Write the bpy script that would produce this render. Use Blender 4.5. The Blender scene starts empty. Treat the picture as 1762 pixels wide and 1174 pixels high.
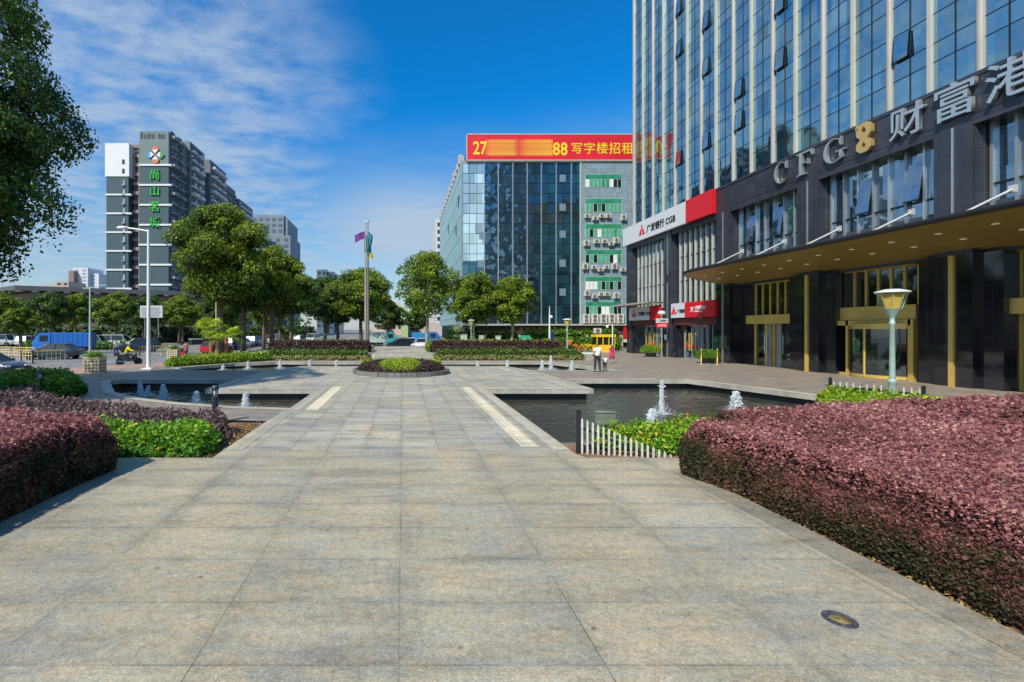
import bpy, bmesh, math, random
import numpy as np
from mathutils import Vector, Matrix
from mathutils.geometry import tessellate_polygon

random.seed(7); rng = np.random.default_rng(11)
SC = bpy.context.scene; COL = SC.collection; R = math.radians

# ---------------------------------------------------------------- camera, sky, sun, exposure
F = 770.0; CX = 693.0; CY = 567.0; H = 2.6
cam_d = bpy.data.cameras.new('camera'); cam = bpy.data.objects.new('camera', cam_d); COL.objects.link(cam)
cam.location = (0, 0, H); cam.rotation_euler = (R(90), 0, 0)
cam_d.sensor_width = 36.0; cam_d.lens = F / 1762 * 36.0
cam_d.shift_x = (881 - CX) / 1762; cam_d.shift_y = -(587 - CY) / 1762
cam_d.clip_start = 0.1; cam_d.clip_end = 6000
SC.camera = cam
SC.render.engine = 'CYCLES'
SC.cycles.use_denoising = True
SC.cycles.max_bounces = 8; SC.cycles.transparent_max_bounces = 8
SC.view_settings.view_transform = 'Standard'; SC.view_settings.look = 'None'
SC.view_settings.gamma = 1.0; SC.view_settings.exposure = 0.26

SUN_DIR = Vector((-0.60, -0.74, 1.0)).normalized()
elev = math.asin(SUN_DIR.z); azim = math.atan2(SUN_DIR.x, SUN_DIR.y)
sd = bpy.data.lights.new('sun', 'SUN'); sd.energy = 4.2; sd.angle = R(0.6); sd.color = (1.0, 0.93, 0.80)
sun = bpy.data.objects.new('sun', sd); COL.objects.link(sun)
sun.rotation_euler = (-SUN_DIR).to_track_quat('-Z', 'Y').to_euler(); sun.location = (-40, -40, 60)

world = bpy.data.worlds.new('World'); SC.world = world; world.use_nodes = True
nt = world.node_tree; nt.nodes.clear()
def N(t, typ, **kw):
    n = t.nodes.new(typ)
    for k, v in kw.items():
        if isinstance(v, (tuple, list, float, int)) and k in n.inputs: n.inputs[k].default_value = v
        else: setattr(n, k, v)
    return n
def ramp(t, fac, stops, interp='LINEAR'):
    n = t.nodes.new('ShaderNodeValToRGB'); n.color_ramp.interpolation = interp
    e = n.color_ramp.elements
    while len(e) > 1: e.remove(e[-1])
    e[0].position = stops[0][0]; c = stops[0][1]; e[0].color = (*c, 1) if isinstance(c, tuple) else (c, c, c, 1)
    for p, c in stops[1:]:
        x = e.new(p); x.color = (*c, 1) if isinstance(c, tuple) else (c, c, c, 1)
    if fac is not None: t.links.new(fac, n.inputs[0])
    return n
def math_(t, op, a, b=None, clamp=False):
    n = t.nodes.new('ShaderNodeMath'); n.operation = op; n.use_clamp = clamp
    for i, v in enumerate((a, b)):
        if v is None: continue
        if isinstance(v, (int, float)): n.inputs[i].default_value = v
        else: t.links.new(v, n.inputs[i])
    return n.outputs[0]
def mixc(t, fac, a, b, mode='MIX'):
    n = t.nodes.new('ShaderNodeMix'); n.data_type = 'RGBA'; n.blend_type = mode
    for i, v in ((0, fac), (6, a), (7, b)):
        if isinstance(v, (int, float)): n.inputs[i].default_value = v
        elif isinstance(v, tuple): n.inputs[i].default_value = (*v, 1) if len(v) == 3 else v
        else: t.links.new(v, n.inputs[i])
    return n.outputs[2]
sky = nt.nodes.new('ShaderNodeTexSky'); sky.sky_type = 'NISHITA'; sky.sun_disc = False
sky.sun_elevation = elev; sky.sun_rotation = azim; sky.altitude = 0
sky.air_density = 1.0; sky.dust_density = 0.6; sky.ozone_density = 3.0
tc = nt.nodes.new('ShaderNodeTexCoord'); sep = nt.nodes.new('ShaderNodeSeparateXYZ')
nt.links.new(tc.outputs['Generated'], sep.inputs[0])
X_, Y_, Z_ = sep.outputs
# the deep polarised blue overhead and the paler air low down belong to the sky itself
tint = ramp(nt, Z_, [(0.0, (0.76, 0.70, 0.62)), (0.22, (0.38, 0.76, 0.90)), (0.42, (0.02, 0.70, 1.16)), (1.0, (0.08, 0.70, 1.15))])
skyc = mixc(nt, 1.0, sky.outputs[0], tint.outputs[0], 'MULTIPLY')
# high thin cloud: a flat layer seen in perspective
zz = math_(nt, 'ADD', math_(nt, 'MAXIMUM', Z_, 0.0), 0.10)
u = math_(nt, 'DIVIDE', X_, zz); v = math_(nt, 'DIVIDE', Y_, zz)
cmb = nt.nodes.new('ShaderNodeCombineXYZ'); nt.links.new(u, cmb.inputs[0]); nt.links.new(v, cmb.inputs[1])
mp = nt.nodes.new('ShaderNodeMapping'); mp.inputs['Rotation'].default_value = (0, 0, R(-30)); mp.inputs['Scale'].default_value = (1.3, 1.9, 1)
nt.links.new(cmb.outputs[0], mp.inputs[0])
n1 = N(nt, 'ShaderNodeTexNoise', Scale=3.4, Detail=9.0, Roughness=0.60, Distortion=0.15); nt.links.new(mp.outputs[0], n1.inputs['Vector'])
n2 = N(nt, 'ShaderNodeTexNoise', Scale=0.42, Detail=3.0, Roughness=0.5); nt.links.new(mp.outputs[0], n2.inputs['Vector'])
# cloud cover: thick to the left (west), clear overhead to the right
cov = math_(nt, 'ADD', math_(nt, 'MULTIPLY', X_, -1.25), math_(nt, 'MULTIPLY', Z_, -0.38))
cov = math_(nt, 'ADD', cov, 0.13)
cov = math_(nt, 'ADD', cov, math_(nt, 'MULTIPLY', math_(nt, 'SUBTRACT', n2.outputs[0], 0.5), 0.9))
covr = ramp(nt, cov, [(0.0, 0.0), (0.42, 1.0)], 'EASE')
wis = ramp(nt, n1.outputs[0], [(0.34, 0.16), (0.60, 1.0)])
cl = math_(nt, 'MULTIPLY', covr.outputs[0], wis.outputs[0])
low = ramp(nt, Z_, [(0.0, 0.85), (0.10, 0.66), (0.30, 0.30), (0.46, 0.0)], 'EASE')
lowc = math_(nt, 'MULTIPLY', low.outputs[0], math_(nt, 'ADD', math_(nt, 'MULTIPLY', n1.outputs[0], 1.4), -0.1), True)
gx_ = math_(nt, 'POWER', 2.718, math_(nt, 'MULTIPLY', math_(nt, 'POWER', math_(nt, 'ABSOLUTE', math_(nt, 'DIVIDE', math_(nt, 'SUBTRACT', X_, 0.01), 0.19)), 2.0), -1.0))
gz_ = math_(nt, 'POWER', 2.718, math_(nt, 'MULTIPLY', math_(nt, 'POWER', math_(nt, 'ABSOLUTE', math_(nt, 'DIVIDE', math_(nt, 'SUBTRACT', Z_, 0.215), 0.095)), 2.0), -1.0))
bank = math_(nt, 'MULTIPLY', math_(nt, 'MULTIPLY', gx_, gz_), math_(nt, 'ADD', n1.outputs[0], 0.62), True)
cl = math_(nt, 'MAXIMUM', math_(nt, 'MULTIPLY', cl, 0.76), math_(nt, 'MAXIMUM', lowc, math_(nt, 'MULTIPLY', bank, 0.92)))
skyf = mixc(nt, cl, skyc, (2.65, 3.3, 4.15))
bg = nt.nodes.new('ShaderNodeBackground'); bg.inputs[1].default_value = 0.145
nt.links.new(skyf, bg.inputs[0])
wo = nt.nodes.new('ShaderNodeOutputWorld'); nt.links.new(bg.outputs[0], wo.inputs[0])

# ---------------------------------------------------------------- authoring measures
def wx(px, Y): return (px - CX) * Y / F
def wz(py, Y): return H + (CY - py) * Y / F

# ---------------------------------------------------------------- materials
MATS = {}
def base(name):
    m = bpy.data.materials.new(name); m.use_nodes = True; t = m.node_tree
    b = t.nodes['Principled BSDF']; return m, t, b
def mat(name, col, rough=0.6, metal=0.0, var=0.12, scale=3.0, bump=0.0, bscale=40.0, spec=0.5, coat=0.0):
    if name in MATS: return MATS[name]
    m, t, b = base(name)
    g = t.nodes.new('ShaderNodeNewGeometry')
    n = N(t, 'ShaderNodeTexNoise', Scale=scale, Detail=5.0, Roughness=0.6); t.links.new(g.outputs['Position'], n.inputs['Vector'])
    lo = tuple(c * (1 - var) for c in col); hi = tuple(min(1, c * (1 + var)) for c in col)
    r = ramp(t, n.outputs[0], [(0.3, lo), (0.7, hi)])
    t.links.new(r.outputs[0], b.inputs['Base Color'])
    b.inputs['Roughness'].default_value = rough; b.inputs['Metallic'].default_value = metal
    b.inputs['Specular IOR Level'].default_value = spec; b.inputs['Coat Weight'].default_value = coat
    if bump > 0:
        n3 = N(t, 'ShaderNodeTexNoise', Scale=bscale, Detail=4.0); t.links.new(g.outputs['Position'], n3.inputs['Vector'])
        bp = N(t, 'ShaderNodeBump', Strength=bump, Distance=0.02); t.links.new(n3.outputs[0], bp.inputs['Height']); t.links.new(bp.outputs[0], b.inputs['Normal'])
    MATS[name] = m; return m
def leafmat(name, stops, transl=0.30, rough=0.5):
    m = bpy.data.materials.new(name); m.use_nodes = True; t = m.node_tree; b = t.nodes['Principled BSDF']
    a = t.nodes.new('ShaderNodeAttribute'); a.attribute_name = 'tone'
    r = ramp(t, a.outputs['Fac'], stops)
    t.links.new(r.outputs[0], b.inputs['Base Color']); b.inputs['Roughness'].default_value = rough
    b.inputs['Specular IOR Level'].default_value = 0.35
    tr = t.nodes.new('ShaderNodeBsdfTranslucent'); t.links.new(r.outputs[0], tr.inputs[0])
    mx = t.nodes.new('ShaderNodeMixShader'); mx.inputs[0].default_value = transl
    t.links.new(b.outputs[0], mx.inputs[1]); t.links.new(tr.outputs[0], mx.inputs[2])
    t.links.new(mx.outputs[0], t.nodes['Material Output'].inputs[0]); MATS[name] = m; return m
def paving(name, bw, bh, c1, c2, cm, offset=0.0, mortar=0.006, stain=0.5, org=(0, 0), rough=0.55, warm=(0.30, 0.27, 0.2), streak=True):
    m, t, b = base(name)
    g = t.nodes.new('ShaderNodeNewGeometry')
    mp = t.nodes.new('ShaderNodeMapping'); mp.inputs['Location'].default_value = (org[0], org[1], 0); t.links.new(g.outputs['Position'], mp.inputs[0])
    br = t.nodes.new('ShaderNodeTexBrick'); br.offset = offset; br.squash = 1.0
    t.links.new(mp.outputs[0], br.inputs['Vector'])
    for k, vv in (('Color1', (*c1, 1)), ('Color2', (*c2, 1)), ('Mortar', (*[(p_ + q_) / 2 for p_, q_ in zip(c1, c2)], 1)), ('Scale', 1.0), ('Mortar Size', mortar), ('Mortar Smooth', 0.3), ('Bias', 0.0), ('Brick Width', bw), ('Row Height', bh)):
        br.inputs[k].default_value = vv
    n = N(t, 'ShaderNodeTexNoise', Scale=1.1, Detail=8.0, Roughness=0.7)
    mps = t.nodes.new('ShaderNodeMapping'); mps.inputs['Scale'].default_value = (0.55, 2.2, 1) if streak else (1, 1, 1); t.links.new(g.outputs['Position'], mps.inputs[0])
    t.links.new(mps.outputs[0], n.inputs['Vector'])
    st = ramp(t, n.outputs[0], [(0.30, 1 - stain), (0.48, 1 - 0.25 * stain), (0.72, 1 + 0.18 * stain)])
    jn = N(t, 'ShaderNodeTexNoise', Scale=0.8, Detail=3.0); t.links.new(g.outputs['Position'], jn.inputs['Vector'])
    brc = mixc(t, math_(t, 'MULTIPLY', br.outputs['Fac'], ramp(t, jn.outputs[0], [(0.40, 0.10), (0.62, 0.85)]).outputs[0]), br.outputs[0], cm)
    c = mixc(t, 1.0, brc, st.outputs[0], 'MULTIPLY')
    # pale worn middles of the slabs
    sx = t.nodes.new('ShaderNodeSeparateXYZ'); t.links.new(mp.outputs[0], sx.inputs[0])
    def cell(o, w):
        f = math_(t, 'FRACT', math_(t, 'DIVIDE', o, w)); return math_(t, 'ABSOLUTE', math_(t, 'SUBTRACT', f, 0.5))
    if offset == 0.0:
        nn = N(t, 'ShaderNodeTexNoise', Scale=1.7, Detail=4.0); t.links.new(g.outputs['Position'], nn.inputs['Vector'])
        e = math_(t, 'MAXIMUM', cell(sx.outputs[0], bw), cell(sx.outputs[1], bh))
        e = math_(t, 'ADD', e, math_(t, 'MULTIPLY', math_(t, 'SUBTRACT', nn.outputs[0], 0.5), 0.5))
        er = ramp(t, e, [(0.28, 1.0), (0.52, 0.0)], 'EASE')
        nw = N(t, 'ShaderNodeTexNoise', Scale=0.35, Detail=2.0); t.links.new(g.outputs['Position'], nw.inputs['Vector'])
        wr = ramp(t, nw.outputs[0], [(0.40, 0.25), (0.60, 1.0)])
        dj = ramp(t, e, [(0.46, 1.0), (0.62, 0.80)]); c = mixc(t, 1.0, c, dj.outputs[0], 'MULTIPLY')
        c = mixc(t, math_(t, 'MULTIPLY', math_(t, 'MULTIPLY', er.outputs[0], wr.outputs[0]), 0.62), c, mixc(t, 1.0, c, tuple(1.35 + (w - 0.27) * 1.6 for w in warm), 'MULTIPLY'))
    # mottled weathering, and ground that drifts between grey and tan
    mo = N(t, 'ShaderNodeTexNoise', Scale=11.0, Detail=6.0, Roughness=0.8); t.links.new(g.outputs['Position'], mo.inputs['Vector'])
    c = mixc(t, 1.0, c, ramp(t, mo.outputs[0], [(0.32, 0.72), (0.5, 1.0), (0.70, 1.22)]).outputs[0], 'MULTIPLY')
    tn_ = N(t, 'ShaderNodeTexNoise', Scale=0.6, Detail=5.0, Roughness=0.6); t.links.new(g.outputs['Position'], tn_.inputs['Vector'])
    c = mixc(t, 1.0, c, ramp(t, tn_.outputs[0], [(0.35, (0.94, 0.96, 1.0)), (0.65, (1.10, 1.04, 0.90))]).outputs[0], 'MULTIPLY')
    t3_ = N(t, 'ShaderNodeTexNoise', Scale=3.2, Detail=5.0, Roughness=0.7); t.links.new(mps.outputs[0], t3_.inputs['Vector'])
    c = mixc(t, 1.0, c, ramp(t, t3_.outputs[0], [(0.36, (0.92, 0.95, 0.96)), (0.50, (1.0, 0.98, 0.94)), (0.62, (1.09, 1.0, 0.88))]).outputs[0], 'MULTIPLY')
    g2_ = N(t, 'ShaderNodeTexNoise', Scale=34.0, Detail=4.0, Roughness=0.8); t.links.new(g.outputs['Position'], g2_.inputs['Vector'])
    c = mixc(t, 1.0, c, ramp(t, g2_.outputs[0], [(0.34, 0.80), (0.66, 1.18)]).outputs[0], 'MULTIPLY')
    sp = N(t, 'ShaderNodeTexNoise', Scale=90.0, Detail=3.0, Roughness=0.7); t.links.new(g.outputs['Position'], sp.inputs['Vector'])
    sr = ramp(t, sp.outputs[0], [(0.35, 0.70), (0.65, 1.28)])
    c = mixc(t, 1.0, c, sr.outputs[0], 'MULTIPLY')
    # small dark spots of chewing gum and leaf stain
    vo = N(t, 'ShaderNodeTexVoronoi', Scale=1.6); t.links.new(g.outputs['Position'], vo.inputs['Vector'])
    vr = ramp(t, vo.outputs['Distance'], [(0.022, 0.45), (0.05, 1.0)])
    c = mixc(t, 1.0, c, vr.outputs[0], 'MULTIPLY')
    vo2 = N(t, 'ShaderNodeTexVoronoi', Scale=3.7); t.links.new(g.outputs['Position'], vo2.inputs['Vector'])
    wn_ = t.nodes.new('ShaderNodeSeparateColor'); t.links.new(vo2.outputs['Color'], wn_.inputs[0])
    dd_ = math_(t, 'ADD', vo2.outputs['Distance'], math_(t, 'MULTIPLY', math_(t, 'GREATER_THAN', wn_.outputs[0], 0.35), 1.0))
    c = mixc(t, 1.0, c, ramp(t, dd_, [(0.03, 0.55), (0.075, 1.0)]).outputs[0], 'MULTIPLY')
    t.links.new(c, b.inputs['Base Color']); b.inputs['Roughness'].default_value = rough
    rr = ramp(t, n.outputs[0], [(0.3, rough - 0.12), (0.7, rough + 0.15)]); t.links.new(rr.outputs[0], b.inputs['Roughness'])
    hh = math_(t, 'ADD', math_(t, 'MULTIPLY', br.outputs['Fac'], -1.0), math_(t, 'MULTIPLY', sp.outputs[0], 0.25))
    bp = N(t, 'ShaderNodeBump', Strength=0.35, Distance=0.006); t.links.new(hh, bp.inputs['Height']); t.links.new(bp.outputs[0], b.inputs['Normal'])
    MATS[name] = m; return m
def wallpanel(name, col, bw, bh, cm, rough=0.2, mortar=0.006, axis='Y', var=0.15, spec=0.5, metal=0.0, offset=0.0, dirt=0.15):
    """stone or metal panels with joints on an upright wall"""
    m, t, b = base(name)
    g = t.nodes.new('ShaderNodeNewGeometry'); s = t.nodes.new('ShaderNodeSeparateXYZ'); t.links.new(g.outputs['Position'], s.inputs[0])
    cb = t.nodes.new('ShaderNodeCombineXYZ')
    h = s.outputs[1] if axis == 'Y' else (s.outputs[0] if axis == 'X' else math_(t, 'ADD', s.outputs[0], s.outputs[1]))
    t.links.new(h, cb.inputs[0]); t.links.new(s.outputs[2], cb.inputs[1])
    br = t.nodes.new('ShaderNodeTexBrick'); br.offset = offset; t.links.new(cb.outputs[0], br.inputs['Vector'])
    c1 = tuple(c * (1 - var) for c in col); c2 = tuple(c * (1 + var) for c in col)
    for k, vv in (('Color1', (*c1, 1)), ('Color2', (*c2, 1)), ('Mortar', (*cm, 1)), ('Scale', 1.0), ('Mortar Size', mortar), ('Brick Width', bw), ('Row Height', bh), ('Mortar Smooth', 0.1)):
        br.inputs[k].default_value = vv
    n = N(t, 'ShaderNodeTexNoise', Scale=1.3, Detail=6.0, Roughness=0.65); t.links.new(g.outputs['Position'], n.inputs['Vector'])
    st = ramp(t, n.outputs[0], [(0.3, 1 - dirt), (0.7, 1 + dirt)])
    t.links.new(mixc(t, 1.0, br.outputs[0], st.outputs[0], 'MULTIPLY'), b.inputs['Base Color'])
    b.inputs['Roughness'].default_value = rough; b.inputs['Specular IOR Level'].default_value = spec; b.inputs['Metallic'].default_value = metal
    bp = N(t, 'ShaderNodeBump', Strength=0.3, Distance=0.01); bp.invert = True; t.links.new(br.outputs['Fac'], bp.inputs['Height']); t.links.new(bp.outputs[0], b.inputs['Normal'])
    MATS[name] = m; return m
def mirror_glass(name, col, wob=0.03, wscale=0.35, rough=0.03, pane=(0.9, 1.2), axis='Y', refl=0.75, inner=(0.01, 0.02, 0.03), tilt=0.012):
    """reflective facade glass: every pane sits a touch out of true, as real ones do"""
    m = bpy.data.materials.new(name); m.use_nodes = True; t = m.node_tree; b = t.nodes['Principled BSDF']
    g = t.nodes.new('ShaderNodeNewGeometry'); s = t.nodes.new('ShaderNodeSeparateXYZ'); t.links.new(g.outputs['Position'], s.inputs[0])
    h = s.outputs[1] if axis == 'Y' else s.outputs[0]
    cb = t.nodes.new('ShaderNodeCombineXYZ')
    t.links.new(math_(t, 'FLOOR', math_(t, 'DIVIDE', h, pane[0])), cb.inputs[0]); t.links.new(math_(t, 'FLOOR', math_(t, 'DIVIDE', s.outputs[2], pane[1])), cb.inputs[1])
    wn = t.nodes.new('ShaderNodeTexWhiteNoise'); wn.noise_dimensions = '3D'; t.links.new(cb.outputs[0], wn.inputs['Vector'])
    nz = N(t, 'ShaderNodeTexNoise', Scale=wscale, Detail=1.5); t.links.new(g.outputs['Position'], nz.inputs['Vector'])
    def vm(op, a, b_):
        n = t.nodes.new('ShaderNodeVectorMath'); n.operation = op
        for i, q in enumerate((a, b_)):
            if isinstance(q, tuple): n.inputs[i].default_value = q
            elif isinstance(q, (int, float)): n.inputs[3 if op == 'SCALE' else i].default_value = q
            elif q is not None: t.links.new(q, n.inputs[i])
        return n.outputs[0]
    off = vm('ADD', vm('SCALE', vm('SUBTRACT', wn.outputs['Color'], (0.5, 0.5, 0.5)), tilt), vm('SCALE', vm('SUBTRACT', nz.outputs['Color'], (0.5, 0.5, 0.5)), wob))
    nn = vm('NORMALIZE', vm('ADD', g.outputs['Normal'], off), None)
    gl = t.nodes.new('ShaderNodeBsdfGlossy'); pv = ramp(t, wn.outputs['Value'], [(0.0, tuple(c * 0.70 for c in col)), (0.12, tuple(c * 0.92 for c in col)), (0.9, tuple(min(1, c * 1.05) for c in col)), (1.0, tuple(min(1, c * 1.22) for c in col))]); t.links.new(pv.outputs[0], gl.inputs['Color']); gl.inputs['Roughness'].default_value = rough; t.links.new(nn, gl.inputs['Normal'])
    b.inputs['Base Color'].default_value = (*inner, 1); b.inputs['Roughness'].default_value = 0.08; t.links.new(nn, b.inputs['Normal'])
    v2 = ramp(t, wn.outputs['Value'], [(0.0, tuple(c * 0.6 for c in inner)), (1.0, tuple(c * 1.7 for c in inner))]); t.links.new(v2.outputs[0], b.inputs['Base Color'])
    mx = t.nodes.new('ShaderNodeMixShader'); mx.inputs[0].default_value = refl
    t.links.new(b.outputs[0], mx.inputs[1]); t.links.new(gl.outputs[0], mx.inputs[2]); t.links.new(mx.outputs[0], t.nodes['Material Output'].inputs[0])
    MATS[name] = m; return m

# ---------------------------------------------------------------- mesh helpers
class MB:
    def __init__(s): s.v = []; s.f = []; s.m = []
    def add(s, vs, fs, mi=0):
        o = len(s.v); s.v += [tuple(p) for p in vs]; s.f += [tuple(i + o for i in f) for f in fs]; s.m += [mi] * len(fs); return s
    def box(s, x0, x1, y0, y1, z0, z1, mi=0, M=None):
        if x0 > x1: x0, x1 = x1, x0
        if y0 > y1: y0, y1 = y1, y0
        if z0 > z1: z0, z1 = z1, z0
        vs = [(x0, y0, z0), (x1, y0, z0), (x1, y1, z0), (x0, y1, z0), (x0, y0, z1), (x1, y0, z1), (x1, y1, z1), (x0, y1, z1)]
        if M is not None: vs = [tuple(M @ Vector(p)) for p in vs]
        return s.add(vs, [(0, 3, 2, 1), (4, 5, 6, 7), (0, 1, 5, 4), (1, 2, 6, 5), (2, 3, 7, 6), (3, 0, 4, 7)], mi)
    def tube(s, pts, rad, n=8, mi=0, cap=True):
        pts = [Vector(p) for p in pts]
        if not hasattr(rad, '__len__'): rad = [rad] * len(pts)
        rings = []
        for i, p in enumerate(pts):
            a = pts[max(0, i - 1)]; b = pts[min(len(pts) - 1, i + 1)]; d = (b - a).normalized()
            up = Vector((0, 0, 1)) if abs(d.z) < 0.9 else Vector((1, 0, 0))
            x = d.cross(up).normalized(); y = d.cross(x).normalized()
            rings.append([p + (x * math.cos(2 * math.pi * k / n) + y * math.sin(2 * math.pi * k / n)) * rad[i] for k in range(n)])
        vs = [q for r in rings for q in r]; fs = []
        for i in range(len(pts) - 1):
            for k in range(n):
                a = i * n + k; b = i * n + (k + 1) % n; fs.append((a, b, b + n, a + n))
        if cap: fs.append(tuple(range(n))[::-1]); fs.append(tuple(range((len(pts) - 1) * n, len(pts) * n)))
        return s.add(vs, fs, mi)
    def lathe(s, prof, n=20, c=(0, 0, 0), mi=0, sx=1, sy=1, axis='z'):
        vs = []; fs = []
        for r, z in prof:
            for k in range(n):
                a = 2 * math.pi * k / n; p = (r * math.cos(a) * sx, r * math.sin(a) * sy, z)
                if axis == 'y': p = (p[0], p[2], p[1])
                if axis == 'x': p = (p[2], p[0], p[1])
                vs.append((c[0] + p[0], c[1] + p[1], c[2] + p[2]))
        for i in range(len(prof) - 1):
            for k in range(n):
                a = i * n + k; b = i * n + (k + 1) % n; fs.append((a, b, b + n, a + n))
        fs.append(tuple(range(n))[::-1]); fs.append(tuple(range((len(prof) - 1) * n, len(prof) * n)))
        return s.add(vs, fs, mi)
    def prism(s, poly, z0, z1, mi=0, holes=(), M=None, bottom=True):
        """poly in xy, extruded z0..z1"""
        loops = [list(poly)] + [list(h) for h in holes]
        tri = tessellate_polygon([[Vector((x, y, 0)) for x, y in l] for l in loops])
        fl = [p for l in loops for p in l]; n = len(fl)
        vs = [(x, y, z1) for x, y in fl] + [(x, y, z0) for x, y in fl]
        fs = []
        for t in tri:
            a, b, c = (fl[i] for i in t)
            if (b[0] - a[0]) * (c[1] - a[1]) - (b[1] - a[1]) * (c[0] - a[0]) < 0: t = t[::-1]
            fs.append(tuple(t))
            if bottom: fs.append(tuple(i + n for i in t[::-1]))
        o = 0
        for li, l in enumerate(loops):
            k = len(l); area = sum(l[i][0] * l[(i + 1) % k][1] - l[(i + 1) % k][0] * l[i][1] for i in range(k))
            for i in range(k):
                a, b = o + i, o + (i + 1) % k
                f = (a, a + n, b + n, b) if (area > 0) == (li == 0) else (a, b, b + n, a + n)
                if li == 0: f = (a, a + n, b + n, b) if area > 0 else (b, b + n, a + n, a)
                fs.append(f)
            o += k
        if M is not None: vs = [tuple(M @ Vector(p)) for p in vs]
        return s.add(vs, fs, mi)
    def sheet(s, poly, z, holes=(), mi=0):
        loops = [list(poly)] + [list(h) for h in holes]
        tri = tessellate_polygon([[Vector((x, y, 0)) for x, y in l] for l in loops])
        fl = [p for l in loops for p in l]; fs = []
        for t in tri:
            a, b, c = (fl[i] for i in t)
            if (b[0] - a[0]) * (c[1] - a[1]) - (b[1] - a[1]) * (c[0] - a[0]) < 0: t = t[::-1]
            fs.append(tuple(t))
        return s.add([(x, y, z) for x, y in fl], fs, mi)
    def build(s, name, mats, parent=None, loc=None, smooth=False, bevel=0.0, rotz=0.0, auto=None):
        me = bpy.data.meshes.new(name); me.from_pydata(s.v, [], s.f)
        if not isinstance(mats, (list, tuple)): mats = [mats]
        for m in mats: me.materials.append(m)
        if len(mats) > 1: me.polygons.foreach_set('material_index', s.m)
        if smooth: me.polygons.foreach_set('use_smooth', [True] * len(s.f))
        me.update()
        if auto: me.set_sharp_from_angle(angle=R(auto))
        o = bpy.data.objects.new(name, me); COL.objects.link(o)
        if parent is not None: o.parent = parent
        if loc is not None: o.location = loc
        if rotz: o.rotation_euler = (0, 0, rotz)
        if bevel > 0:
            b = o.modifiers.new('b', 'BEVEL'); b.width = bevel; b.segments = 2; b.limit_method = 'ANGLE'; b.angle_limit = R(40)
        return o
def tag(o, label, cat, group=None, kind=None):
    o['label'] = label; o['category'] = cat
    if group: o['group'] = group
    if kind: o['kind'] = kind
    return o
def struct(o, label=None):
    o['kind'] = 'structure'
    if label: o['label'] = label
    return o
def thing(name, label, cat, loc=(0, 0, 0), rotz=0.0, group=None, scale=None):
    o = bpy.data.objects.new(name, None); o.empty_display_size = 0.3; COL.objects.link(o); o.location = loc; o.rotation_euler = (0, 0, rotz)
    if scale: o.scale = scale
    return tag(o, label, cat, group)
def dup(root, loc, rotz=0.0, label=None, scale=None, swap=None):
    def cp(o, par):
        c = o.copy(); COL.objects.link(c)
        if par is not None: c.parent = par
        for ch in o.children: cp(ch, c)
        return c
    r = cp(root, None); r.location = loc; r.rotation_euler = (0, 0, rotz)
    if label: r['label'] = label
    if scale: r.scale = scale
    return r
def text(name, s, size, ext, M, m, parent, bold=0.0, spacing=1.0, sx=1.0):
    cu = bpy.data.curves.new(name, 'FONT'); cu.body = s; cu.size = size; cu.extrude = ext; cu.offset = bold; cu.space_character = spacing
    cu.materials.append(m); cu.resolution_u = 3
    q = bpy.data.objects.new(name, cu); COL.objects.link(q); dg = bpy.context.evaluated_depsgraph_get()
    me = bpy.data.meshes.new_from_object(q.evaluated_get(dg)); me.name = name; bpy.data.objects.remove(q)
    o = bpy.data.objects.new(name, me); COL.objects.link(o); o.parent = parent
    o.matrix_local = M @ Matrix.Diagonal((sx, 1, 1, 1)); return o
def MX(p):   # writing on a face that looks along -X, read with decreasing Y
    return Matrix(((0, 0, -1, p[0]), (-1, 0, 0, p[1]), (0, 1, 0, p[2]), (0, 0, 0, 1)))
def MY(p):   # writing on a face that looks along -Y
    return Matrix(((1, 0, 0, p[0]), (0, 0, -1, p[1]), (0, 1, 0, p[2]), (0, 0, 0, 1)))

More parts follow.
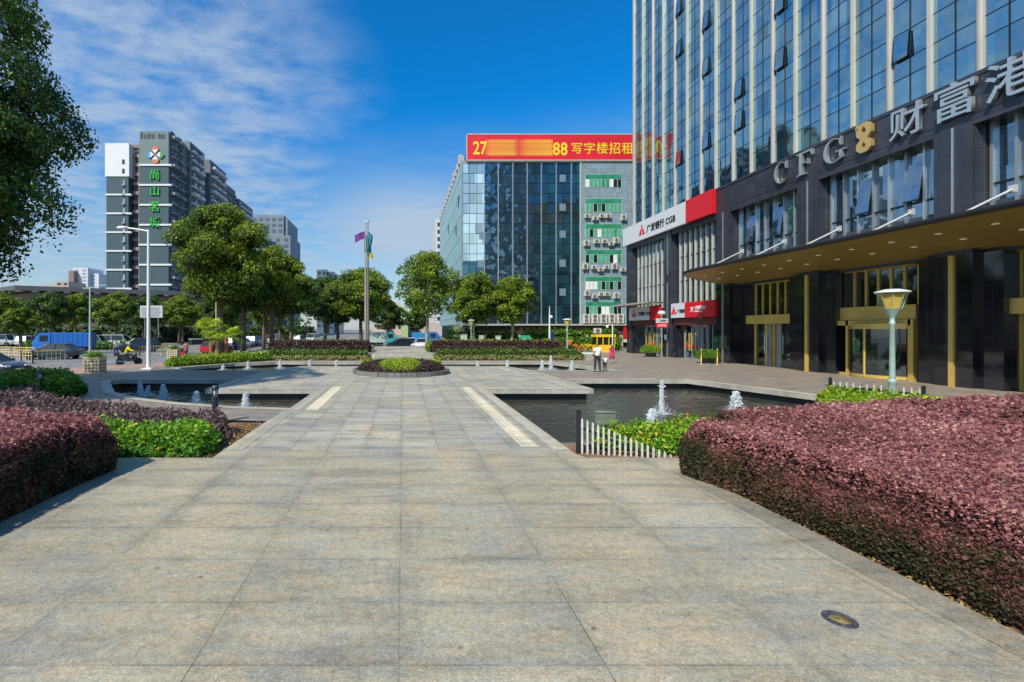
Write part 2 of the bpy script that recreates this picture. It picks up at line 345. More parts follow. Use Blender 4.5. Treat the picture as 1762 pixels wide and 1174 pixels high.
# ---------------------------------------------------------------- foliage
def leaves_mesh(name, P, Nn, size, tone, m, core=None, corem=None, parent=None, loc=None, aspect=0.55, jit=0.7, lean=0.0):
    """one little four-sided leaf per point"""
    n = len(P); Nn = Nn + rng.normal(0, jit, (n, 3)); Nn /= np.linalg.norm(Nn, axis=1)[:, None] + 1e-9
    a = rng.normal(size=(n, 3)); a[:, 2] -= lean
    T = a - (a * Nn).sum(1)[:, None] * Nn; T /= np.linalg.norm(T, axis=1)[:, None] + 1e-9
    B = np.cross(Nn, T); size = np.broadcast_to(np.asarray(size, float), (n,))
    L = (size * rng.uniform(0.7, 1.3, n))[:, None] * 0.5; W = L * aspect
    V = np.empty((n, 4, 3)); V[:, 0] = P - T * L; V[:, 1] = P + B * W + Nn * W * 0.3; V[:, 2] = P + T * L; V[:, 3] = P - B * W + Nn * W * 0.3
    V = V.reshape(-1, 3); cv = []; cf = []; cm = []
    if core is not None: cv, cf = core.v, core.f
    nc = len(cv); allv = np.vstack([V, np.array(cv).reshape(-1, 3)]) if nc else V
    me = bpy.data.meshes.new(name)
    cl = np.array([i for f in cf for i in f], dtype=np.int32) + n * 4; cs = np.array([len(f) for f in cf], dtype=np.int32)
    nl = n * 4 + len(cl); npoly = n + len(cf)
    me.vertices.add(len(allv)); me.vertices.foreach_set('co', allv.astype(np.float32).ravel())
    me.loops.add(nl); me.loops.foreach_set('vertex_index', np.concatenate([np.arange(n * 4, dtype=np.int32), cl]).astype(np.int32))
    sizes = np.concatenate([np.full(n, 4, np.int32), cs]).astype(np.int32)
    st = np.concatenate([[0], np.cumsum(sizes)[:-1]]).astype(np.int32)
    me.polygons.add(npoly); me.polygons.foreach_set('loop_start', st)
    at = me.attributes.new('tone', 'FLOAT', 'FACE'); at.data.foreach_set('value', np.concatenate([tone, np.zeros(len(cf))]).astype(np.float32))
    me.materials.append(m)
    if nc:
        me.materials.append(corem); me.polygons.foreach_set('material_index', np.concatenate([np.zeros(n, np.int32), np.ones(len(cf), np.int32)]).astype(np.int32))
    me.update(calc_edges=True); me.validate()
    o = bpy.data.objects.new(name, me); COL.objects.link(o)
    if parent is not None: o.parent = parent
    if loc is not None: o.location = loc
    return o
def fnoise(P, s, seed=0):
    r = np.random.default_rng(seed); out = np.zeros(len(P)); amp = 1.0
    for o in range(3):
        for k in range(3):
            d = r.normal(size=3) * s * (1.9 ** o); ph = r.uniform(0, 6.28); out += amp * np.sin(P @ d + ph)
        amp *= 0.55
    return out / 3.2
def crown_points(clumps, nleaf, squash=0.8):
    w = np.array([c[3] ** 1.9 for c in clumps]); w /= w.sum(); cnt = rng.multinomial(nleaf, w)
    P = []; Q = []; D = []
    for c, k in zip(clumps, cnt):
        d = rng.normal(size=(k, 3)); d /= np.linalg.norm(d, axis=1)[:, None]
        low = d[:, 2] < -0.35; d[low, 2] *= rng.uniform(-1, 0.6, low.sum())
        d /= np.linalg.norm(d, axis=1)[:, None]
        r = c[3] * (rng.uniform(0.72, 1.06, k) + 0.12 * fnoise(d * 4 + np.array(c[:3]), 1.0, 3))
        p = d * r[:, None]; p[:, 2] *= squash; P.append(p + np.array(c[:3])); Q.append(d); D.append(r / c[3])
    return np.vstack(P), np.vstack(Q), np.concatenate(D)
def make_tree(name, label, cat, x, y, z0, top, cbot, rx, nclump, nleaf, leaf, m, trunk_m, group=None, seed=0, full=0.5, trunk_r=0.22, ry=None, lean=0.0, gap=0.25, droop=0.2, core=True):
    global rng
    keep = rng; rng = np.random.default_rng(100 + seed)
    ry = ry or rx; zc = (top + cbot) / 2 + 0.04 * (top - cbot); rz = (top - cbot) / 2
    t = thing(name, label, cat, (x, y, z0), 0, group)
    cl = []; nclump = int(nclump * 1.5)
    for k in range(nclump):
        u = (k + 0.5) / nclump; zz = 1 - 2 * u; a = k * 2.39996 + rng.uniform(-0.4, 0.4); rr = (1 - zz * zz) ** full
        sh = rng.uniform(0.50, 0.95); cr = rng.uniform(0.19, 0.36) * min(rx, rz) * (1.0 if k % 4 else 1.25)
        f = 1.0 - 0.18 * max(0, zz)      # crowns taper to the top
        cl.append((rr * math.cos(a) * sh * rx * f + lean * zz, rr * math.sin(a) * sh * ry * f, zc - z0 + zz * (rz - cr * 0.7) * rng.uniform(0.9, 1.04), cr))
    for k in range(max(4, nclump // 4)):
        cl.append((*(rng.normal(0, 0.22, 2) * rx), zc - z0 + rng.normal(0, 0.25) * rz, 0.42 * min(rx, rz)))
    P, Q, D = crown_points(cl, nleaf)
    # ragged gaps
    g = fnoise(P, 1.5 / max(rx, 1), 5 + seed); keepm = g > -0.55 - 0.25 + gap
    keepm |= rng.uniform(size=len(P)) < 0.25
    P, Q, D = P[keepm], Q[keepm], D[keepm]
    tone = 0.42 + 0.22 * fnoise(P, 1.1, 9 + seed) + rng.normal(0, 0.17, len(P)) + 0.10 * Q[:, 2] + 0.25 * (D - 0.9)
    cr = None
    if core:
        cr = MB()
        for c in cl:
            if c[3] < 0.3 * min(rx, rz): continue
            q = 0.62 * c[3]; cr.lathe([(0.02, -q * .7), (q * .7, -q * .5), (q, 0), (q * .72, q * .5), (0.02, q * .72)], 7, c[:3])
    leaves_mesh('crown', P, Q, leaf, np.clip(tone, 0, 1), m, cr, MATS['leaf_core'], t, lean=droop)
    mb = MB(); hgt = zc - z0
    bend = [(rng.uniform(-.1, .1), rng.uniform(-.1, .1)) for _ in range(4)]
    pts = [(0, 0, -0.1), (bend[0][0], bend[0][1], hgt * 0.25), (bend[1][0] * 1.5, bend[1][1] * 1.5, hgt * 0.55), (bend[2][0] * 2, bend[2][1] * 2, hgt * 1.0), (0, 0, hgt + rz * 0.55)]
    mb.tube(pts, [trunk_r * 1.45, trunk_r * 1.02, trunk_r * 0.9, trunk_r * 0.6, trunk_r * 0.15], 9)
    for k in range(min(9, nclump)):
        c = cl[(k * 5) % len(cl)]; s0 = hgt * rng.uniform(0.42, 0.8)
        mb.tube([(bend[1][0], bend[1][1], s0), (c[0] * 0.5, c[1] * 0.5, s0 * 0.45 + c[2] * 0.55), (c[0] * .92, c[1] * .92, c[2])], [trunk_r * 0.5, trunk_r * 0.3, trunk_r * 0.08], 6)
    mb.build('trunk', trunk_m, t, smooth=True)
    rng = keep; return t
def inside(poly, P):
    x, y = P[:, 0], P[:, 1]; c = np.zeros(len(P), bool); n = len(poly); j = n - 1
    for i in range(n):
        xi, yi = poly[i]; xj, yj = poly[j]
        hit = ((yi > y) != (yj > y)) & (x < (xj - xi) * (y - yi) / ((yj - yi) if yj != yi else 1e-9) + xi); c ^= hit; j = i
    return c
def edge_dist(poly, P):
    d = np.full(len(P), 1e9); n = len(poly)
    for i in range(n):
        a = np.array(poly[i]); b = np.array(poly[(i + 1) % n]); ab = b - a; t = np.clip(((P[:, :2] - a) @ ab) / (ab @ ab + 1e-9), 0, 1)
        q = a + t[:, None] * ab; d = np.minimum(d, np.linalg.norm(P[:, :2] - q, axis=1))
    return d
def hedge(name, label, cat, poly, z0, h, leaf, dens, m, group=None, corem=None, rnd=0.12, near=6.0, bump=0.06, side_tone=-0.12, kind=None, seed=0, flat=0.0, jit=0.8, aspect=0.6, topfn=None, nmax=420000, bias=0.0, tonefn=None, hollow=False):
    """a clipped mass of leaves over a plan outline; leaves get coarser with distance from the viewer's side"""
    poly = list(poly); n = len(poly); xs = [p[0] for p in poly]; ys = [p[1] for p in poly]
    area = abs(sum(poly[i][0] * poly[(i + 1) % n][1] - poly[(i + 1) % n][0] * poly[i][1] for i in range(n))) / 2
    def lod(P): return np.clip(np.hypot(P[:, 0], P[:, 1]) / near, 1.0, 4.0)
    def ztop(P):
        d = edge_dist(poly, P); r = np.clip(d / (rnd * 2.2), 0, 1)
        z = h * (1 - 0.28 * (1 - r) ** 2) + bump * fnoise(np.c_[P[:, :2], np.zeros(len(P))], 1.6, seed) + bump * 0.7 * fnoise(np.c_[P[:, :2], np.zeros(len(P))], 5.0, seed + 1)
        return z if topfn is None else z * topfn(P)
    nt_ = int(min(nmax, area * dens * (max(xs) - min(xs)) * (max(ys) - min(ys)) / max(area, .1)))
    P = np.c_[rng.uniform(min(xs), max(xs), nt_), rng.uniform(min(ys), max(ys), nt_), np.zeros(nt_)]
    P = P[inside(poly, P)]; l = lod(P); k = rng.uniform(size=len(P)) < 1 / l ** 2; P = P[k]; l = l[k]
    P[:, 2] = z0 + ztop(P) + rng.normal(0, leaf * 0.8, len(P)) * l ** .5; Nn = np.tile([0, 0, 1.0], (len(P), 1))
    tn = 0.60 + 0.16 * fnoise(P, 1.3, seed + 3) + rng.normal(0, 0.15, len(P))
    S = [P]; NN = [Nn]; TT = [tn]; LL = [l]
    orient = sum(poly[i][0] * poly[(i + 1) % n][1] - poly[(i + 1) % n][0] * poly[i][1] for i in range(n))
    for i in range(n):
        a = np.array(poly[i]); b = np.array(poly[(i + 1) % n]); L = np.linalg.norm(b - a)
        if L < 0.02: continue
        nr = np.array([(b - a)[1], -(b - a)[0]]) / L * (1 if orient > 0 else -1); mid = (a + b) / 2
        k_ = int(L * h * dens * 1.15); t = rng.uniform(size=k_); zz = rng.uniform(size=k_) ** 0.85
        q = a + t[:, None] * (b - a); Pq = np.c_[q, np.zeros(k_)]
        zt = ztop(Pq) * 1.0; bulge = 0.5 * rnd * np.sin(np.clip(zz, 0, 1) * math.pi) - rnd * 0.8 * np.clip((zz - 0.8) / 0.2, 0, 1) ** 2
        Pq[:, 2] = z0 + zz * zt; bl = bulge + bump * 1.2 * fnoise(Pq, 2.8, seed + 5) + rng.normal(0, leaf * 0.5, k_)
        Pq[:, :2] += nr * bl[:, None]; l = lod(Pq); kk = rng.uniform(size=k_) < 1 / l ** 2
        S.append(Pq[kk]); NN.append(np.tile([nr[0], nr[1], 0.35], (kk.sum(), 1))); LL.append(l[kk])
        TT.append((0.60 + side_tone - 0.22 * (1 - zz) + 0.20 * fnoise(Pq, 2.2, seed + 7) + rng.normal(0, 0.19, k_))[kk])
    P = np.vstack(S); Nn = np.vstack(NN); tone = np.clip(np.concatenate(TT) + bias, 0, 1); l = np.concatenate(LL)
    if tonefn is not None: tone = np.clip(tonefn(P, tone), 0, 1)
    # solid core a little inside the leaves, inner shade put into its dark colour
    core = MB(); cx, cy = sum(xs) / n, sum(ys) / n
    def shrink(p, q=0.15):
        d = Vector((cx - p[0], cy - p[1])); L = d.length; return (p[0] + d.x / L * q, p[1] + d.y / L * q)
    if hollow:
        hn = fnoise(P, 3.4, seed + 21) ; kp = (hn > -0.50) | ((P[:, 2] > z0 + h * 0.86) & (hn > -0.85)) | (rng.uniform(size=len(P)) < 0.25); P, Nn, tone, l = P[kp], Nn[kp], tone[kp], l[kp]
    core.prism([shrink(p) for p in poly], z0 - 0.05, z0 + h * (0.72 if h > 0.6 else 0.5), bottom=False)
    o = leaves_mesh(name, P, Nn, leaf * l, tone, m, core, corem or MATS['leaf_core'], jit=jit, aspect=aspect)
    if label: tag(o, label, cat, group, kind)
    return o
# ================================================================ materials used in several places
mat('leaf_core', (0.018, 0.026, 0.010), 0.9, var=0.3, scale=6)  # fill inside foliage: the darkening towards the centre is in this colour
mat('maroon_core', (0.028, 0.014, 0.012), 0.9, var=0.3, scale=6)
mat('bark', (0.16, 0.12, 0.085), 0.9, var=0.35, scale=5, bump=0.8, bscale=18)
mat('pale_bark', (0.34, 0.31, 0.26), 0.85, var=0.3, scale=4, bump=0.6, bscale=14)
leafmat('leaf_tree', [(0.0, (0.028, 0.055, 0.008)), (0.40, (0.11, 0.185, 0.014)), (0.70, (0.27, 0.36, 0.022)), (1.0, (0.46, 0.50, 0.035))])
leafmat('leaf_dark', [(0.0, (0.018, 0.042, 0.010)), (0.5, (0.060, 0.125, 0.018)), (1.0, (0.17, 0.26, 0.030))])
leafmat('leaf_yellowgreen', [(0.0, (0.05, 0.11, 0.010)), (0.5, (0.17, 0.30, 0.014)), (1.0, (0.50, 0.58, 0.035))])
leafmat('leaf_green', [(0.0, (0.03, 0.075, 0.010)), (0.45, (0.085, 0.21, 0.014)), (0.8, (0.19, 0.36, 0.018)), (1.0, (0.42, 0.48, 0.04))])
leafmat('leaf_fresh', [(0.0, (0.03, 0.10, 0.010)), (0.45, (0.10, 0.30, 0.016)), (0.8, (0.28, 0.48, 0.02)), (0.93, (0.55, 0.50, 0.05)), (1.0, (0.55, 0.20, 0.05))])
leafmat('leaf_maroon', [(0.0, (0.035, 0.042, 0.018)), (0.18, (0.095, 0.080, 0.032)), (0.34, (0.15, 0.062, 0.050)), (0.55, (0.33, 0.118, 0.115)), (0.78, (0.50, 0.205, 0.20)), (1.0, (0.68, 0.40, 0.34))], 0.38)
leafmat('leaf_brown', [(0.0, (0.022, 0.018, 0.012)), (0.5, (0.070, 0.038, 0.034)), (1.0, (0.17, 0.095, 0.080))], 0.2)
leafmat('leaf_plum', [(0.0, (0.04, 0.042, 0.024)), (0.35, (0.115, 0.075, 0.060)), (0.65, (0.215, 0.135, 0.130)), (1.0, (0.40, 0.29, 0.26))], 0.2)
leafmat('leaf_mixed', [(0.0, (0.03, 0.06, 0.012)), (0.35, (0.10, 0.18, 0.02)), (0.60, (0.22, 0.30, 0.04)), (0.85, (0.42, 0.30, 0.16)), (1.0, (0.55, 0.40, 0.34))])
granite = paving('granite_paving', 1.60, 0.80, (0.375, 0.342, 0.272), (0.322, 0.300, 0.248), (0.13, 0.12, 0.10), org=(0.03, -0.26), stain=0.36, rough=0.75)
granite_far = paving('granite_walk', 0.80, 0.80, (0.42, 0.395, 0.335), (0.325, 0.31, 0.275), (0.12, 0.115, 0.10), offset=0.0, org=(0.03, -0.26), stain=0.45, rough=0.72, warm=(0.27, 0.27, 0.27))
coping = paving('coping_stone', 1.2, 50.0, (0.46, 0.425, 0.35), (0.40, 0.37, 0.31), (0.16, 0.15, 0.13), stain=0.22, warm=(0.27, 0.27, 0.27))
pavers = paving('brown_pavers', 0.40, 0.20, (0.33, 0.29, 0.25), (0.25, 0.215, 0.19), (0.10, 0.085, 0.075), offset=0.5, stain=0.28, warm=(0.27, 0.27, 0.27))
pinkpave = paving('pink_pavers', 0.25, 0.125, (0.50, 0.30, 0.25), (0.42, 0.25, 0.21), (0.22, 0.15, 0.13), offset=0.5, stain=0.25, warm=(0.27, 0.27, 0.27))
tactile = paving('tactile_tiles', 0.30, 0.30, (0.74, 0.66, 0.48), (0.66, 0.60, 0.45), (0.30, 0.26, 0.20), stain=0.25, warm=(0.27, 0.27, 0.27), mortar=0.012)
copside = wallpanel('coping_side', (0.40, 0.37, 0.31), 1.2, 5.0, (0.14, 0.13, 0.11), rough=0.6, axis='XY', dirt=0.3)
pitwall = mat('pond_wall', (0.030, 0.030, 0.028), 0.5, var=0.5, scale=3)
soil = mat('soil', (0.22, 0.11, 0.055), 0.95, var=0.5, scale=5, bump=1.0, bscale=25)
def asphalt():
    m, t, b = base('asphalt'); g = t.nodes.new('ShaderNodeNewGeometry')
    n = N(t, 'ShaderNodeTexNoise', Scale=0.25, Detail=6.0); t.links.new(g.outputs['Position'], n.inputs['Vector'])
    n2 = N(t, 'ShaderNodeTexNoise', Scale=60.0, Detail=3.0); t.links.new(g.outputs['Position'], n2.inputs['Vector'])
    c = mixc(t, 1.0, ramp(t, n.outputs[0], [(0.35, (0.17, 0.165, 0.155)), (0.65, (0.235, 0.23, 0.215))]).outputs[0], ramp(t, n2.outputs[0], [(0.3, 0.8), (0.7, 1.2)]).outputs[0], 'MULTIPLY')
    t.links.new(c, b.inputs['Base Color']); b.inputs['Roughness'].default_value = 0.75; return m
asph = asphalt()
def watermat():
    m, t, b = base('water'); g = t.nodes.new('ShaderNodeNewGeometry')
    mp = t.nodes.new('ShaderNodeMapping'); mp.inputs['Scale'].default_value = (1.0, 1.7, 1); t.links.new(g.outputs['Position'], mp.inputs[0])
    n = N(t, 'ShaderNodeTexNoise', Scale=3.6, Detail=5.0, Roughness=0.62, Distortion=0.8); t.links.new(mp.outputs[0], n.inputs['Vector'])
    n2 = N(t, 'ShaderNodeTexNoise', Scale=9.0, Detail=3.0, Distortion=0.3); t.links.new(mp.outputs[0], n2.inputs['Vector'])
    h = math_(t, 'ADD', n.outputs[0], math_(t, 'MULTIPLY', n2.outputs[0], 0.35))
    bp = N(t, 'ShaderNodeBump', Strength=0.5, Distance=0.015); t.links.new(h, bp.inputs['Height']); t.links.new(bp.outputs[0], b.inputs['Normal'])
    b.inputs['Base Color'].default_value = (0.045, 0.046, 0.034, 1); b.inputs['Roughness'].default_value = 0.06
    b.inputs['IOR'].default_value = 1.33; b.inputs['Specular IOR Level'].default_value = 0.5; return m
water = watermat()

# ================================================================ ground, plaza, ponds
RP = [(3.6, 10.2), (3.6, 19.46), (8.3, 19.46), (8.3, 23.1), (14.7, 23.1), (16.3, 17.4), (12.3, 12.7), (7.4, 10.9)]   # right pond, clockwise
LP = [(-3.7, 14.75), (-5.55, 15.05), (-8.0, 15.9), (-10.05, 17.0), (-11.9, 18.5), (-13.4, 20.6), (-14.4, 22.0), (-14.75, 22.8), (-14.5, 23.1), (-8.6, 23.1), (-8.6, 19.46), (-3.7, 19.46)]
RP2 = [(2.8, 31.6), (7.2, 31.6), (8.2, 28.3), (13.3, 28.3), (12.7, 32.0), (11.6, 35.6), (2.8, 35.6)]
LP2 = [(-2.8, 31.6), (-7.2, 31.6), (-8.2, 28.3), (-13.6, 28.3), (-15.2, 30.2), (-12.8, 34.0), (-10.0, 35.6), (-2.8, 35.6)]
LB = [(-5.4, -8), (-5.4, 8.15), (-6.9, 8.15), (-6.9, 9.06), (-3.85, 9.06), (-3.85, 12.7), (-6.8, 13.05), (-9.8, 14.1), (-12.7, 16.3), (-16.2, 22.3), (-19.2, 23.4), (-19.2, -8)]
# right bed and right pond are one opening; its bed side is filled with soil
RO = [(5.26, -8), (5.26, 8.1), (7.3, 8.1), (7.3, 9.06), (3.75, 9.06), (3.6, 9.3), (3.6, 19.46), (8.3, 19.46), (8.3, 23.1), (14.7, 23.1), (16.3, 17.4), (17.4, 18.3), (18.5, 16.1), (20.2, 13.0), (21.0, -8)]
plaza_out = [(-19.3, -8.2), (25.9, -8.2), (25.9, 62), (13.5, 62), (13.5, 38), (-12.5, 38), (-16.9, 32.0), (-19.3, 29.6)]
pl = MB().sheet(plaza_out, 0.0, [LB, RO, LP, RP2, LP2]).build('plaza_paving', pavers); struct(pl)
wk = MB()
path = [(-5.4, -8.1), (5.26, -8.1), (5.26, 8.1), (7.3, 8.1), (7.3, 9.06), (3.75, 9.06), (3.6, 9.3), (3.6, 9.55), (-3.85, 9.55), (-3.85, 9.06), (-6.9, 9.06), (-6.9, 8.15), (-5.4, 8.15)]
struct(wk.sheet(path, 0.004).build('near_path', granite))
p2 = [(-3.85, 9.55), (3.6, 9.55), (3.6, 19.46), (8.3, 19.46), (8.3, 28.2), (7.1, 31.5), (2.8, 31.5), (2.8, 38), (-2.8, 38), (-2.8, 31.5), (-7.1, 31.5), (-8.1, 28.2), (-8.6, 28.2), (-8.6, 19.46), (-3.7, 19.46), (-3.7, 14.7), (-3.85, 12.7)]
struct(MB().sheet(p2, 0.004, [[(0.1 + 2.7 * math.cos(a * math.pi / 12) - .2, 27 + 2.7 * math.sin(a * math.pi / 12)) for a in range(24)]]).build('plaza_walk', granite_far))
tk = MB()
for x0, x1, y0, y1 in ((2.62, 3.02, 9.86, 20.2), (-3.14, -2.74, 14.4, 20.2)): tk.sheet([(x0, y0), (x1, y0), (x1, y1), (x0, y1)], 0.009)
struct(tk.build('tactile_strip', tactile))
cs = MB()
def offs(poly, d):
    """polygon pushed outwards by d"""
    n = len(poly); A = sum(poly[i][0] * poly[(i + 1) % n][1] - poly[(i + 1) % n][0] * poly[i][1] for i in range(n)); s = 1 if A > 0 else -1; out = []
    for i in range(n):
        a, b, c = Vector(poly[i - 1]), Vector(poly[i]), Vector(poly[(i + 1) % n])
        e1 = (b - a).normalized(); e2 = (c - b).normalized(); n1 = Vector((e1.y, -e1.x)) * s; n2 = Vector((e2.y, -e2.x)) * s
        m = (n1 + n2); m = m / max(0.35, m.length_squared / 2) if m.length > 1e-6 else n1
        q = b + m * d; out.append((q.x, q.y))
    return out
def rimband(mb, poly, w, z):
    o = offs(poly, w); n = len(poly)
    vs = [(x, y, z) for x, y in poly] + [(x, y, z) for x, y in o]
    A = sum(poly[i][0] * poly[(i + 1) % n][1] - poly[(i + 1) % n][0] * poly[i][1] for i in range(n))
    mb.add(vs, [((i, i + n, (i + 1) % n + n, (i + 1) % n) if A > 0 else (i, (i + 1) % n, (i + 1) % n + n, i + n)) for i in range(n)])
for P_ in (LP, RP2, LP2): rimband(cs, P_, 0.38, 0.013)
for x0, x1, y0, y1 in ((7.25, 7.55, 20.0, 24.6), (-7.95, -7.65, 20.0, 24.6), (6.5, 6.8, 27.6, 31.0), (-7.0, -6.7, 27.6, 31.0)): cs.sheet([(x0, y0), (x1, y0), (x1, y1), (x0, y1)], 0.009)
cs.sheet([(3.6, 19.46), (8.3, 19.46), (8.3, 19.95), (3.6, 19.95)], 0.014)
cs.sheet([(3.25, 9.6), (3.6, 9.6), (3.6, 19.94), (3.25, 19.94)], 0.012)
cs.sheet([(-3.85, 9.6), (-3.45, 9.6), (-3.45, 14.2), (-3.80, 14.2)], 0.012)
cs.sheet([(8.3, 23.1), (14.7, 23.1), (14.95, 23.48), (8.3, 23.48)], 0.013)
cs.sheet([(14.7, 23.1), (16.3, 17.4), (16.7, 17.5), (14.95, 23.48)], 0.013)
struct(cs.build('pond_coping', coping))
def pit(loop, name):
    """coping edge, then a recessed dark wall down to below the water"""
    n = len(loop); A = sum(loop[i][0] * loop[(i + 1) % n][1] - loop[(i + 1) % n][0] * loop[i][1] for i in range(n))
    o = offs(loop, 0.22); mb = MB()
    def band(l0, z0, l1, z1, mi):
        vs = [(x, y, z0) for x, y in l0] + [(x, y, z1) for x, y in l1]
        mb.add(vs, [((i, i + n, (i + 1) % n + n, (i + 1) % n) if A < 0 else (i, (i + 1) % n, (i + 1) % n + n, i + n)) for i in range(n)], mi)
    band(loop, 0.013, loop, -0.20, 0); band(loop, -0.20, o, -0.20, 1); band(o, -0.20, o, -1.0, 1)
    return struct(mb.build(name, [copside, pitwall]))
for l_ in (LP, RP2, LP2): pit(l_, 'pond_wall')
pit(RP, 'pond_wall')
def ripples(poly, z, step, seed):
    xs = [p[0] for p in poly]; ys = [p[1] for p in poly]; gx = np.arange(min(xs), max(xs) + step, step); gy_ = np.arange(min(ys), max(ys) + step, step)
    X, Y = np.meshgrid(gx, gy_); r = np.random.default_rng(seed); Z = np.zeros_like(X)
    warp = 0.35 * np.sin(X * 1.3 + 1) * np.cos(Y * 1.1)
    for k in range(16):
        a = r.normal(1.35, .55); w = r.uniform(6, 26); Z += np.sin((X * math.cos(a) + Y * math.sin(a)) * w + r.uniform(0, 6.28) + warp * w * .35) * (0.075 / w) * r.uniform(.5, 1.2) * (.6 + .4 * np.sin(X * r.uniform(.3, 1.2) + Y * r.uniform(.3, 1.2) + r.uniform(0, 6)))
    P = np.c_[X.ravel(), Y.ravel()]; ins = inside(poly, P).reshape(X.shape); nx = len(gx); vs = np.c_[P, z + Z.ravel()]
    q = ins[:-1, :-1] | ins[1:, :-1] | ins[:-1, 1:] | ins[1:, 1:]; j, i = np.nonzero(q); a = j * nx + i
    return vs, np.c_[a, a + 1, a + nx + 1, a + nx]
wv, wf, wo_ = [], [], 0
for pl_, z_, s_, sd_ in ((offs(RP, 0.15), -0.50, .045, 1), (offs(LP, 0.15), -0.50, .05, 2), (offs(RP2, 0.15), -0.36, .12, 3), (offs(LP2, 0.15), -0.36, .12, 4)):
    a, b = ripples(pl_, z_, s_, sd_); wv.append(a); wf.append(b + wo_); wo_ += len(a)
wme = bpy.data.meshes.new('pond_water'); wv = np.vstack(wv); wf = np.vstack(wf).astype(np.int32); wme.vertices.add(len(wv)); wme.vertices.foreach_set('co', wv.astype(np.float32).ravel())
wme.loops.add(wf.size); wme.loops.foreach_set('vertex_index', wf.ravel()); wme.polygons.add(len(wf)); wme.polygons.foreach_set('loop_start', np.arange(len(wf), dtype=np.int32) * 4); wme.polygons.foreach_set('use_smooth', np.ones(len(wf), bool)); wme.materials.append(water); wme.update(calc_edges=True)
wob = bpy.data.objects.new('pond_water', wme); COL.objects.link(wob); struct(wob)
sb = MB()
sb.sheet(LB, -0.06)
sb.sheet([(5.26, -8), (5.26, 8.1), (7.3, 8.1), (7.3, 9.06), (3.75, 9.06), (3.6, 9.3), (3.6, 10.2), (7.4, 10.9), (12.3, 12.7), (16.3, 17.4), (17.4, 18.3), (18.5, 16.1), (20.2, 13.0), (21.0, -8)], -0.06)
struct(sb.build('garden_soil', soil))
kb = MB()
kb.sheet([(-5.4, -8.05), (-5.02, -8.05), (-5.02, 8.15), (-5.4, 8.15)], 0.008); kb.sheet([(4.88, -8.05), (5.26, -8.05), (5.26, 8.1), (4.88, 8.1)], 0.008)
struct(kb.build('path_edging', paving('edging_stone', 0.6, 1.6, (0.255, 0.235, 0.2), (0.225, 0.21, 0.18), (0.09, 0.085, 0.08), stain=0.3, warm=(0.27, 0.27, 0.27))))
# pink footway along the kerb, road, wide ground
pk = MB(); pk.sheet([(-22.0, -60), (-19.3, -60), (-19.3, 29.6), (-16.9, 32.0), (-12.5, 38), (-12.5, 140), (-16.0, 140), (-16.0, 40), (-19.2, 34.0), (-22.0, 31)], -0.004)
struct(pk.build('pink_footway', pinkpave))
kr = MB(); kl = [(-22.0, -60), (-22.0, 31), (-19.2, 34.0), (-16.0, 40), (-16.0, 140)]
for a, b in zip(kl, kl[1:]):
    d = (Vector(b) - Vector(a)).normalized(); nn = Vector((-d.y, d.x)) * 0.18
    kr.prism([a, b, (b[0] + nn.x, b[1] + nn.y), (a[0] + nn.x, a[1] + nn.y)], -0.16, 0.002)
struct(kr.build('kerb', mat('kerb_stone', (0.42, 0.39, 0.34), 0.8, var=0.2, scale=2)))
gd = MB()
gd.sheet([(-2500, -1500), (2500, -1500), (2500, 4000), (-2500, 4000)], -0.13, [[(-21.9, -59), (26, -59), (26, 61), (-15.9, 61), (-15.9, 40), (-19.1, 34), (-21.9, 31)]])
gd.sheet([(-21.9, -59), (26, -59), (26, -8.1), (-21.9, -8.1)], -0.13)
struct(gd.build('ground', mat('city_ground', (0.20, 0.19, 0.17), 0.9, var=0.2, scale=0.05)))
struct(MB().sheet([(-62, -60), (-21.8, -60), (-21.8, 31), (-19.0, 34), (-15.8, 40), (-15.8, 300), (-62, 300)], -0.126).build('road', asph))
struct(MB().sheet([(-15.8, 60), (60, 60), (60, 66), (8, 66), (8, 300), (-15.8, 300)], -0.125).build('side_road', asph))
ml = MB()
for y in range(-10, 120, 9): ml.sheet([(-28.2, y), (-28.05, y), (-28.05, y + 4), (-28.2, y + 4)], -0.121)
ml.sheet([(-34.3, -20), (-34.15, -20), (-34.15, 150), (-34.3, 150)], -0.121)
struct(ml.build('lane_marking', mat('road_paint', (0.6, 0.58, 0.52), 0.7, var=0.25, scale=2)))

# ================================================================ terrace beyond the fountain square
tr = MB(); tr.prism([(-12.4, 40.2), (15.2, 40.2), (15.2, 57), (-15.5, 57), (-15.5, 44)], -0.1, 0.45)
struct(tr.build('terrace', [granite_far]))
st = MB()
for i in range(3): st.prism([(-2.8, 38.0 + i * 0.75), (2.7, 38.0 + i * 0.75), (2.7, 40.25), (-2.8, 40.25)], 0.0, 0.12 * (i + 1))
struct(st.build('terrace_steps', wallpanel('step_stone', (0.40, 0.37, 0.32), 1.2, 0.4, (0.25, 0.23, 0.2), rough=0.6, axis='X', dirt=0.25)))
lw = MB(); lw.prism([(2.75, 39.7), (15.3, 39.7), (15.3, 40.15), (2.75, 40.15)], 0, 0.52); lw.prism([(-12.4, 39.7), (-2.85, 39.7), (-2.85, 40.15), (-12.4, 40.15)], 0, 0.52)
lw.box(15.31, 15.75, 37.2, 40.2, 0, 0.5)
tag(lw.build('terrace_wall', MATS['coping_side']), 'low pale stone wall along the front of the terrace behind the lower hedges', 'wall')
gr = MB().sheet([(-12.2, 43.2), (-3.4, 43.2), (-3.4, 56.8), (-15.2, 56.8), (-15.2, 44.6)], 0.456); gr.sheet([(3.0, 43.2), (15.0, 43.2), (15.0, 56.8), (3.0, 56.8)], 0.456)
struct(gr.build('lawn', mat('lawn_green', (0.12, 0.22, 0.02), 0.9, var=0.35, scale=3, bump=1, bscale=30)))

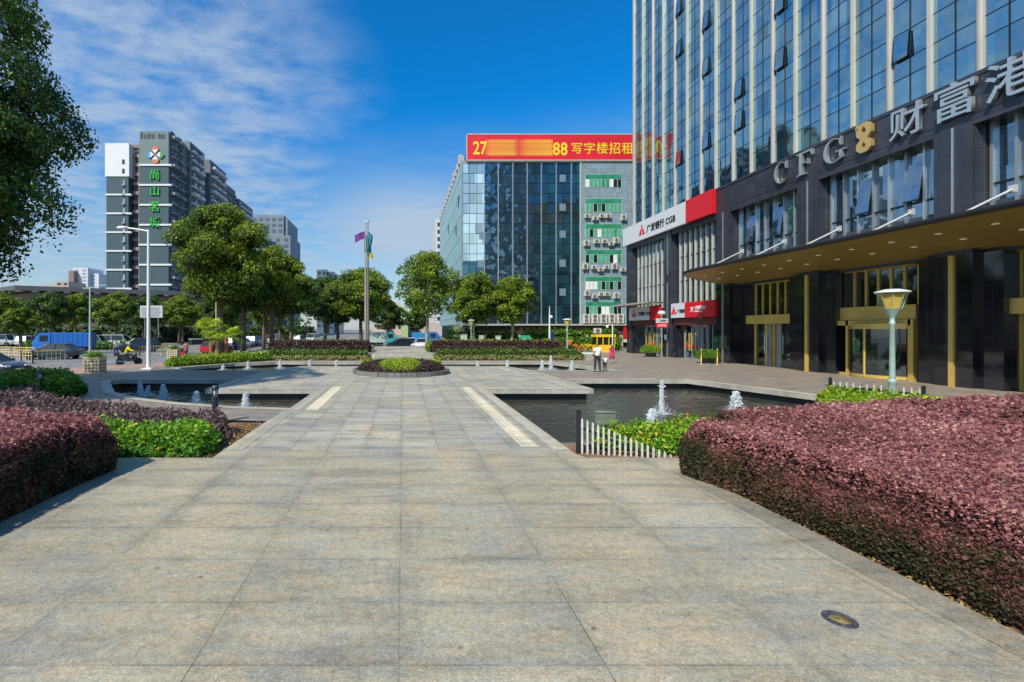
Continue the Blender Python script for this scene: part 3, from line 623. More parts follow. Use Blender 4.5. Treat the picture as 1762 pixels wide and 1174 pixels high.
# round planter in the square
plt = thing('round_planter', 'round stone planter of clipped shrubs in the middle of the square', 'planter', (-0.1, 27.0, 0))
kb = MB(); kb.lathe([(2.9, 0), (2.9, 0.24), (2.72, 0.24), (2.70, 0.10), (0.05, 0.12)], 64)
kb.build('kerb_ring', wallpanel('ring_stone', (0.17, 0.165, 0.155), 0.32, 0.5, (0.05, 0.05, 0.05), rough=0.7, axis='XY', mortar=0.02), plt)
def dome_hedge(name, cx, cy, rx, ry, h, leaf, cnt, m, parent, z0=0.1, seed=0, bias=0.0, tonefn=None, pw=0.45):
    a = rng.uniform(0, 2 * math.pi, cnt); u = rng.uniform(0, 1, cnt) ** 0.5; x = np.cos(a) * u; y = np.sin(a) * u
    z = h * np.clip(1 - u ** 3.2, 0, 1) ** pw; P = np.c_[cx + x * rx, cy + y * ry, z0 + z]
    # side
    k = cnt // 2; a2 = rng.uniform(0, 2 * math.pi, k); zz = rng.uniform(0, 0.8, k); uu = (1 - zz ** (1 / pw)) ** (1 / 3.2)
    P2 = np.c_[cx + np.cos(a2) * uu * rx, cy + np.sin(a2) * uu * ry, z0 + zz * h]; P = np.vstack([P, P2])
    nr = np.c_[(P[:, 0] - cx) / rx ** 2, (P[:, 1] - cy) / ry ** 2, (P[:, 2] - z0) / h ** 2 * 0.6 + 0.05]; nr /= np.linalg.norm(nr, axis=1)[:, None]
    P += nr * (0.035 * fnoise(P, 5, seed) + rng.normal(0, leaf * 0.35, len(P)))[:, None]
    tone = np.clip(0.55 + bias + 0.15 * fnoise(P, 2.5, seed) + rng.normal(0, 0.16, len(P)), 0, 1)
    if tonefn is not None: tone = tonefn(P, tone)
    core = MB(); core.lathe([(1.0, 0.0), (0.93, 0.35 * h), (0.80, 0.66 * h), (0.5, 0.82 * h), (0.02, 0.88 * h)], 28, (cx, cy, z0), sx=rx * .96, sy=ry * .96)
    return leaves_mesh(name, P, nr, leaf, tone, m, core, MATS['leaf_core'], parent)
dome_hedge('shrub_ring', 0, 0.15, 2.62, 2.5, 0.62, 0.10, 9000, MATS['leaf_brown'], plt, seed=3, bias=-0.05)
dome_hedge('shrub_dome', -0.05, -1.1, 1.38, 1.2, 0.80, 0.075, 7000, MATS['leaf_yellowgreen'], plt, seed=4, bias=0.20)
a_ = np.linspace(0.05, math.pi - 0.05, 3800); P_ = np.c_[2.35 * np.cos(a_), 0.3 + 2.15 * np.sin(a_), np.full(3800, 0.55)] + rng.normal(0, 0.09, (3800, 3))
leaves_mesh('yellow_edging', P_, np.tile([0, 0, 1.0], (3800, 1)), 0.10, np.clip(rng.normal(0.75, 0.15, 3800), 0, 1), MATS['leaf_yellowgreen'], parent=plt)

# ================================================================ hedges and beds
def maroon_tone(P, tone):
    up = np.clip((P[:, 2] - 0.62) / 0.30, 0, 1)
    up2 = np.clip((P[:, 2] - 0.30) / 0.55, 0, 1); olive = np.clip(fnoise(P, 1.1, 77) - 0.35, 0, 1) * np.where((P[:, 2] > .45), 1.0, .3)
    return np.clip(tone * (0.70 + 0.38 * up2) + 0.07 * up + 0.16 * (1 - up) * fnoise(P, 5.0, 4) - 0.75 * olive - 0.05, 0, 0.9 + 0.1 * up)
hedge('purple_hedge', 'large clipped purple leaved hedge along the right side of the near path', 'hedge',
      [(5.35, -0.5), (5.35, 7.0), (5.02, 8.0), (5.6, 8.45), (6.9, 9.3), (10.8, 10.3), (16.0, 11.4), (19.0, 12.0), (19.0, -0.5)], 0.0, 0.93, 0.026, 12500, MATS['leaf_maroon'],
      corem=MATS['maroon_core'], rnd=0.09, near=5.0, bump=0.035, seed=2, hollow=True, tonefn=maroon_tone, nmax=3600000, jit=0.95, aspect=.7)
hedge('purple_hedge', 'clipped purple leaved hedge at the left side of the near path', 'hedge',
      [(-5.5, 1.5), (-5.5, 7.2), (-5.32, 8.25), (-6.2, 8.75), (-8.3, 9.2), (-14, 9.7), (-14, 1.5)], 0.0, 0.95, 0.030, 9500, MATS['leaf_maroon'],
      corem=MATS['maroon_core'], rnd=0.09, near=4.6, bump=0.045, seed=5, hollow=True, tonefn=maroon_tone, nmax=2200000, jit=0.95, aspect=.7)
hedge('leafy_border', 'bright green leafy plants between the left purple hedge and the path', 'plants',
      [(-8.4, 9.25), (-4.15, 9.2), (-4.25, 10.2), (-5.0, 10.8), (-8.4, 10.8)], -0.05, 0.44, 0.085, 1100, MATS['leaf_fresh'], rnd=0.1, near=9, bump=0.10, seed=6, aspect=0.5)
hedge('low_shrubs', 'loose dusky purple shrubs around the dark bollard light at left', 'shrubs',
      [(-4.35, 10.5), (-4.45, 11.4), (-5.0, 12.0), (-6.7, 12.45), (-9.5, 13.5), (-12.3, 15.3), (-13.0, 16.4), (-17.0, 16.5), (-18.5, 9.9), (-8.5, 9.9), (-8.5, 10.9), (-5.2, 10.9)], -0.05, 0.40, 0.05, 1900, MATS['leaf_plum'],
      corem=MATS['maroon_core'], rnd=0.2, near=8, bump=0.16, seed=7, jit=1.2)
hedge('green_hedge', 'clipped green hedge block in front, at the far left by the road', 'hedge',
      [(-12.5, 16.6), (-12.9, 18.2), (-19.1, 18.4), (-19.1, 16.6)], -0.05, 0.68, 0.09, 650, MATS['leaf_green'], rnd=0.12, near=14, bump=0.05, seed=8)
hedge('green_hedge', 'clipped green hedge strip ending beside the patterned cream planter', 'hedge',
      [(-15.4, 20.6), (-16.4, 22.4), (-19.1, 23.2), (-19.1, 20.4)], -0.05, 0.55, 0.09, 650, MATS['leaf_green'], rnd=0.12, near=16, bump=0.05, seed=9, bias=0.05)
hedge('leafy_border', 'fresh yellow green leafy plants behind the slanting picket fence by the right pond', 'plants',
      [(4.3, 9.95), (5.5, 9.5), (6.2, 9.3), (7.3, 9.3), (9.5, 10.9), (9.2, 11.35), (7.3, 10.8), (5.0, 10.5)], -0.05, 0.50, 0.085, 1100, MATS['leaf_fresh'], rnd=0.1, near=9, bump=0.09, seed=10, bias=0.10, aspect=0.5)
hedge('ground_cover_bed', 'yellow green ground cover around the street lamp behind the right hedge', 'plants',
      [(12.0, 12.6), (16.2, 17.3), (17.3, 18.0), (18.3, 16.0), (20.0, 12.9), (16, 11.6), (11.2, 10.6)], -0.05, 0.24, 0.09, 650, MATS['leaf_yellowgreen'], rnd=0.15, near=13, bump=0.06, seed=11, bias=0.05)
hedge('terrace_hedge', 'dark clipped hedge on the terrace left of the steps', 'hedge', [(-12.3, 41.2), (-3.1, 41.2), (-3.1, 42.9), (-12.3, 42.9)], 0.45, 0.92, 0.13, 420, MATS['leaf_brown'], corem=MATS['maroon_core'], near=30, bump=0.02, seed=12, rnd=0.06)
hedge('terrace_hedge', 'long dark clipped hedge on the terrace right of the steps', 'hedge', [(2.75, 41.2), (14.7, 41.2), (14.7, 42.9), (2.75, 42.9)], 0.45, 0.90, 0.13, 420, MATS['leaf_brown'], corem=MATS['maroon_core'], near=30, bump=0.02, seed=13, rnd=0.06, bias=0.06)
hedge('yellow_hedge', 'thin yellow green hedge behind the dark terrace hedge right of the steps', 'hedge', [(2.4, 43.0), (14.7, 43.0), (14.7, 43.9), (2.4, 43.9)], 0.45, 0.98, 0.13, 380, MATS['leaf_yellowgreen'], near=30, bump=0.03, seed=14, bias=0.15)
hedge('yellow_hedge', 'thin yellow green hedge behind the dark terrace hedge left of the steps', 'hedge', [(-10.0, 43.0), (-4.3, 43.0), (-4.3, 43.9), (-10.0, 43.9)], 0.45, 0.98, 0.13, 380, MATS['leaf_yellowgreen'], near=30, bump=0.03, seed=15, bias=0.12)
def two_tone(P, t): return np.where(P[:, 2] > 0.40, t * 0.55, 0.55 + 0.45 * t)
hedge('flower_hedge', 'low green hedge flecked with pinkish leaves in front of the terrace, right', 'hedge', [(2.9, 37.7), (15.2, 37.7), (15.0, 39.6), (2.9, 39.6)], 0.0, 0.68, 0.13, 420, MATS['leaf_mixed'], near=28, bump=0.05, seed=16, tonefn=two_tone)
hedge('flower_hedge', 'low green hedge with a brownish foot in front of the terrace, left', 'hedge', [(-11.4, 37.6), (-3.0, 37.6), (-3.0, 39.6), (-11.9, 39.6)], 0.0, 0.62, 0.13, 420, MATS['leaf_mixed'], near=28, bump=0.05, seed=17, tonefn=two_tone)
hedge('bright_hedge', 'bright yellow green hedge curving along the far left pond under the trees', 'hedge',
      [(-16.6, 31.3), (-15.9, 31.2), (-13.8, 34.4), (-11.0, 37.4), (-11.2, 38.6), (-12.4, 38.4), (-15.2, 35.4), (-16.9, 32.6)], 0.0, 0.48, 0.12, 460, MATS['leaf_yellowgreen'], near=26, bump=0.06, seed=18, bias=0.02)
hedge('ivy_wall_hedge', 'tall square clipped green hedge in front of the brown shop fronts', 'hedge', [(15.8, 57.5), (28.0, 57.5), (28.0, 59), (15.8, 59)], -0.1, 2.35, 0.18, 240, MATS['leaf_green'], near=40, bump=0.06, seed=19, bias=-0.1, side_tone=0.0)
hedge('ivy_wall_hedge', 'shorter clipped green hedge behind the two round trees', 'hedge', [(5.6, 58.0), (15.0, 58.0), (15.0, 59.4), (5.6, 59.4)], -0.1, 2.25, 0.18, 240, MATS['leaf_green'], near=40, bump=0.08, seed=20, bias=-0.12, side_tone=0.0)
# fallen leaves and litter in the beds
def litter(name, poly, cnt, sz, label):
    P = np.c_[rng.uniform(min(p[0] for p in poly), max(p[0] for p in poly), cnt), rng.uniform(min(p[1] for p in poly), max(p[1] for p in poly), cnt), np.full(cnt, 0.0)]
    P = P[inside(poly, P)]; P[:, 2] = rng.uniform(-0.05, 0.0, len(P))
    m = MATS.get('dry_leaf') or leafmat('dry_leaf', [(0.0, (0.05, 0.03, 0.015)), (0.5, (0.26, 0.14, 0.05)), (1.0, (0.55, 0.38, 0.14))], 0.1)
    o = leaves_mesh(name, P, np.tile([0, 0, 1.0], (len(P), 1)), sz, rng.uniform(0, 1, len(P)), m, jit=0.35); tag(o, label, 'fallen leaves', kind='stuff')
litter('fallen_leaves', [(5.27, 1.0), (5.27, 8.0), (5.9, 8.0), (5.9, 1.0)], 6500, 0.05, 'dry brown fallen leaves along the foot of the right purple hedge')
litter('fallen_leaves', [(-4.6, 9.1), (-3.86, 9.1), (-3.86, 12.6), (-4.6, 12.6)], 1200, 0.06, 'rusty fallen leaves on the bare soil strip beside the left path edge')
# ================================================================ the office tower on the right
stone = wallpanel('dark_granite', (0.040, 0.043, 0.056), 0.9, 0.62, (0.011, 0.011, 0.013), rough=0.20, axis='XY', var=0.16, spec=0.45)
stone_dk = wallpanel('black_granite', (0.016, 0.016, 0.021), 1.2, 0.9, (0.003, 0.003, 0.004), rough=0.06, axis='XY', var=0.25, spec=0.8)
tglass = mirror_glass('tower_glass', (0.38, 0.58, 0.64), wob=0.06, wscale=0.5, pane=(0.91, 1.27), refl=0.80, inner=(0.012, 0.035, 0.055), tilt=0.022)
wglass = mirror_glass('window_glass', (0.45, 0.58, 0.70), wob=0.03, wscale=0.5, pane=(0.8, 1.6), refl=0.60, inner=(0.012, 0.025, 0.035), tilt=0.04)
dglass = mirror_glass('door_glass', (0.42, 0.50, 0.50), wob=0.02, wscale=0.5, pane=(1.2, 3.0), refl=0.22, inner=(0.008, 0.010, 0.010), tilt=0.02)
cream = mat('cream_metal', (0.52, 0.495, 0.42), 0.38, 0.1, var=0.06, scale=0.8)
pier_m = mat('warm_grey_metal', (0.40, 0.37, 0.335), 0.40, 0.1, var=0.08, scale=0.6)
silver = mat('silver_metal', (0.62, 0.64, 0.62), 0.28, 0.75, var=0.06)
alu = mat('frame_metal', (0.38, 0.40, 0.41), 0.35, 0.6, var=0.08)
dark_m = mat('dark_frame', (0.025, 0.030, 0.034), 0.35, 0.4, var=0.1)
gold = mat('gold_metal', (0.70, 0.49, 0.13), 0.36, 0.35, var=0.10, scale=1.0)
goldsoff = wallpanel('gold_soffit', (0.36, 0.25, 0.068), 1.2, 1.2, (0.10, 0.06, 0.02), rough=0.42, axis='XY', var=0.05, metal=0.35, dirt=0.08)
brass = mat('brass_logo', (0.80, 0.52, 0.19), 0.30, 0.6, var=0.05)
white_p = mat('white_paint', (0.80, 0.80, 0.78), 0.45, var=0.04)
red_p = mat('red_sign', (0.62, 0.010, 0.020), 0.40, var=0.05)
red_dk = mat('dark_red_panel', (0.10, 0.022, 0.022), 0.5, var=0.2)
signw = mat('sign_white', (0.62, 0.64, 0.66), 0.45, var=0.04)
black_p = mat('black_paint', (0.015, 0.015, 0.017), 0.4, var=0.1)
XF = 25.0; PZ = 13.8
tw = thing('office_tower', 'tall glass office tower with cream fins and dark stone base at the right', 'office building', (XF, 30, 0))
T0 = (-XF, -30, 0)
def tb(mb, name, m, **k): return mb.build(name, m, tw, loc=T0, **k)
fins_y = [48.75 - 1.825 * i for i in range(24)]
m_ = MB(); m_.box(XF + .28, XF + 22, 6.2, 48.9, PZ, 92); tb(m_, 'glass_wall', tglass)
# left end of the tower, seen almost edge on
m_ = MB(); m_.box(XF + 0.2, XF + 0.6, 48.9, 49.05, PZ, 92); tb(m_, 'corner_trim', cream)
for i, y in enumerate(fins_y):
    m_ = MB()
    if i % 2 == 1: m_.box(XF + 0.10, XF + .279, y - .07, y + .07, PZ, 92)
    else: m_.lathe([(0.15, PZ), (0.15, 92)], 14, (XF + .28, y, 0), sx=1.15, sy=1.0)
    tb(m_, 'fin', cream if i % 2 else pier_m, smooth=(i % 2 == 0), auto=40)
m_ = MB(); z = PZ; zs = []
while z < 92:
    for o in (0, 1.5, 2.4): zs.append(z + o)
    z += 3.8
for z in zs[1:]: m_.box(XF + .262, XF + .285, 6.2, 48.85, z - .022, z + .022)
tb(m_, 'horizontal_mullion', dark_m)
m_ = MB()
for i in range(len(fins_y) - 1): y = (fins_y[i] + fins_y[i + 1]) / 2; m_.box(XF + .256, XF + .285, y - .02, y + .02, PZ, 92)
tb(m_, 'vertical_mullion', dark_m)
# sashes pushed open
for px, py in ((1162, 25), (1167, 100), (1211, 45), (1211, 122), (1264, 158), (1262, 240), (1342, 105), (1336, 12), (1546, 82), (1208, 262), (1160, 292)):
    Yq = F * XF / (px - CX); k = min(range(len(fins_y) - 1), key=lambda i: abs((fins_y[i] + fins_y[i + 1]) / 2 + .45 - Yq)); y1 = fins_y[k] - .22; y0 = y1 - .72
    zt = H + (CY - py) / F * Yq; zb = min(zs, key=lambda q: abs(q - zt)); h = 1.28; ang = R(4.0)
    M = Matrix.Translation((XF + .25, 0, zb + h)) @ Matrix.Rotation(ang, 4, 'Y')
    w = MB(); w.box(-.05, 0, y0, y1, -h, 0, 0, M)
    for a, b, c, d in ((y0, y0 + .03, -h, 0), (y1 - .03, y1, -h, 0), (y0, y1, -h, -h + .05)): w.box(-.06, .03, a, b, c, d, 1, M)
    w.box(.0, .25, y0 + .03, y0 + .06, -h + .02, -h + .05, 1, M)
    tb(w, 'open_window', [tglass, dark_m])
# ---- dark stone base: frieze, piers, window bays
piers = [49.45, 42.25, 34.95, 27.65, 20.35, 13.05, 5.75]
m_ = MB(); m_.box(XF, XF + 1.0, 3.0, 50.2, 12.05, PZ); m_.box(XF + 1.0, XF + 22, 3.0, 50.15, 11.9, PZ - .003)
m_.box(XF - .05, XF + .2, 3.0, 50.25, PZ - .16, PZ + .02); tb(m_, 'frieze', stone)
for i, y in enumerate(piers):
    m_ = MB(); hw = 0.72 if i > 1 else .55
    m_.box(XF, XF + 1.3, y - hw, y + hw, 5.96 if i > 1 else 0, 12.05); tb(m_, 'pier', stone)
    if i > 1: m_ = MB(); m_.box(XF, XF + 1.3, y - hw, y + hw, 0, 5.955); tb(m_, 'lower_pier', stone_dk)  # dark glossy foot of the pier; its black also holds the canopy shade
    if 2 < i < 6: m_ = MB(); m_.box(XF + .25, XF + 1.29, y - 1.55, y + 1.55, 0, 5.95); tb(m_, 'pier_return', stone_dk)
    if i > 0:
        st_ = MB(); st_.box(XF - .03, XF + .01, y - .03, y + .03, 7.7, 11.75); st_.box(XF - .05, XF + .02, y - .05, y - .031, 7.7, 11.75)
        tb(st_, 'light_strip', silver)
        if i > 2:
            g_ = MB(); g_.box(XF - .10, XF + .02, y - .09, y + .09, 0, 5.95); tb(g_, 'gold_strip', gold)
        else:
            g_ = MB(); g_.box(XF - .06, XF + .02, y - .04, y + .04, 0, 7.0); tb(g_, 'light_strip', silver)
bays = [(piers[i] - .6 - .1 * (i > 0), piers[i + 1] + .72 - .12 * (i == 0)) for i in range(6)]
for i, (ya, yb) in enumerate(bays):      # ya > yb
    w = ya - yb
    if i < 2:                            # tall banking hall windows with close white fins
        n = 8
        g_ = MB(); g_.box(XF + .55, XF + .62, yb, ya, 4.6, 11.4); g_.box(XF + .6, XF + .66, yb, ya, 0.0, 4.2); tb(g_, 'window', wglass)
        h_ = MB(); h_.box(XF + .0, XF + 1.2, yb, ya, 11.4, 12.04); tb(h_, 'lintel', stone); h_ = MB(); h_.box(XF + .45, XF + 1.2, yb, ya, 4.1, 4.7); tb(h_, 'lintel', stone)
        for k in range(n):
            y = yb + (k + .6) * w / (n + .2); f_ = MB(); f_.box(XF + .43, XF + .56, y - .055, y + .055, 4.7, 11.4); tb(f_, 'window_fin', cream)
            if i == 1 and k < 5: f_ = MB(); f_.box(XF + .5, XF + .6, y - .05, y + .05, 0, 4.1); tb(f_, 'shopfront_fin', alu)
        b_ = MB()
        for z in (7.0, 9.2): b_.box(XF + .5, XF + .56, yb, ya, z - .04, z + .04)
        tb(b_, 'transom', dark_m)
        s_ = MB(); s_.box(XF + .1, XF + .62, yb, yb + .5, 0, 4.1); tb(s_, 'shop_side_wall', stone_dk); s_ = MB(); s_.box(XF + .1, XF + .62, ya - .4, ya, 0, 4.1); tb(s_, 'shop_side_wall', stone_dk)
        # glazed shop doors with twin bar handles
        dy = (ya + yb) / 2 + (0.9 if i else 0.1); d_ = MB()
        for yy in (dy - 1.0, dy, dy + 1.0): d_.box(XF + .48, XF + .6, yy - .04, yy + .04, 0, 2.9)
        d_.box(XF + .48, XF + .6, dy - 1.04, dy + 1.04, 2.9, 3.02); d_.box(XF + .48, XF + .6, dy - 1.0, dy + 1.0, 0, .12); dd = tb(d_, 'shop_door', alu)
        hd = MB()
        for yy in (dy - .15, dy + .15, dy - .7, dy + .7): hd.tube([(XF + .38, yy, .7), (XF + .38, yy, 2.3)], .035, 6)
        hd.build('handle', gold, dd)
        rr = MB(); rr.box(XF + .52, XF + .58, dy - .96, dy + .96, 1.0, 1.22); rr.build('red_band', red_p, dd)
    else:
        g_ = MB(); g_.box(XF + .75, XF + .82, yb, ya, 6.2, 11.6); tb(g_, 'window', wglass)
        h_ = MB(); h_.box(XF + .02, XF + 1.2, yb, ya, 11.6, 12.04); tb(h_, 'lintel', stone); h_ = MB(); h_.box(XF + .5, XF + 1.2, yb, ya, 5.9, 6.7); tb(h_, 'sill_wall', stone)
        h_ = MB(); h_.box(XF + .06, XF + .8, ya - .06, ya - .025, 6.0, 11.6); tb(h_, 'reveal', stone)
        n = 7
        for k in range(n + 1):
            y = yb + .12 + k * (w - .3) / n; f_ = MB(); f_.box(XF + .60, XF + .76, y - .05, y + .05, 6.7, 11.6); tb(f_, 'mullion', silver if k % 2 else alu)
        b_ = MB(); b_.box(XF + .66, XF + .74, yb, ya, 8.9, 8.98); b_.box(XF + .70, XF + .74, yb, ya, 7.2, 7.26); tb(b_, 'transom', dark_m)
        b_ = MB(); b_.box(XF + .70, XF + .745, yb, ya, 7.3, 8.2); tb(b_, 'spandrel_panel', mat('grey_panel', (0.06, 0.065, 0.075), 0.3, var=0.1))
        for k in ((1, 4) if i == 3 else ((2, 5) if i == 2 else (3,))):
            y = yb + .12 + k * (w - .3) / n; q = (w - .3) / n
            M = Matrix.Translation((XF + .68, 0, 10.9)) @ Matrix.Rotation(R(8), 4, 'Y'); o_ = MB(); o_.box(-.03, .0, y + .06, y + q - .06, -1.9, 0, 0, M); o_.box(-.05, .02, y + .06, y + q - .06, -1.95, -1.88, 1, M)
            tb(o_, 'open_window', [wglass, dark_m])
for i, y in enumerate((6.3, 6.3)): pass
# dark inner body so that nothing shows through
m_ = MB(); m_.box(XF + 1.35, XF + 22, 3.0, 50.1, -.1, 11.9); tb(m_, 'inner_wall', stone_dk)
# ---- entrance zone under the canopy
XG = XF + 1.0
m_ = MB(); m_.box(XG + .05, XG + .34, 3.0, 34.2, 0, 5.97); tb(m_, 'entrance_wall', stone_dk)
def gold_bay(ya, yb, n, zt0, zt1, door):
    g_ = MB(); g_.box(XG, XG + .04, yb, ya, zt1, 5.95); tb(g_, 'window', dglass)
    for k in range(n + 1):
        y = yb + k * (ya - yb) / n; f_ = MB(); f_.box(XG - .07, XG + .02, y - .05, y + .05, zt1, 5.95); tb(f_, 'gold_mullion', gold)
    f_ = MB(); f_.box(XG - .5, XG + .03, yb - .25, ya + .35, zt0, zt1); tb(f_, 'gold_beam', gold); f_ = MB(); f_.box(XG - .2, XG + .02, yb, ya, 5.85, 5.96); tb(f_, 'gold_beam', gold)
    if door == 'pair':
        g_ = MB(); g_.box(XG, XG + .04, yb, ya, 0, zt0); tb(g_, 'window', dglass)
        for y in (ya, ya - .95, (ya + yb) / 2 - .05, yb):
            f_ = MB(); f_.box(XG - .10, XG + .03, y - .07, y + .07, 0, zt0); tb(f_, 'gold_post', gold)
        for y in ((ya + yb) / 2 + .62, (ya + yb) / 2 - .75):
            h_ = MB(); h_.tube([(XG - .12, y - .09, .9), (XG - .12, y - .09, 2.2)], .03, 6); h_.tube([(XG - .12, y + .09, .9), (XG - .12, y + .09, 2.2)], .03, 6); tb(h_, 'door_handle', silver)
        for y in (ya - 1.2, (ya + yb) / 2 - .4):
            h_ = MB(); h_.box(XG - .03, XG - .005, y - .2, y + .2, 0, zt0); tb(h_, 'grey_side_panel', alu)
gold_bay(32.9, 29.7, 5, 3.0, 3.62, 'pair')
gold_bay(26.35, 22.5, 6, 3.12, 3.85, None)
gold_bay(18.8, 14.6, 5, 3.25, 3.9, 'pair')
# round glass revolving door in its gold frame
rd = MB(); ya, yb = 26.5, 22.35
for y, wd in ((ya, .14), (ya - .95, .07), (yb + .0, .12)): rd.box(XF + .35, XF + .62, y - wd, y + wd, 0, 3.1)
rd.box(XF + .35, XF + .62, yb, ya, 2.82, 3.1); rd.box(XF + .45, XF + .7, yb, ya, 0, .14)
cy = (ya + yb) / 2 - .45; rdo = tb(rd, 'revolving_door', gold)
g_ = MB(); pts = [(XF + .9 - 1.15 * math.cos(a), cy + 1.55 * math.sin(a)) for a in np.linspace(-1.35, 1.35, 15)]
for (x0, y0), (x1, y1) in zip(pts, pts[1:]): g_.add([(x0, y0, .14), (x1, y1, .14), (x1, y1, 2.8), (x0, y0, 2.8)], [(0, 3, 2, 1)])
g_.build('curved_glass', dglass, rdo, smooth=True)
f_ = MB()
for k in (0, 7, 14): x0, y0 = pts[k]; f_.tube([(x0 - .02, y0, .1), (x0 - .02, y0, 2.85)], .05, 6)
for (x0, y0), (x1, y1) in zip(pts, pts[1:]):
    f_.add([(x0 - .04, y0, .02), (x1 - .04, y1, .02), (x1 - .04, y1, .2), (x0 - .04, y0, .2)], [(0, 3, 2, 1)]); f_.add([(x0 - .04, y0, 2.62), (x1 - .04, y1, 2.62), (x1 - .04, y1, 2.9), (x0 - .04, y0, 2.9)], [(0, 3, 2, 1)])
f_.build('curved_frame', gold, rdo)
g_ = MB(); g_.box(XG, XG + .04, yb, ya, 0.1, 3.1); g_.build('back_glass', dglass, rdo)
# ---- canopy: gold soffit sloping up to a dark rounded lip
cn = MB(); cv = []; out = [(25.9, 35.2), (25.0, 35.3), (23.4, 35.35), (22.3, 35.2), (21.75, 34.6), (21.55, 33.6)] + [(21.5, y) for y in (28, 22, 16, 10, 3.2)] + [(25.9, 3.2)]
def zc(x): return 5.98 + (25.9 - x) / 4.4 * 0.92
n = len(out); vs = [(x, y, zc(x)) for x, y in out] + [(x, y, zc(x) + .22) for x, y in out]
fs = [(i, (i + 1) % n, (i + 1) % n + n, i + n) for i in range(n)]
cn.add([(x, y, z) for x, y, z in vs], [tuple(range(n))], 0); cn.add(vs, fs, 1); cn.add(vs, [tuple(range(n, 2 * n))[::-1]], 1)
cno = tb(cn, 'canopy', [goldsoff, dark_m])
lp = MB(); lp.tube([(x, y, zc(x) + .11) for x, y in out[:-1]], .13, 8); lp.build('lip', dark_m, cno, smooth=True)
lampm = bpy.data.materials.new('downlight_glow'); lampm.use_nodes = True; b = lampm.node_tree.nodes['Principled BSDF']
b.inputs['Base Color'].default_value = (0.9, 0.85, 0.7, 1); b.inputs['Emission Color'].default_value = (1, 0.88, 0.65, 1); b.inputs['Emission Strength'].default_value = 0.10
for k in range(16):
    for x in (22.7, 23.75):
        y = 33.6 - k * 1.83; dl = MB(); dl.lathe([(.11, 0), (.11, -.02), (.09, -.024), (.02, -.024)], 14, (x, y, zc(x))); dl.build('downlight', lampm, cno)
for k in range(9):
    y = 32.9 - k * 3.65; rd_ = MB(); rd_.tube([(22.1, y, 6.95), (24.98, y, 8.35)], .055, 6); rd_.box(24.9, 25.0, y - .12, y + .12, 8.2, 8.5); rd_.build('tie_rod', mat('rod_grey', (.50, .50, .48), .4), cno)

# ---- lettering on the frieze
sg = thing('building_sign', 'silver raised letters CFG, gold knot emblem and three characters on the dark frieze', 'sign', (XF, 24, 12.1))
def serif(name, polys, y0, z0, w, h, d=.16, m=silver, holes=None):
    """flat letter outline (u right, v up, 0..1) standing off the stone"""
    M = Matrix(((0, 0, -1, -.04), (-1, 0, 0, y0 - 24), (0, 1, 0, z0 - 12.1), (0, 0, 0, 1)))
    mb = MB()
    for k, p in enumerate(polys): mb.prism([(u * w, v_ * h) for u, v_ in p], 0, d, holes=[[(u * w, v_ * h) for u, v_ in q] for q in (holes[k] if holes else [])], M=M)
    return mb.build(name, m, sg)
def arcp(cx, cy, rx, ry, a0, a1, t0, t1, n=22):
    """crescent stroke that swells in its middle, from angle a0 to a1"""
    o = []; i_ = []
    for k in range(n + 1):
        s = k / n; a = R(a0 + (a1 - a0) * s); t = t0 + (t1 - t0) * math.sin(math.pi * s)
        o.append((cx + rx * math.cos(a), cy + ry * math.sin(a))); i_.append((cx + (rx - t) * math.cos(a), cy + (ry - t * .35) * math.sin(a)))
    return o + i_[::-1]
serif('letter', [arcp(.5, .5, .5, .5, 42, 318, .03, .17), [(.84, .62), (.90, .62), (.90, 1.0), (.84, .93), (.78, .86)]], 29.9, 12.2, 1.05, 1.38)
serif('letter', [[(.18, 0), (.36, 0), (.36, 1), (.18, 1)], [(.03, 0), (.17, 0), (.17, .05), (.03, .05)], [(.37, 0), (.54, 0), (.54, .05), (.37, .05)], [(.03, .95), (.17, .95), (.17, 1), (.03, 1)], [(.37, .94), (.92, .94), (.92, 1), (.37, 1)], [(.87, .74), (.93, .74), (.93, .935), (.80, .935)], [(.37, .49), (.68, .49), (.68, .54), (.37, .54)], [(.64, .40), (.70, .40), (.70, .64), (.64, .64)]], 28.25, 12.2, 1.25, 1.38)
serif('letter', [arcp(.48, .5, .48, .5, 42, 330, .03, .16), [(.80, .64), (.85, .64), (.85, 1.0), (.80, .93), (.74, .86)], [(.76, .06), (.90, .12), (.90, .40), (.76, .40)], [(.60, .405), (1.04, .405), (1.04, .45), (.60, .45)]], 26.4, 12.2, 1.25, 1.38)
octo = lambda cx, cy, rx, ry, q=.42: [(cx - rx * q, cy - ry), (cx + rx * q, cy - ry), (cx + rx, cy - ry * q), (cx + rx, cy + ry * q), (cx + rx * q, cy + ry), (cx - rx * q, cy + ry), (cx - rx, cy + ry * q), (cx - rx, cy - ry * q)]
dia = lambda cx, cy, r: [(cx - r, cy), (cx, cy + r), (cx + r, cy), (cx, cy - r)]
serif('emblem', [octo(.52, .73, .46, .265), octo(.52, .24, .46, .225), [(.0, .86), (.14, .80), (.20, .99), (.06, 1.0)]], 24.5, 12.1, .85, 1.62, m=brass, d=.2, holes=[[dia(.52, .74, .15)], [dia(.52, .24, .13)], []])
for ch, y0, s in (('财', 22.85, 1.62), ('富', 21.0, 1.72), ('港', 19.1, 1.72)):
    o = text('character', ch, s, .09, MX((-.13, y0 - 24, .17)), silver, sg, bold=0.012)
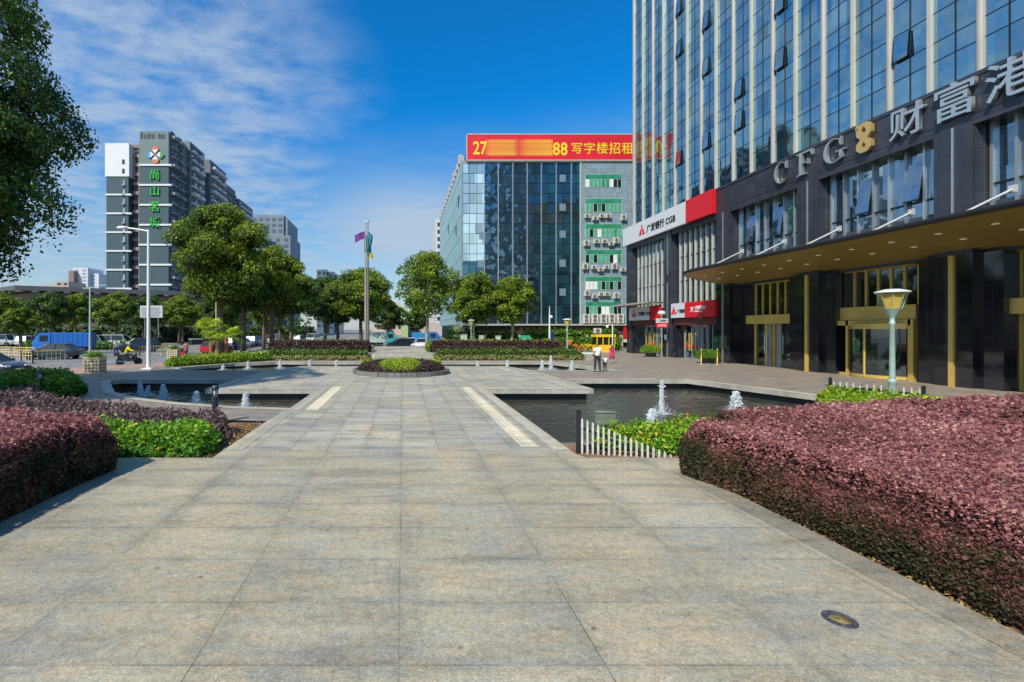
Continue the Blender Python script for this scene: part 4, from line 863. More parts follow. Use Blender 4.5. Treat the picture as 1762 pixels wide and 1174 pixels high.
# ---- bank signs
def board(name, label, y1, y0, z0, z1, x, split, logo_y, txts, depth=.22):
    s = thing(name, label, 'sign', (x, y1, z0))
    b = MB(); b.box(-depth, 0, split - y1, 0, 0, z1 - z0); b.build('white_panel', signw, s)
    b = MB(); b.box(-depth - .01, 0, y0 - y1, split - y1 - .003, -.01, z1 - z0 + .01); b.build('red_panel', red_p, s)
    h = z1 - z0; ly = logo_y - y1; r = h * .30
    lg = MB(); M = Matrix(((0, 0, -1, -depth), (-1, 0, 0, ly), (0, 1, 0, h * .5), (0, 0, 0, 1)))
    lg.prism([(-r, -r * .8), (-r * .1, -r * .8), (-r * .25, r * .0), (-r * .35, r * .35)], 0, .03, M=M); lg.prism([(r, -r * .8), (r * .1, -r * .8), (r * .25, -.1 * r), (r * .35, r * .35)], 0, .03, M=M); lg.prism([(-r * .28, r * .5), (r * .28, r * .5), (0, r * 1.05)], 0, .03, M=M); lg.prism([(-r * .22, r * .3), (r * .22, r * .3), (0, -r * .3)], 0, .03, M=M)
    lg.build('logo', red_p, s)
    for t_, yy, zz, sz, mm, sx in txts: text('lettering', t_, sz, .015, MX((-depth - .03, yy - y1, zz - z0)), mm, s, bold=.012 * sz, sx=sx)
    return s
board('bank_sign', 'long white and red bank sign above the tall finned windows', 50.0, 35.6, 11.85, 13.75, XF - .06, 38.9, 46.0, [('广发银行 CGB', 45.1, 12.4, .80, black_p, .95)], depth=.35)
board('shop_sign', 'smaller white and red bank sign over the far shop entrance, below the glass awning', 49.0, 43.2, 3.55, 4.95, XF - .02, 44.9, 47.9, [('广发银行 CGB', 47.3, 4.05, .42, black_p, 1.0)])
board('shop_sign', 'white and red bank sign with white lettering over the nearer shop', 41.3, 35.5, 3.65, 4.95, XF - .02, 39.3, 40.85, [('广发银行', 40.3, 4.1, .34, black_p, .8), ('自助银行', 37.9, 4.3, .34, white_p, 1.0), ('Self Banking', 37.9, 4.05, .20, white_p, 1.0), ('X', 38.5, 4.1, .6, white_p, 1.0)])
for (ya, yb) in ((49.0, 43.2), (41.3, 35.5)):
    m_ = MB(); m_.box(XF + .05, XF + .4, yb, ya, 3.0, 3.56); tb(m_, 'door_head_panel', red_dk)
aw = thing('glass_awning', 'thin flat glass awning over the far bank sign', 'awning', (XF, 46.5, 5.15))
b = MB(); b.box(-1.5, 0, -3.6, 3.9, .06, .10); b.build('glass_panel', alu, aw)
b = MB()
for y in (-3.5, -1.6, .3, 2.2, 3.8): b.box(-1.5, 0, y - .03, y + .03, -.06, .059)
b.box(-1.56, -1.5, -3.6, 3.9, -.04, .14); b.build('frame', pier_m, aw)
# small round headed projecting sign on its pole
ps = thing('pole_sign', 'small white and red bank sign on a thin pole at the stone pier', 'sign', (23.9, 41.3, 0))
b = MB(); b.tube([(0, 0, 0), (0, 0, 4.0)], .06, 8); b.build('pole', silver, ps)
b = MB(); b.box(-.5, .55, -.08, .08, 2.75, 3.2); b.build('red_panel', red_p, ps)
b = MB(); b.box(-.5, .55, -.08, .08, 3.205, 3.6); b.build('white_panel', signw, ps)
text('lettering', '广发银行', .26, .01, MY((-.45, -.09, 3.3)), black_p, ps, sx=.9); text('lettering', '24小时', .30, .01, MY((-.42, -.09, 2.85)), white_p, ps, sx=.9)
b = MB(); b.lathe([(.02, -.22), (.28, -.12), (.34, 0), (.26, .16), (.02, .24)], 14, (0, 0, 4.1)); b.build('round_cap', signw, ps, smooth=True)
bn = thing('narrow_banner', 'narrow upright red and white notice on the far corner pier', 'sign', (24.9, 50.0, 0))
b = MB(); b.box(-.1, 0, -.28, .28, 1.5, 2.9); b.build('red_panel', red_p, bn); b = MB(); b.box(-.11, 0, -.28, .28, 1.15, 1.49); b.build('white_panel', signw, bn)
pn = MB(); pn.box(-.02, 0, -.18, .18, 1.6, 2.1); o = pn.build('paper_notice', white_p, loc=(XF - .01, 42.55, 0)); tag(o, 'sheet of white paper stuck to the pier beside the pole sign', 'notice')
pd = MB(); pd.box(-.03, 0, -.22, .22, 3.0, 3.5); pd.box(-.03, 0, -.3, .3, 2.6, 2.95, 1); o = pd.build('door_sticker', [signw, red_dk], loc=(XF + .34, 40.35, 0)); tag(o, 'small red and white plaque hanging over the nearer shop door', 'sign')

# ================================================================ glass office block with the red banner
gx0, gx1, gy, gy1 = 8.95, 52.0, 68.0, 108.0; RZ = 27.9
ob = thing('glass_office_block', 'teal glass office block with a grey tiled wing, facing the square', 'office building', (gx0, gy, 0)); O0 = (-gx0, -gy, 0)
def ob_(mb, name, m, **k): return mb.build(name, m, ob, loc=O0, **k)
bglass = mirror_glass('block_glass', (0.30, 0.50, 0.58), wob=0.05, wscale=0.6, pane=(1.1, 1.55), axis='X', refl=0.30, inner=(0.012, 0.045, 0.062), tilt=0.05)
bglass2 = mirror_glass('rippled_glass', (0.42, 0.60, 0.70), wob=0.42, wscale=1.1, pane=(1.1, 1.55), axis='X', refl=0.38, inner=(0.008, 0.026, 0.042), tilt=0.05)
bglass3 = mirror_glass('bright_glass', (0.85, 0.95, 0.95), wob=0.03, wscale=0.3, pane=(1.1, 1.55), axis='X', refl=0.35, inner=(0.40, 0.50, 0.50), tilt=0.03)  # pale inner colour stands in for bright haze mirrored in these panes
sglass = mirror_glass('side_glass', (0.50, 0.70, 0.78), wob=0.06, wscale=0.3, pane=(1.1, 1.55), axis='Y', refl=0.70, inner=(0.03, 0.12, 0.15), tilt=0.03)
m_ = MB(); m_.box(12.37, 20.7, gy, gy + 1, 3.4, RZ); ob_(m_, 'rippled_glazing', bglass2)
m_ = MB(); m_.box(20.7, 26.95, gy, gy + 1, 3.4, RZ); ob_(m_, 'glazing', bglass)
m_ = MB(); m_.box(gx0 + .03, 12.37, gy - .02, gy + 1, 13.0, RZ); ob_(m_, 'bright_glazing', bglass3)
m_ = MB(); m_.box(gx0 + .03, 12.37, gy - .01, gy + 1, 3.4, 13.0); ob_(m_, 'glazing', bglass)
m_ = MB(); m_.box(gx0, gx0 + 1, gy + .05, gy1, 3.4, RZ); ob_(m_, 'side_glazing', sglass)
m_ = MB(); m_.box(gx0 + .5, gx1, gy + .9, gy1 - .1, -.1, RZ - .01); ob_(m_, 'inner_wall', stone_dk)
for i, x in enumerate([gx0 + .05, 12.37, 14.5, 16.7, 18.9, 21.05, 23.3, 25.6]):
    m_ = MB(); m_.box(x - .07, x + .07, gy - .16, gy + .02, 3.4, RZ); ob_(m_, 'mullion', silver if i else alu)
m_ = MB()
for x in (10.1, 11.25, 13.4, 15.6, 17.8, 20, 22.2, 24.4, 26.3): m_.box(x - .025, x + .025, gy - .05, gy + .01, 3.4, RZ)
for k in range(16): m_.box(gx0, 26.9, gy - .045, gy + .01, 4.9 + k * 1.53 - .025, 4.9 + k * 1.53 + .025)
ob_(m_, 'thin_mullions', dark_m)
m_ = MB()
for k in range(36): m_.box(gx0 - .10, gx0 + .02, gy + .1 + k * 1.1 - .03, gy + .1 + k * 1.1 + .03, 3.4, RZ)
for k in range(8): m_.box(gx0 - .06, gx0 + .02, gy, gy1, 4.6 + k * 3.1 - .06, 4.6 + k * 3.1 + .06)
ob_(m_, 'side_mullions', mat('teal_metal', (0.30, 0.42, 0.46), 0.4, 0.3, var=0.1))
for k, (y_, z_) in enumerate(((74, 20), (80, 14), (86, 23), (77, 9), (92, 17), (70.5, 24))):
    m_ = MB(); M = Matrix.Translation((gx0 - .02, 0, z_)) @ Matrix.Rotation(R(16), 4, 'Y'); m_.box(-.06, 0, y_, y_ + 1.0, -1.4, 0, 0, M); ob_(m_, 'open_window', sglass)
rng2 = np.random.default_rng(5)
for (x, z) in ((23.8, 25.0), (23.8, 20.6), (23.8, 16.5), (23.8, 12.1), (23.8, 7.7), (11.3, 12.0), (11.6, 16.3)):
    m_ = MB(); m_.box(x, x + .95, gy + -.06, gy - .045, z, z + 1.1); ob_(m_, 'window_blind', mat('blind_grey', (0.16, 0.24, 0.30), 0.5, var=0.1))
tile = wallpanel('grey_tile_wall', (0.245, 0.33, 0.375), 0.6, 0.6, (0.16, 0.22, 0.25), rough=0.5, axis='XY', var=0.07, mortar=0.02, dirt=0.18)
m_ = MB(); m_.box(26.95, 36.6, gy - .12, gy + .9, 3.4, RZ); m_.box(36.6, 37.0, gy - .5, gy + .9, 3.4, RZ); m_.box(37.0, gx1, gy - .12, gy + .9, 3.4, RZ); ob_(m_, 'tiled_wall', tile)
m_ = MB(); m_.box(26.88, 27.05, gy - .25, gy, 3.4, RZ); ob_(m_, 'wall_trim', mat('pale_green_trim', (0.45, 0.52, 0.44), 0.5))
grn = mat('green_window_glass', (0.04, 0.27, 0.15), 0.15, var=0.3, scale=1.5); grn2 = mat('green_blind', (0.10, 0.38, 0.24), 0.4, var=0.2, scale=2)
drk = mat('dark_window_glass', (0.012, 0.02, 0.02), 0.1, var=0.3); wfr = mat('green_grey_frame', (0.42, 0.50, 0.45), 0.5)
wrows = [24.15, 20.45, 16.6, 12.7, 8.65, 4.85]
for r_, z in enumerate(wrows):
    fr = MB(); x0, x1, hh = 27.7, 33.15, 1.95; fr.box(x0 - .06, x1 + .06, gy - .16, gy - .10, z - .06, z + hh + .06); fo = ob_(fr, 'window', wfr)
    tg = MB(); tg.box(x0, x1, gy - .18, gy - .161, z + 1.28, z + hh); tg.build('upper_pane', grn, fo, loc=(0, 0, 0))
    for k in range(9):
        xa = x0 + k * (x1 - x0) / 9; q = MB(); q.box(xa + .05, xa + (x1 - x0) / 9 - .05, gy - .18, gy - .161, z + .02, z + 1.2)
        q.build('lower_pane', [grn2, grn2, drk, grn, white_p, grn2, drk][int(rng2.integers(0, 7))] if not (k == 4 and r_ == 5) else white_p, fo)
    if r_ % 2 == 0:
        pass
m_ = MB(); m_.box(gx0 - .1, gx1, gy - .3, gy + .9, 2.95, 3.42); m_.box(gx0 - .12, gx1, gy - 3.2, gy - .3, 3.15, 3.3); ob_(m_, 'ledge', mat('pale_ledge', (0.42, 0.40, 0.36), 0.6))
m_ = MB(); m_.box(gx0 + 2, gx1, gy - 2.6, gy - 2.3, 1.95, 3.14); ob_(m_, 'fascia_board', mat('brown_fascia', (0.085, 0.05, 0.045), 0.45, var=0.2))
m_ = MB()
for k in range(3): m_.box(24.5, 38, gy - 2.68, gy - 2.61, 2.15 + k * .32, 2.22 + k * .32)
ob_(m_, 'fascia_rail', mat('purple_brown', (0.20, 0.15, 0.16), 0.5))
for x in range(12, 50, 5):
    m_ = MB(); m_.box(x - .25, x + .25, gy - 2.5, gy - 2.1, -.1, 2.0); ob_(m_, 'column', mat('pale_column', (0.4, 0.36, 0.28), 0.6))
m_ = MB(); m_.box(gx0 + 1, gx1, gy - .2, gy + .3, -.1, 3.0); ob_(m_, 'shopfront', dglass)
m_ = MB(); m_.box(gx0, gx1, gy + .0, gy1, RZ, RZ + .35); ob_(m_, 'roof', mat('roof_grey', (0.3, 0.29, 0.27), 0.8))
m_ = MB(); m_.box(gx0, gx0 + .3, gy, gy1, RZ + .35, RZ + 1.2)
for k in range(14): m_.box(gx0 - .25, gx0 + .2, gy + 2 + k * 2.7, gy + 2.8 + k * 2.7, RZ + .6, RZ + 1.6 + .5 * (k % 3 == 0))
ob_(m_, 'parapet', mat('pale_parapet', (0.40, 0.42, 0.42), 0.6, var=0.2))
fs_ = thing('fascia_sign', 'gold lettering on the brown fascia over the shop fronts', 'sign', (15, gy - 2.62, 2.3))
text('lettering', '名 典 商 务 酒 店', .62, .02, MY((1.0, -.02, .12)), gold, fs_, spacing=1.25); text('lettering', '西餐厅', .6, .02, MY((10.2, -.02, .12)), gold, fs_); text('lettering', 'RESTAURANT', .5, .02, MY((13.2, -.02, .15)), gold, fs_)
# rooftop banner
bx0, bx1, bz0, bz1 = 9.75, 50.0, 28.25, 32.05
bn = thing('rooftop_banner', 'long red rooftop banner with yellow numerals and characters on the glass office block', 'banner', (bx0, gy - .3, bz0))
m_ = MB(); m_.box(0, bx1 - bx0, -.02, .05, 0, bz1 - bz0)
bm, t, b = base('banner_cloth'); g = t.nodes.new('ShaderNodeNewGeometry'); s = t.nodes.new('ShaderNodeSeparateXYZ'); t.links.new(g.outputs['Position'], s.inputs[0])
# printed band in the middle of the banner whose digits have run together into yellow streaks
fx = ramp(t, math_(t, 'DIVIDE', math_(t, 'SUBTRACT', s.outputs[0], 12.2), 10.6), [(0.0, 0.0), (0.10, 0.62), (0.42, 0.72), (0.50, 0.15), (0.62, 0.60), (0.95, 0.88), (1.0, 0.6)])
fz = ramp(t, math_(t, 'DIVIDE', math_(t, 'SUBTRACT', s.outputs[2], 28.8), 2.7), [(0.0, 0.0), (0.10, 1.0), (0.25, 0.75), (0.45, 0.60), (0.60, 0.8), (0.72, 0.55), (0.85, 1.0), (0.97, 0.0)])
inx = math_(t, 'MULTIPLY', math_(t, 'GREATER_THAN', s.outputs[0], 12.3), math_(t, 'LESS_THAN', s.outputs[0], 22.7))
fac = math_(t, 'MULTIPLY', math_(t, 'MULTIPLY', fx.outputs[0], fz.outputs[0]), inx)
nw = N(t, 'ShaderNodeTexNoise', Scale=0.3, Detail=3.0); t.links.new(g.outputs['Position'], nw.inputs['Vector'])
redc = ramp(t, nw.outputs[0], [(0.3, (0.60, 0.008, 0.020)), (0.7, (0.80, 0.012, 0.035))])
t.links.new(mixc(t, fac, redc.outputs[0], (0.85, 0.55, 0.04)), b.inputs['Base Color']); b.inputs['Roughness'].default_value = 0.6
m_.build('cloth', bm, bn)
m_ = MB(); L = bx1 - bx0
for a in ((-.12, 0, -.1, bz1 - bz0 + .1), ): m_.box(a[0], a[1], -.06, .12, a[2], a[3])
m_.box(-.12, L, -.06, .12, bz1 - bz0, bz1 - bz0 + .14); m_.box(-.12, L, -.06, .12, -.14, 0); m_.box(-.05, L, .05, 1.5, -.3, -.15); m_.build('frame', mat('pale_frame', (0.55, 0.5, 0.42), 0.6, var=0.2), bn)
m_ = MB()
for k in range(14): m_.tube([(k * 3, .1, bz1 - bz0 - .2), (k * 3, 2.6, -.2)], .06, 5)
m_.build('brace', alu, bn)
yel = mat('banner_yellow', (0.88, 0.66, 0.02), 0.6, var=0.03)
text('numeral', '27', 2.75, .01, MY((.85, -.04, .85)), yel, bn, bold=.05, sx=.78)
text('numeral', '8', 2.7, .01, MY((14.1, -.04, .72)), yel, bn, bold=.06, sx=.8); text('numeral', '8', 2.7, .01, MY((12.95, -.04, .72)), yel, bn, bold=.06, sx=.8)
text('characters', '写字楼招租', 1.85, .01, MY((15.65, -.04, 1.05)), yel, bn, bold=.012, spacing=1.075)
text('characters', '热线', 1.85, .01, MY((25.1, -.04, 1.05)), yel, bn, bold=.012, spacing=1.075)
# air conditioners on the tiled wall
acw = mat('ac_casing', (0.62, 0.60, 0.52), 0.5, var=0.08); acg = mat('ac_grille', (0.16, 0.14, 0.12), 0.6)
def make_ac(name, label, big, x, z):
    t_ = thing(name, label, 'air conditioner', (x, gy - .13, z), 0, 'air conditioners on the grey tiled wall')
    w, h = (.90, 1.35) if big else (.76, .56); b = MB(); b.box(0, w, -.42, -.04, 0, h); b.build('casing', acw, t_, bevel=.02)
    g_ = MB()
    for zc_ in ((h * .27, h * .72) if big else (h * .5,)): g_.lathe([(.30 if big else .25, -.45), (.30 if big else .25, -.415), (.05, -.41)], 14, (w * .45, 0, zc_), axis='y')
    g_.build('fan_grille', acg, t_); b = MB(); b.box(.08, .14, -.4, .0, -.12, -.002); b.box(w - .14, w - .08, -.4, .0, -.12, -.002); b.build('bracket', alu, t_); return t_
rown = ['second', 'third', 'fourth', 'fifth']
pb = make_ac('air_conditioner', 'white double fan air conditioner in the bottom row of five above the brown fascia', True, 27.3, 3.55)
ordn = ['leftmost', 'second', 'third', 'fourth', 'fifth', 'sixth']
pb['label'] = 'leftmost double fan air conditioner in the bottom row above the brown fascia'
for k in range(1, 5): dup(pb, (27.3 + k * 1.28, gy - .13, 3.55), scale=(1.02, 1, 1.03), label='%s double fan air conditioner from the left in the bottom row' % ordn[k])
sm = None
for r_, z in enumerate(wrows[1:5]):
    xs = {0: [27.5, 28.7, 29.7, 30.7, 33.0], 1: [27.4, 28.9, 30.1, 31.1, 31.9], 2: [27.2, 28.5, 29.5, 30.4, 31.6, 32.9], 3: [27.5, 28.6, 29.6, 30.5, 31.9]}[r_]
    for k, x in enumerate(xs):
        lab = '%s white air conditioner under the %s window row of the grey wall' % (ordn[k] + (' from the left' if k else ''), rown[r_])
        zz = z - 1.0 - .35 * ((k * 7 + r_) % 3 == 1)
        if sm is None: sm = make_ac('air_conditioner', lab, False, x, zz)
        else: dup(sm, (x, gy - .13, zz), label=lab, scale=(1.0, 1, 1.5 if k % 4 == 0 else 1.0))
# ================================================================ apartment blocks at the left
band = mat('white_band', (0.72, 0.72, 0.70), 0.6, var=0.05)
blueg = wallpanel('slate_wall', (0.050, 0.090, 0.105), 3.0, 3.0, (0.05, 0.08, 0.10), rough=0.7, axis='XY', var=0.05, dirt=0.1)
greeng = mat('grey_green_wall', (0.16, 0.21, 0.20), 0.7, var=0.06, scale=.2); whitew = mat('white_wall', (0.74, 0.74, 0.72), 0.7, var=0.04, scale=.3)
balc = mat('balcony_grey', (0.25, 0.25, 0.25), 0.6, var=0.2, scale=.5); balcd = mat('balcony_recess', (0.035, 0.038, 0.045), 0.4, var=0.5, scale=.7); pinkw = mat('pink_brown_wall', (0.30, 0.22, 0.19), 0.8, var=0.2, scale=.4)
Yb = 140.0
def U(px, Y=Yb): return wx(px, Y)
def V(py, Y=Yb): return wz(py, Y)
ap = thing('apartment_tower', 'slate blue apartment tower with white bands, emblem and green characters', 'apartment building', (U(265), Yb, 0)); A0 = (-U(265), -Yb, 0)
def ab(mb, n, m, **k): return mb.build(n, m, ap, loc=A0, **k)
x0, x1 = U(240), U(290)
m_ = MB(); m_.box(x0, x1, Yb, Yb + 12, V(575), V(333)); ab(m_, 'wall', blueg)
m_ = MB(); m_.box(x0, x1, Yb + .02, Yb + 12, V(333), V(240)); ab(m_, 'upper_wall', greeng) if False else None
m_ = MB(); m_.box(x0, x1, Yb, Yb + 12, V(284), V(226)); ab(m_, 'upper_wall', greeng)
m_ = MB(); m_.box(x0, x1, Yb + .01, Yb + 12, V(333) + .01, V(284) - .01); ab(m_, 'wall', blueg)
for k in range(8):
    py = 284 + k * 34.3; m_ = MB(); m_.box(x0 - .05, x1 + 1.0, Yb - .25, Yb + .5, V(py) - .35, V(py) + .22); ab(m_, 'band', band)
m_ = MB(); q = 0
for a, b_, c, d in ((242, 246, 228, 239), (248, 252, 231, 239), (254, 259, 230, 239), (261, 263, 231, 239), (264, 266, 231, 239), (272, 276, 230, 238), (277, 281, 232, 239), (282, 284, 231, 239)): m_.box(U(a), U(b_), Yb - .06, Yb + .01, V(d), V(c))
ab(m_, 'roof_opening', balcd)
# emblem of four petals, then the vertical sign
em = thing('wall_emblem', 'four petalled emblem in red, green, orange and blue on the apartment tower', 'sign', (U(268), Yb - .1, V(267)))
cols = [(0.60, 0.13, 0.06), (0.06, 0.30, 0.07), (0.62, 0.20, 0.07), (0.03, 0.25, 0.55)]
for k in range(4):
    p_ = MB(); M = Matrix(((1, 0, 0, 0), (0, 0, -1, 0), (0, 1, 0, 0), (0, 0, 0, 1))) @ Matrix.Rotation(-k * math.pi / 2, 4, 'Z')
    p_.prism([(0, .4), (1.15, 1.5), (1.0, 2.1), (0, 2.9), (-1.0, 2.1), (-1.15, 1.5)], 0, .25, M=M); po = p_.build('petal', mat('petal_%s' % 'abcd'[k], cols[k], 0.5), em)
    p_ = MB(); p_.prism([(0, .35), (.85, 1.35), (.35, 1.75), (0, 1.35), (-.35, 1.75), (-.85, 1.35)], .25, .32, M=M); p_.build('petal_inlay', band, po)
gsg = mat('green_letters', (0.02, 0.42, 0.035), 0.5)
vs_ = thing('vertical_sign', 'four large green characters down the slate apartment tower', 'sign', (U(268), Yb - .1, V(370)))
for k, ch in enumerate('尚山茗城'):
    text('character', ch, 3.5, .12, MY((-1.95, -.15, V(311 + k * 27.3) - V(370) + .5)), gsg, vs_, bold=.03)
# long flank with stacked balconies stepping away down the street
fl = [(U(290), 140, 12, 66.0), (U(291) + .8, 152, 11, 66.5), (U(290) + 0.2, 163, 4, 60.0), (U(291) + 1.2, 167, 15, 66.0), (U(290), 182, 14, 63.0), (U(291) + .6, 198, 18, 60.5)]
for bi, (xf, ys, L, top) in enumerate(fl):
    if bi: m_ = MB(); m_.box(xf - 12, xf, ys, ys + L, 0, top); ab(m_, 'flank_wall', mat('flank_grey', (0.16, 0.17, 0.18), 0.7, var=0.3, scale=.5) if bi != 2 else blueg)
    m_ = MB(); d_ = MB(); bmat_ = balc if bi % 2 == 0 else band; nfl = int((top - 4) / 2.95)
    for f in range(nfl):
        z = top - 3.2 - f * 2.95
        if z < 2: break
        if bi < 2 and m_.v: ab(m_, 'balcony_row', bmat_); m_ = MB()
        if bi == 2: continue
        for j, (ya, wv) in enumerate(((1.0, 3.2), (5.4, 3.4)) + (((10.0, 3.4),) if L > 13 else ())):
            big = (f + bi) % 3 == 0
            m_.box(xf, xf + (1.5 if big else .95), ys + ya, ys + ya + wv, z, z + (.85 if big else .5)); d_.box(xf, xf + .06, ys + ya + .2, ys + ya + wv - .2, z + .9, z + 2.6)
        m_.box(xf, xf + .5, ys + L - 1.4, ys + L - .6, z + .6, z + 1.2)
        for e in range(3):
            if rng.uniform() < .6: yy = ys + rng.uniform(0.3, L - 1.0); m_.box(xf, xf + .5, yy, yy + .7, z + 1.2, z + 1.8)
    if bi != 2: ab(m_, 'balcony_stack', balc if bi % 2 == 0 else band); ab(d_, 'window_stack', balcd)
m_ = MB(); m_.box(U(290) - 12, U(290) + .3, 140.5, 213, 66, 66.3) if False else None
# stair core between the two fronts
m_ = MB(); m_.box(U(221), U(240) - .01, Yb + 3, Yb + 14, 0, V(256)); ab(m_, 'core_wall', greeng)
m_ = MB()
for f in range(20): z = 4 + f * 2.95; m_.box(U(223), U(239), Yb + 1.6, Yb + 3, z, z + 1.0)
m_.tube([(U(236), Yb + 1.2, 0), (U(236), Yb + 1.2, V(262))], .25, 6); ab(m_, 'stair_balcony', pinkw)
x0, x1 = U(183), U(221)
m_ = MB(); m_.box(x0, x1, Yb, Yb + 14, 0, V(304)); ab(m_, 'wall', blueg)
m_ = MB(); m_.box(x0 - .3, x1 + .3, Yb - .2, Yb + 14, V(304), V(247)); ab(m_, 'white_top', whitew)
for k in range(7): py = 335 + k * 32.3; m_ = MB(); m_.box(x0 - .05, x1 + 1.0, Yb - .25, Yb + .5, V(py) - .32, V(py) + .2); ab(m_, 'band', band)
m_ = MB(); m_.box(U(211), U(215), Yb - .3, Yb - .21, V(283), V(275)); m_.box(U(211), U(215), Yb - .3, Yb - .21, V(299), V(291)); ab(m_, 'window', balcd)
m_ = MB()
for k in range(14): m_.box(U(212), U(215), Yb - .12, Yb, V(318 + k * 16.3), V(310 + k * 16.3)); m_.box(U(210.5), U(215.5), Yb - .4, Yb, V(320 + k * 16.3), V(318 + k * 16.3))
ab(m_, 'window_stack', mat('pale_window', (0.35, 0.42, 0.45), 0.3, var=0.4, scale=.3))
m_ = MB()
for k in range(5): m_.box(x0 - .9, x0 - .02, Yb + 2 + k * .1, Yb + 3.2, V(270 + k * 36), V(262 + k * 36))
ab(m_, 'side_window', band)
# farther blocks
def far_block(name, label, parts, mw, Y, win=None, cat='apartment building', winm=None):
    t_ = thing(name, label, cat, (wx((parts[0][0] + parts[0][1]) / 2, Y), Y, 0)); L0 = (-t_.location.x, -Y, 0)
    for i, (a, b_, top, dy) in enumerate(parts):
        m_ = MB(); m_.box(wx(a, Y), wx(b_, Y), Y + dy, Y + dy + 22, 0, wz(top, Y)); m_.build('wall', mw, t_, loc=L0)
        if win:
            d_ = MB(); X0, X1, Zt = wx(a, Y), wx(b_, Y), wz(top, Y); nx = max(1, int((X1 - X0) / win[0])); nz = int(Zt / win[1])
            for u_ in range(nx):
                for w_ in range(nz):
                    cx = X0 + (u_ + .5) * (X1 - X0) / nx; cz = Zt - (w_ + .75) * win[1]
                    if cz > 3: d_.box(cx - win[0] * .3, cx + win[0] * .3, Y + dy - .12, Y + dy, cz - win[1] * .28, cz + win[1] * .25)
            d_.build('window_grid', winm or balcd, t_, loc=L0)
    return t_
glz = mat('far_glass', (0.10, 0.16, 0.20), 0.3, var=0.3, scale=.1)
far_block('grey_tower', 'stepped grey apartment block rising behind the big left street tree', [(432, 488, 370, 0), (446, 494, 376, 1), (461, 503, 408, -4), (440, 455, 364, 6)], mat('far_grey', (0.20, 0.25, 0.29), 0.7, var=0.15, scale=.1), 230, (3.2, 3.0), winm=mat('far_window', (0.10, 0.14, 0.17), 0.4, var=.2))
far_block('glass_tower', 'small dark blue glass block showing above the trees left of the flagpole', [(545, 562, 464, 0), (556, 574, 467, 2), (570, 583, 472, 4)], glz, 300, (3.0, 3.2))
far_block('white_apartment_block', 'distant white apartment block with square roof openings over the station roof', [(126, 151, 461, 0), (146, 165, 470, 4)], mat('far_white', (0.62, 0.63, 0.64), 0.7, var=.05), 420, (5.5, 3.2), winm=mat('far_window2', (0.30, 0.33, 0.37), 0.4))
far_block('brown_apartment_block', 'distant narrow brown block beside the white one', [(118, 127, 466, 0)], mat('far_brown', (0.22, 0.17, 0.15), 0.8), 415)
far_block('beige_apartment_block', 'distant low beige blocks left of the brown one', [(96, 118, 484, 0), (66, 95, 489, 6)], mat('far_beige', (0.45, 0.36, 0.28), 0.8, var=.1), 400, (5, 3.4))
far_block('cream_block', 'cream building with pinkish top far down the street behind the flagpole trees', [(660, 694, 528, 0), (668, 688, 519, 3)], mat('far_cream', (0.55, 0.42, 0.36), 0.8, var=.1), 190, (2.5, 3.1))
far_block('green_block', 'yellow green building edge far down the street', [(690, 702, 527, 0)], mat('far_lime', (0.38, 0.45, 0.20), 0.8, var=.1), 150, (2.2, 3.1))
far_block('white_slab', 'slim white block peeping out left of the glass office block', [(750, 762, 377, 0)], mat('far_white2', (0.60, 0.60, 0.58), 0.7, var=.1), 210, (3.0, 3.4))
far_block('street_shops', 'row of pale low buildings at the end of the street', [(702, 760, 556, 0), (640, 664, 552, 2)], mat('far_pale', (0.50, 0.42, 0.36), 0.8, var=.1), 170, (3, 3))
# long low hall with dark roof behind the street trees
hl = thing('low_hall', 'long low hall with a dark flat roof behind the street trees at left', 'building', (-60, 112, 0))
b = MB(); b.prism([(-118, 128), (-93, 113), (-60, 132), (-60, 142), (-118, 142)], 0, 12.0, M=Matrix.Translation((60, -112, 0))); b.build('wall', mat('hall_wall', (0.22, 0.17, 0.14), 0.8, var=0.2, scale=.3), hl)
b = MB(); b.prism([(-121, 126), (-95, 109.5), (-57, 130), (-57, 144), (-121, 144)], 12.3, 13.4, M=Matrix.Translation((60, -112, 0))); b.build('roof', mat('hall_roof', (0.10, 0.105, 0.11), 0.7, var=0.2), hl)
b = MB()
for k in range(14): p = Vector((-95, 110.2, 0)).lerp(Vector((-58, 130.3, 0)), k / 13); b.box(p.x + 60 - .6, p.x + 60 + .6, p.y - 112, p.y - 112 + 1, 12.0, 12.3)
b.build('roof_vent', band, hl)
bb = thing('billboard', 'white billboard with grey lines of text on two posts before the roadside trees', 'billboard', (wx(261, 60), 60, -.12))
b = MB(); b.box(-1.5, 1.5, -.1, .1, 4.3, 5.9); b.build('board', mat('board_white', (0.5, 0.52, 0.52), 0.6, var=.05), bb)
b = MB()
for k in range(5): b.box(-1.3, 1.05 + .1 * (k % 3), -.13, -.105, 4.5 + k * .26, 4.5 + k * .26 + .08)
b.build('lines_of_text', mat('ink_grey', (0.16, 0.18, 0.20), 0.7), bb)
b = MB(); b.tube([(-.9, 0, 0), (-.9, 0, 4.3)], .07, 6); b.tube([(.9, 0, 0), (.9, 0, 4.3)], .07, 6); b.build('post', alu, bb)

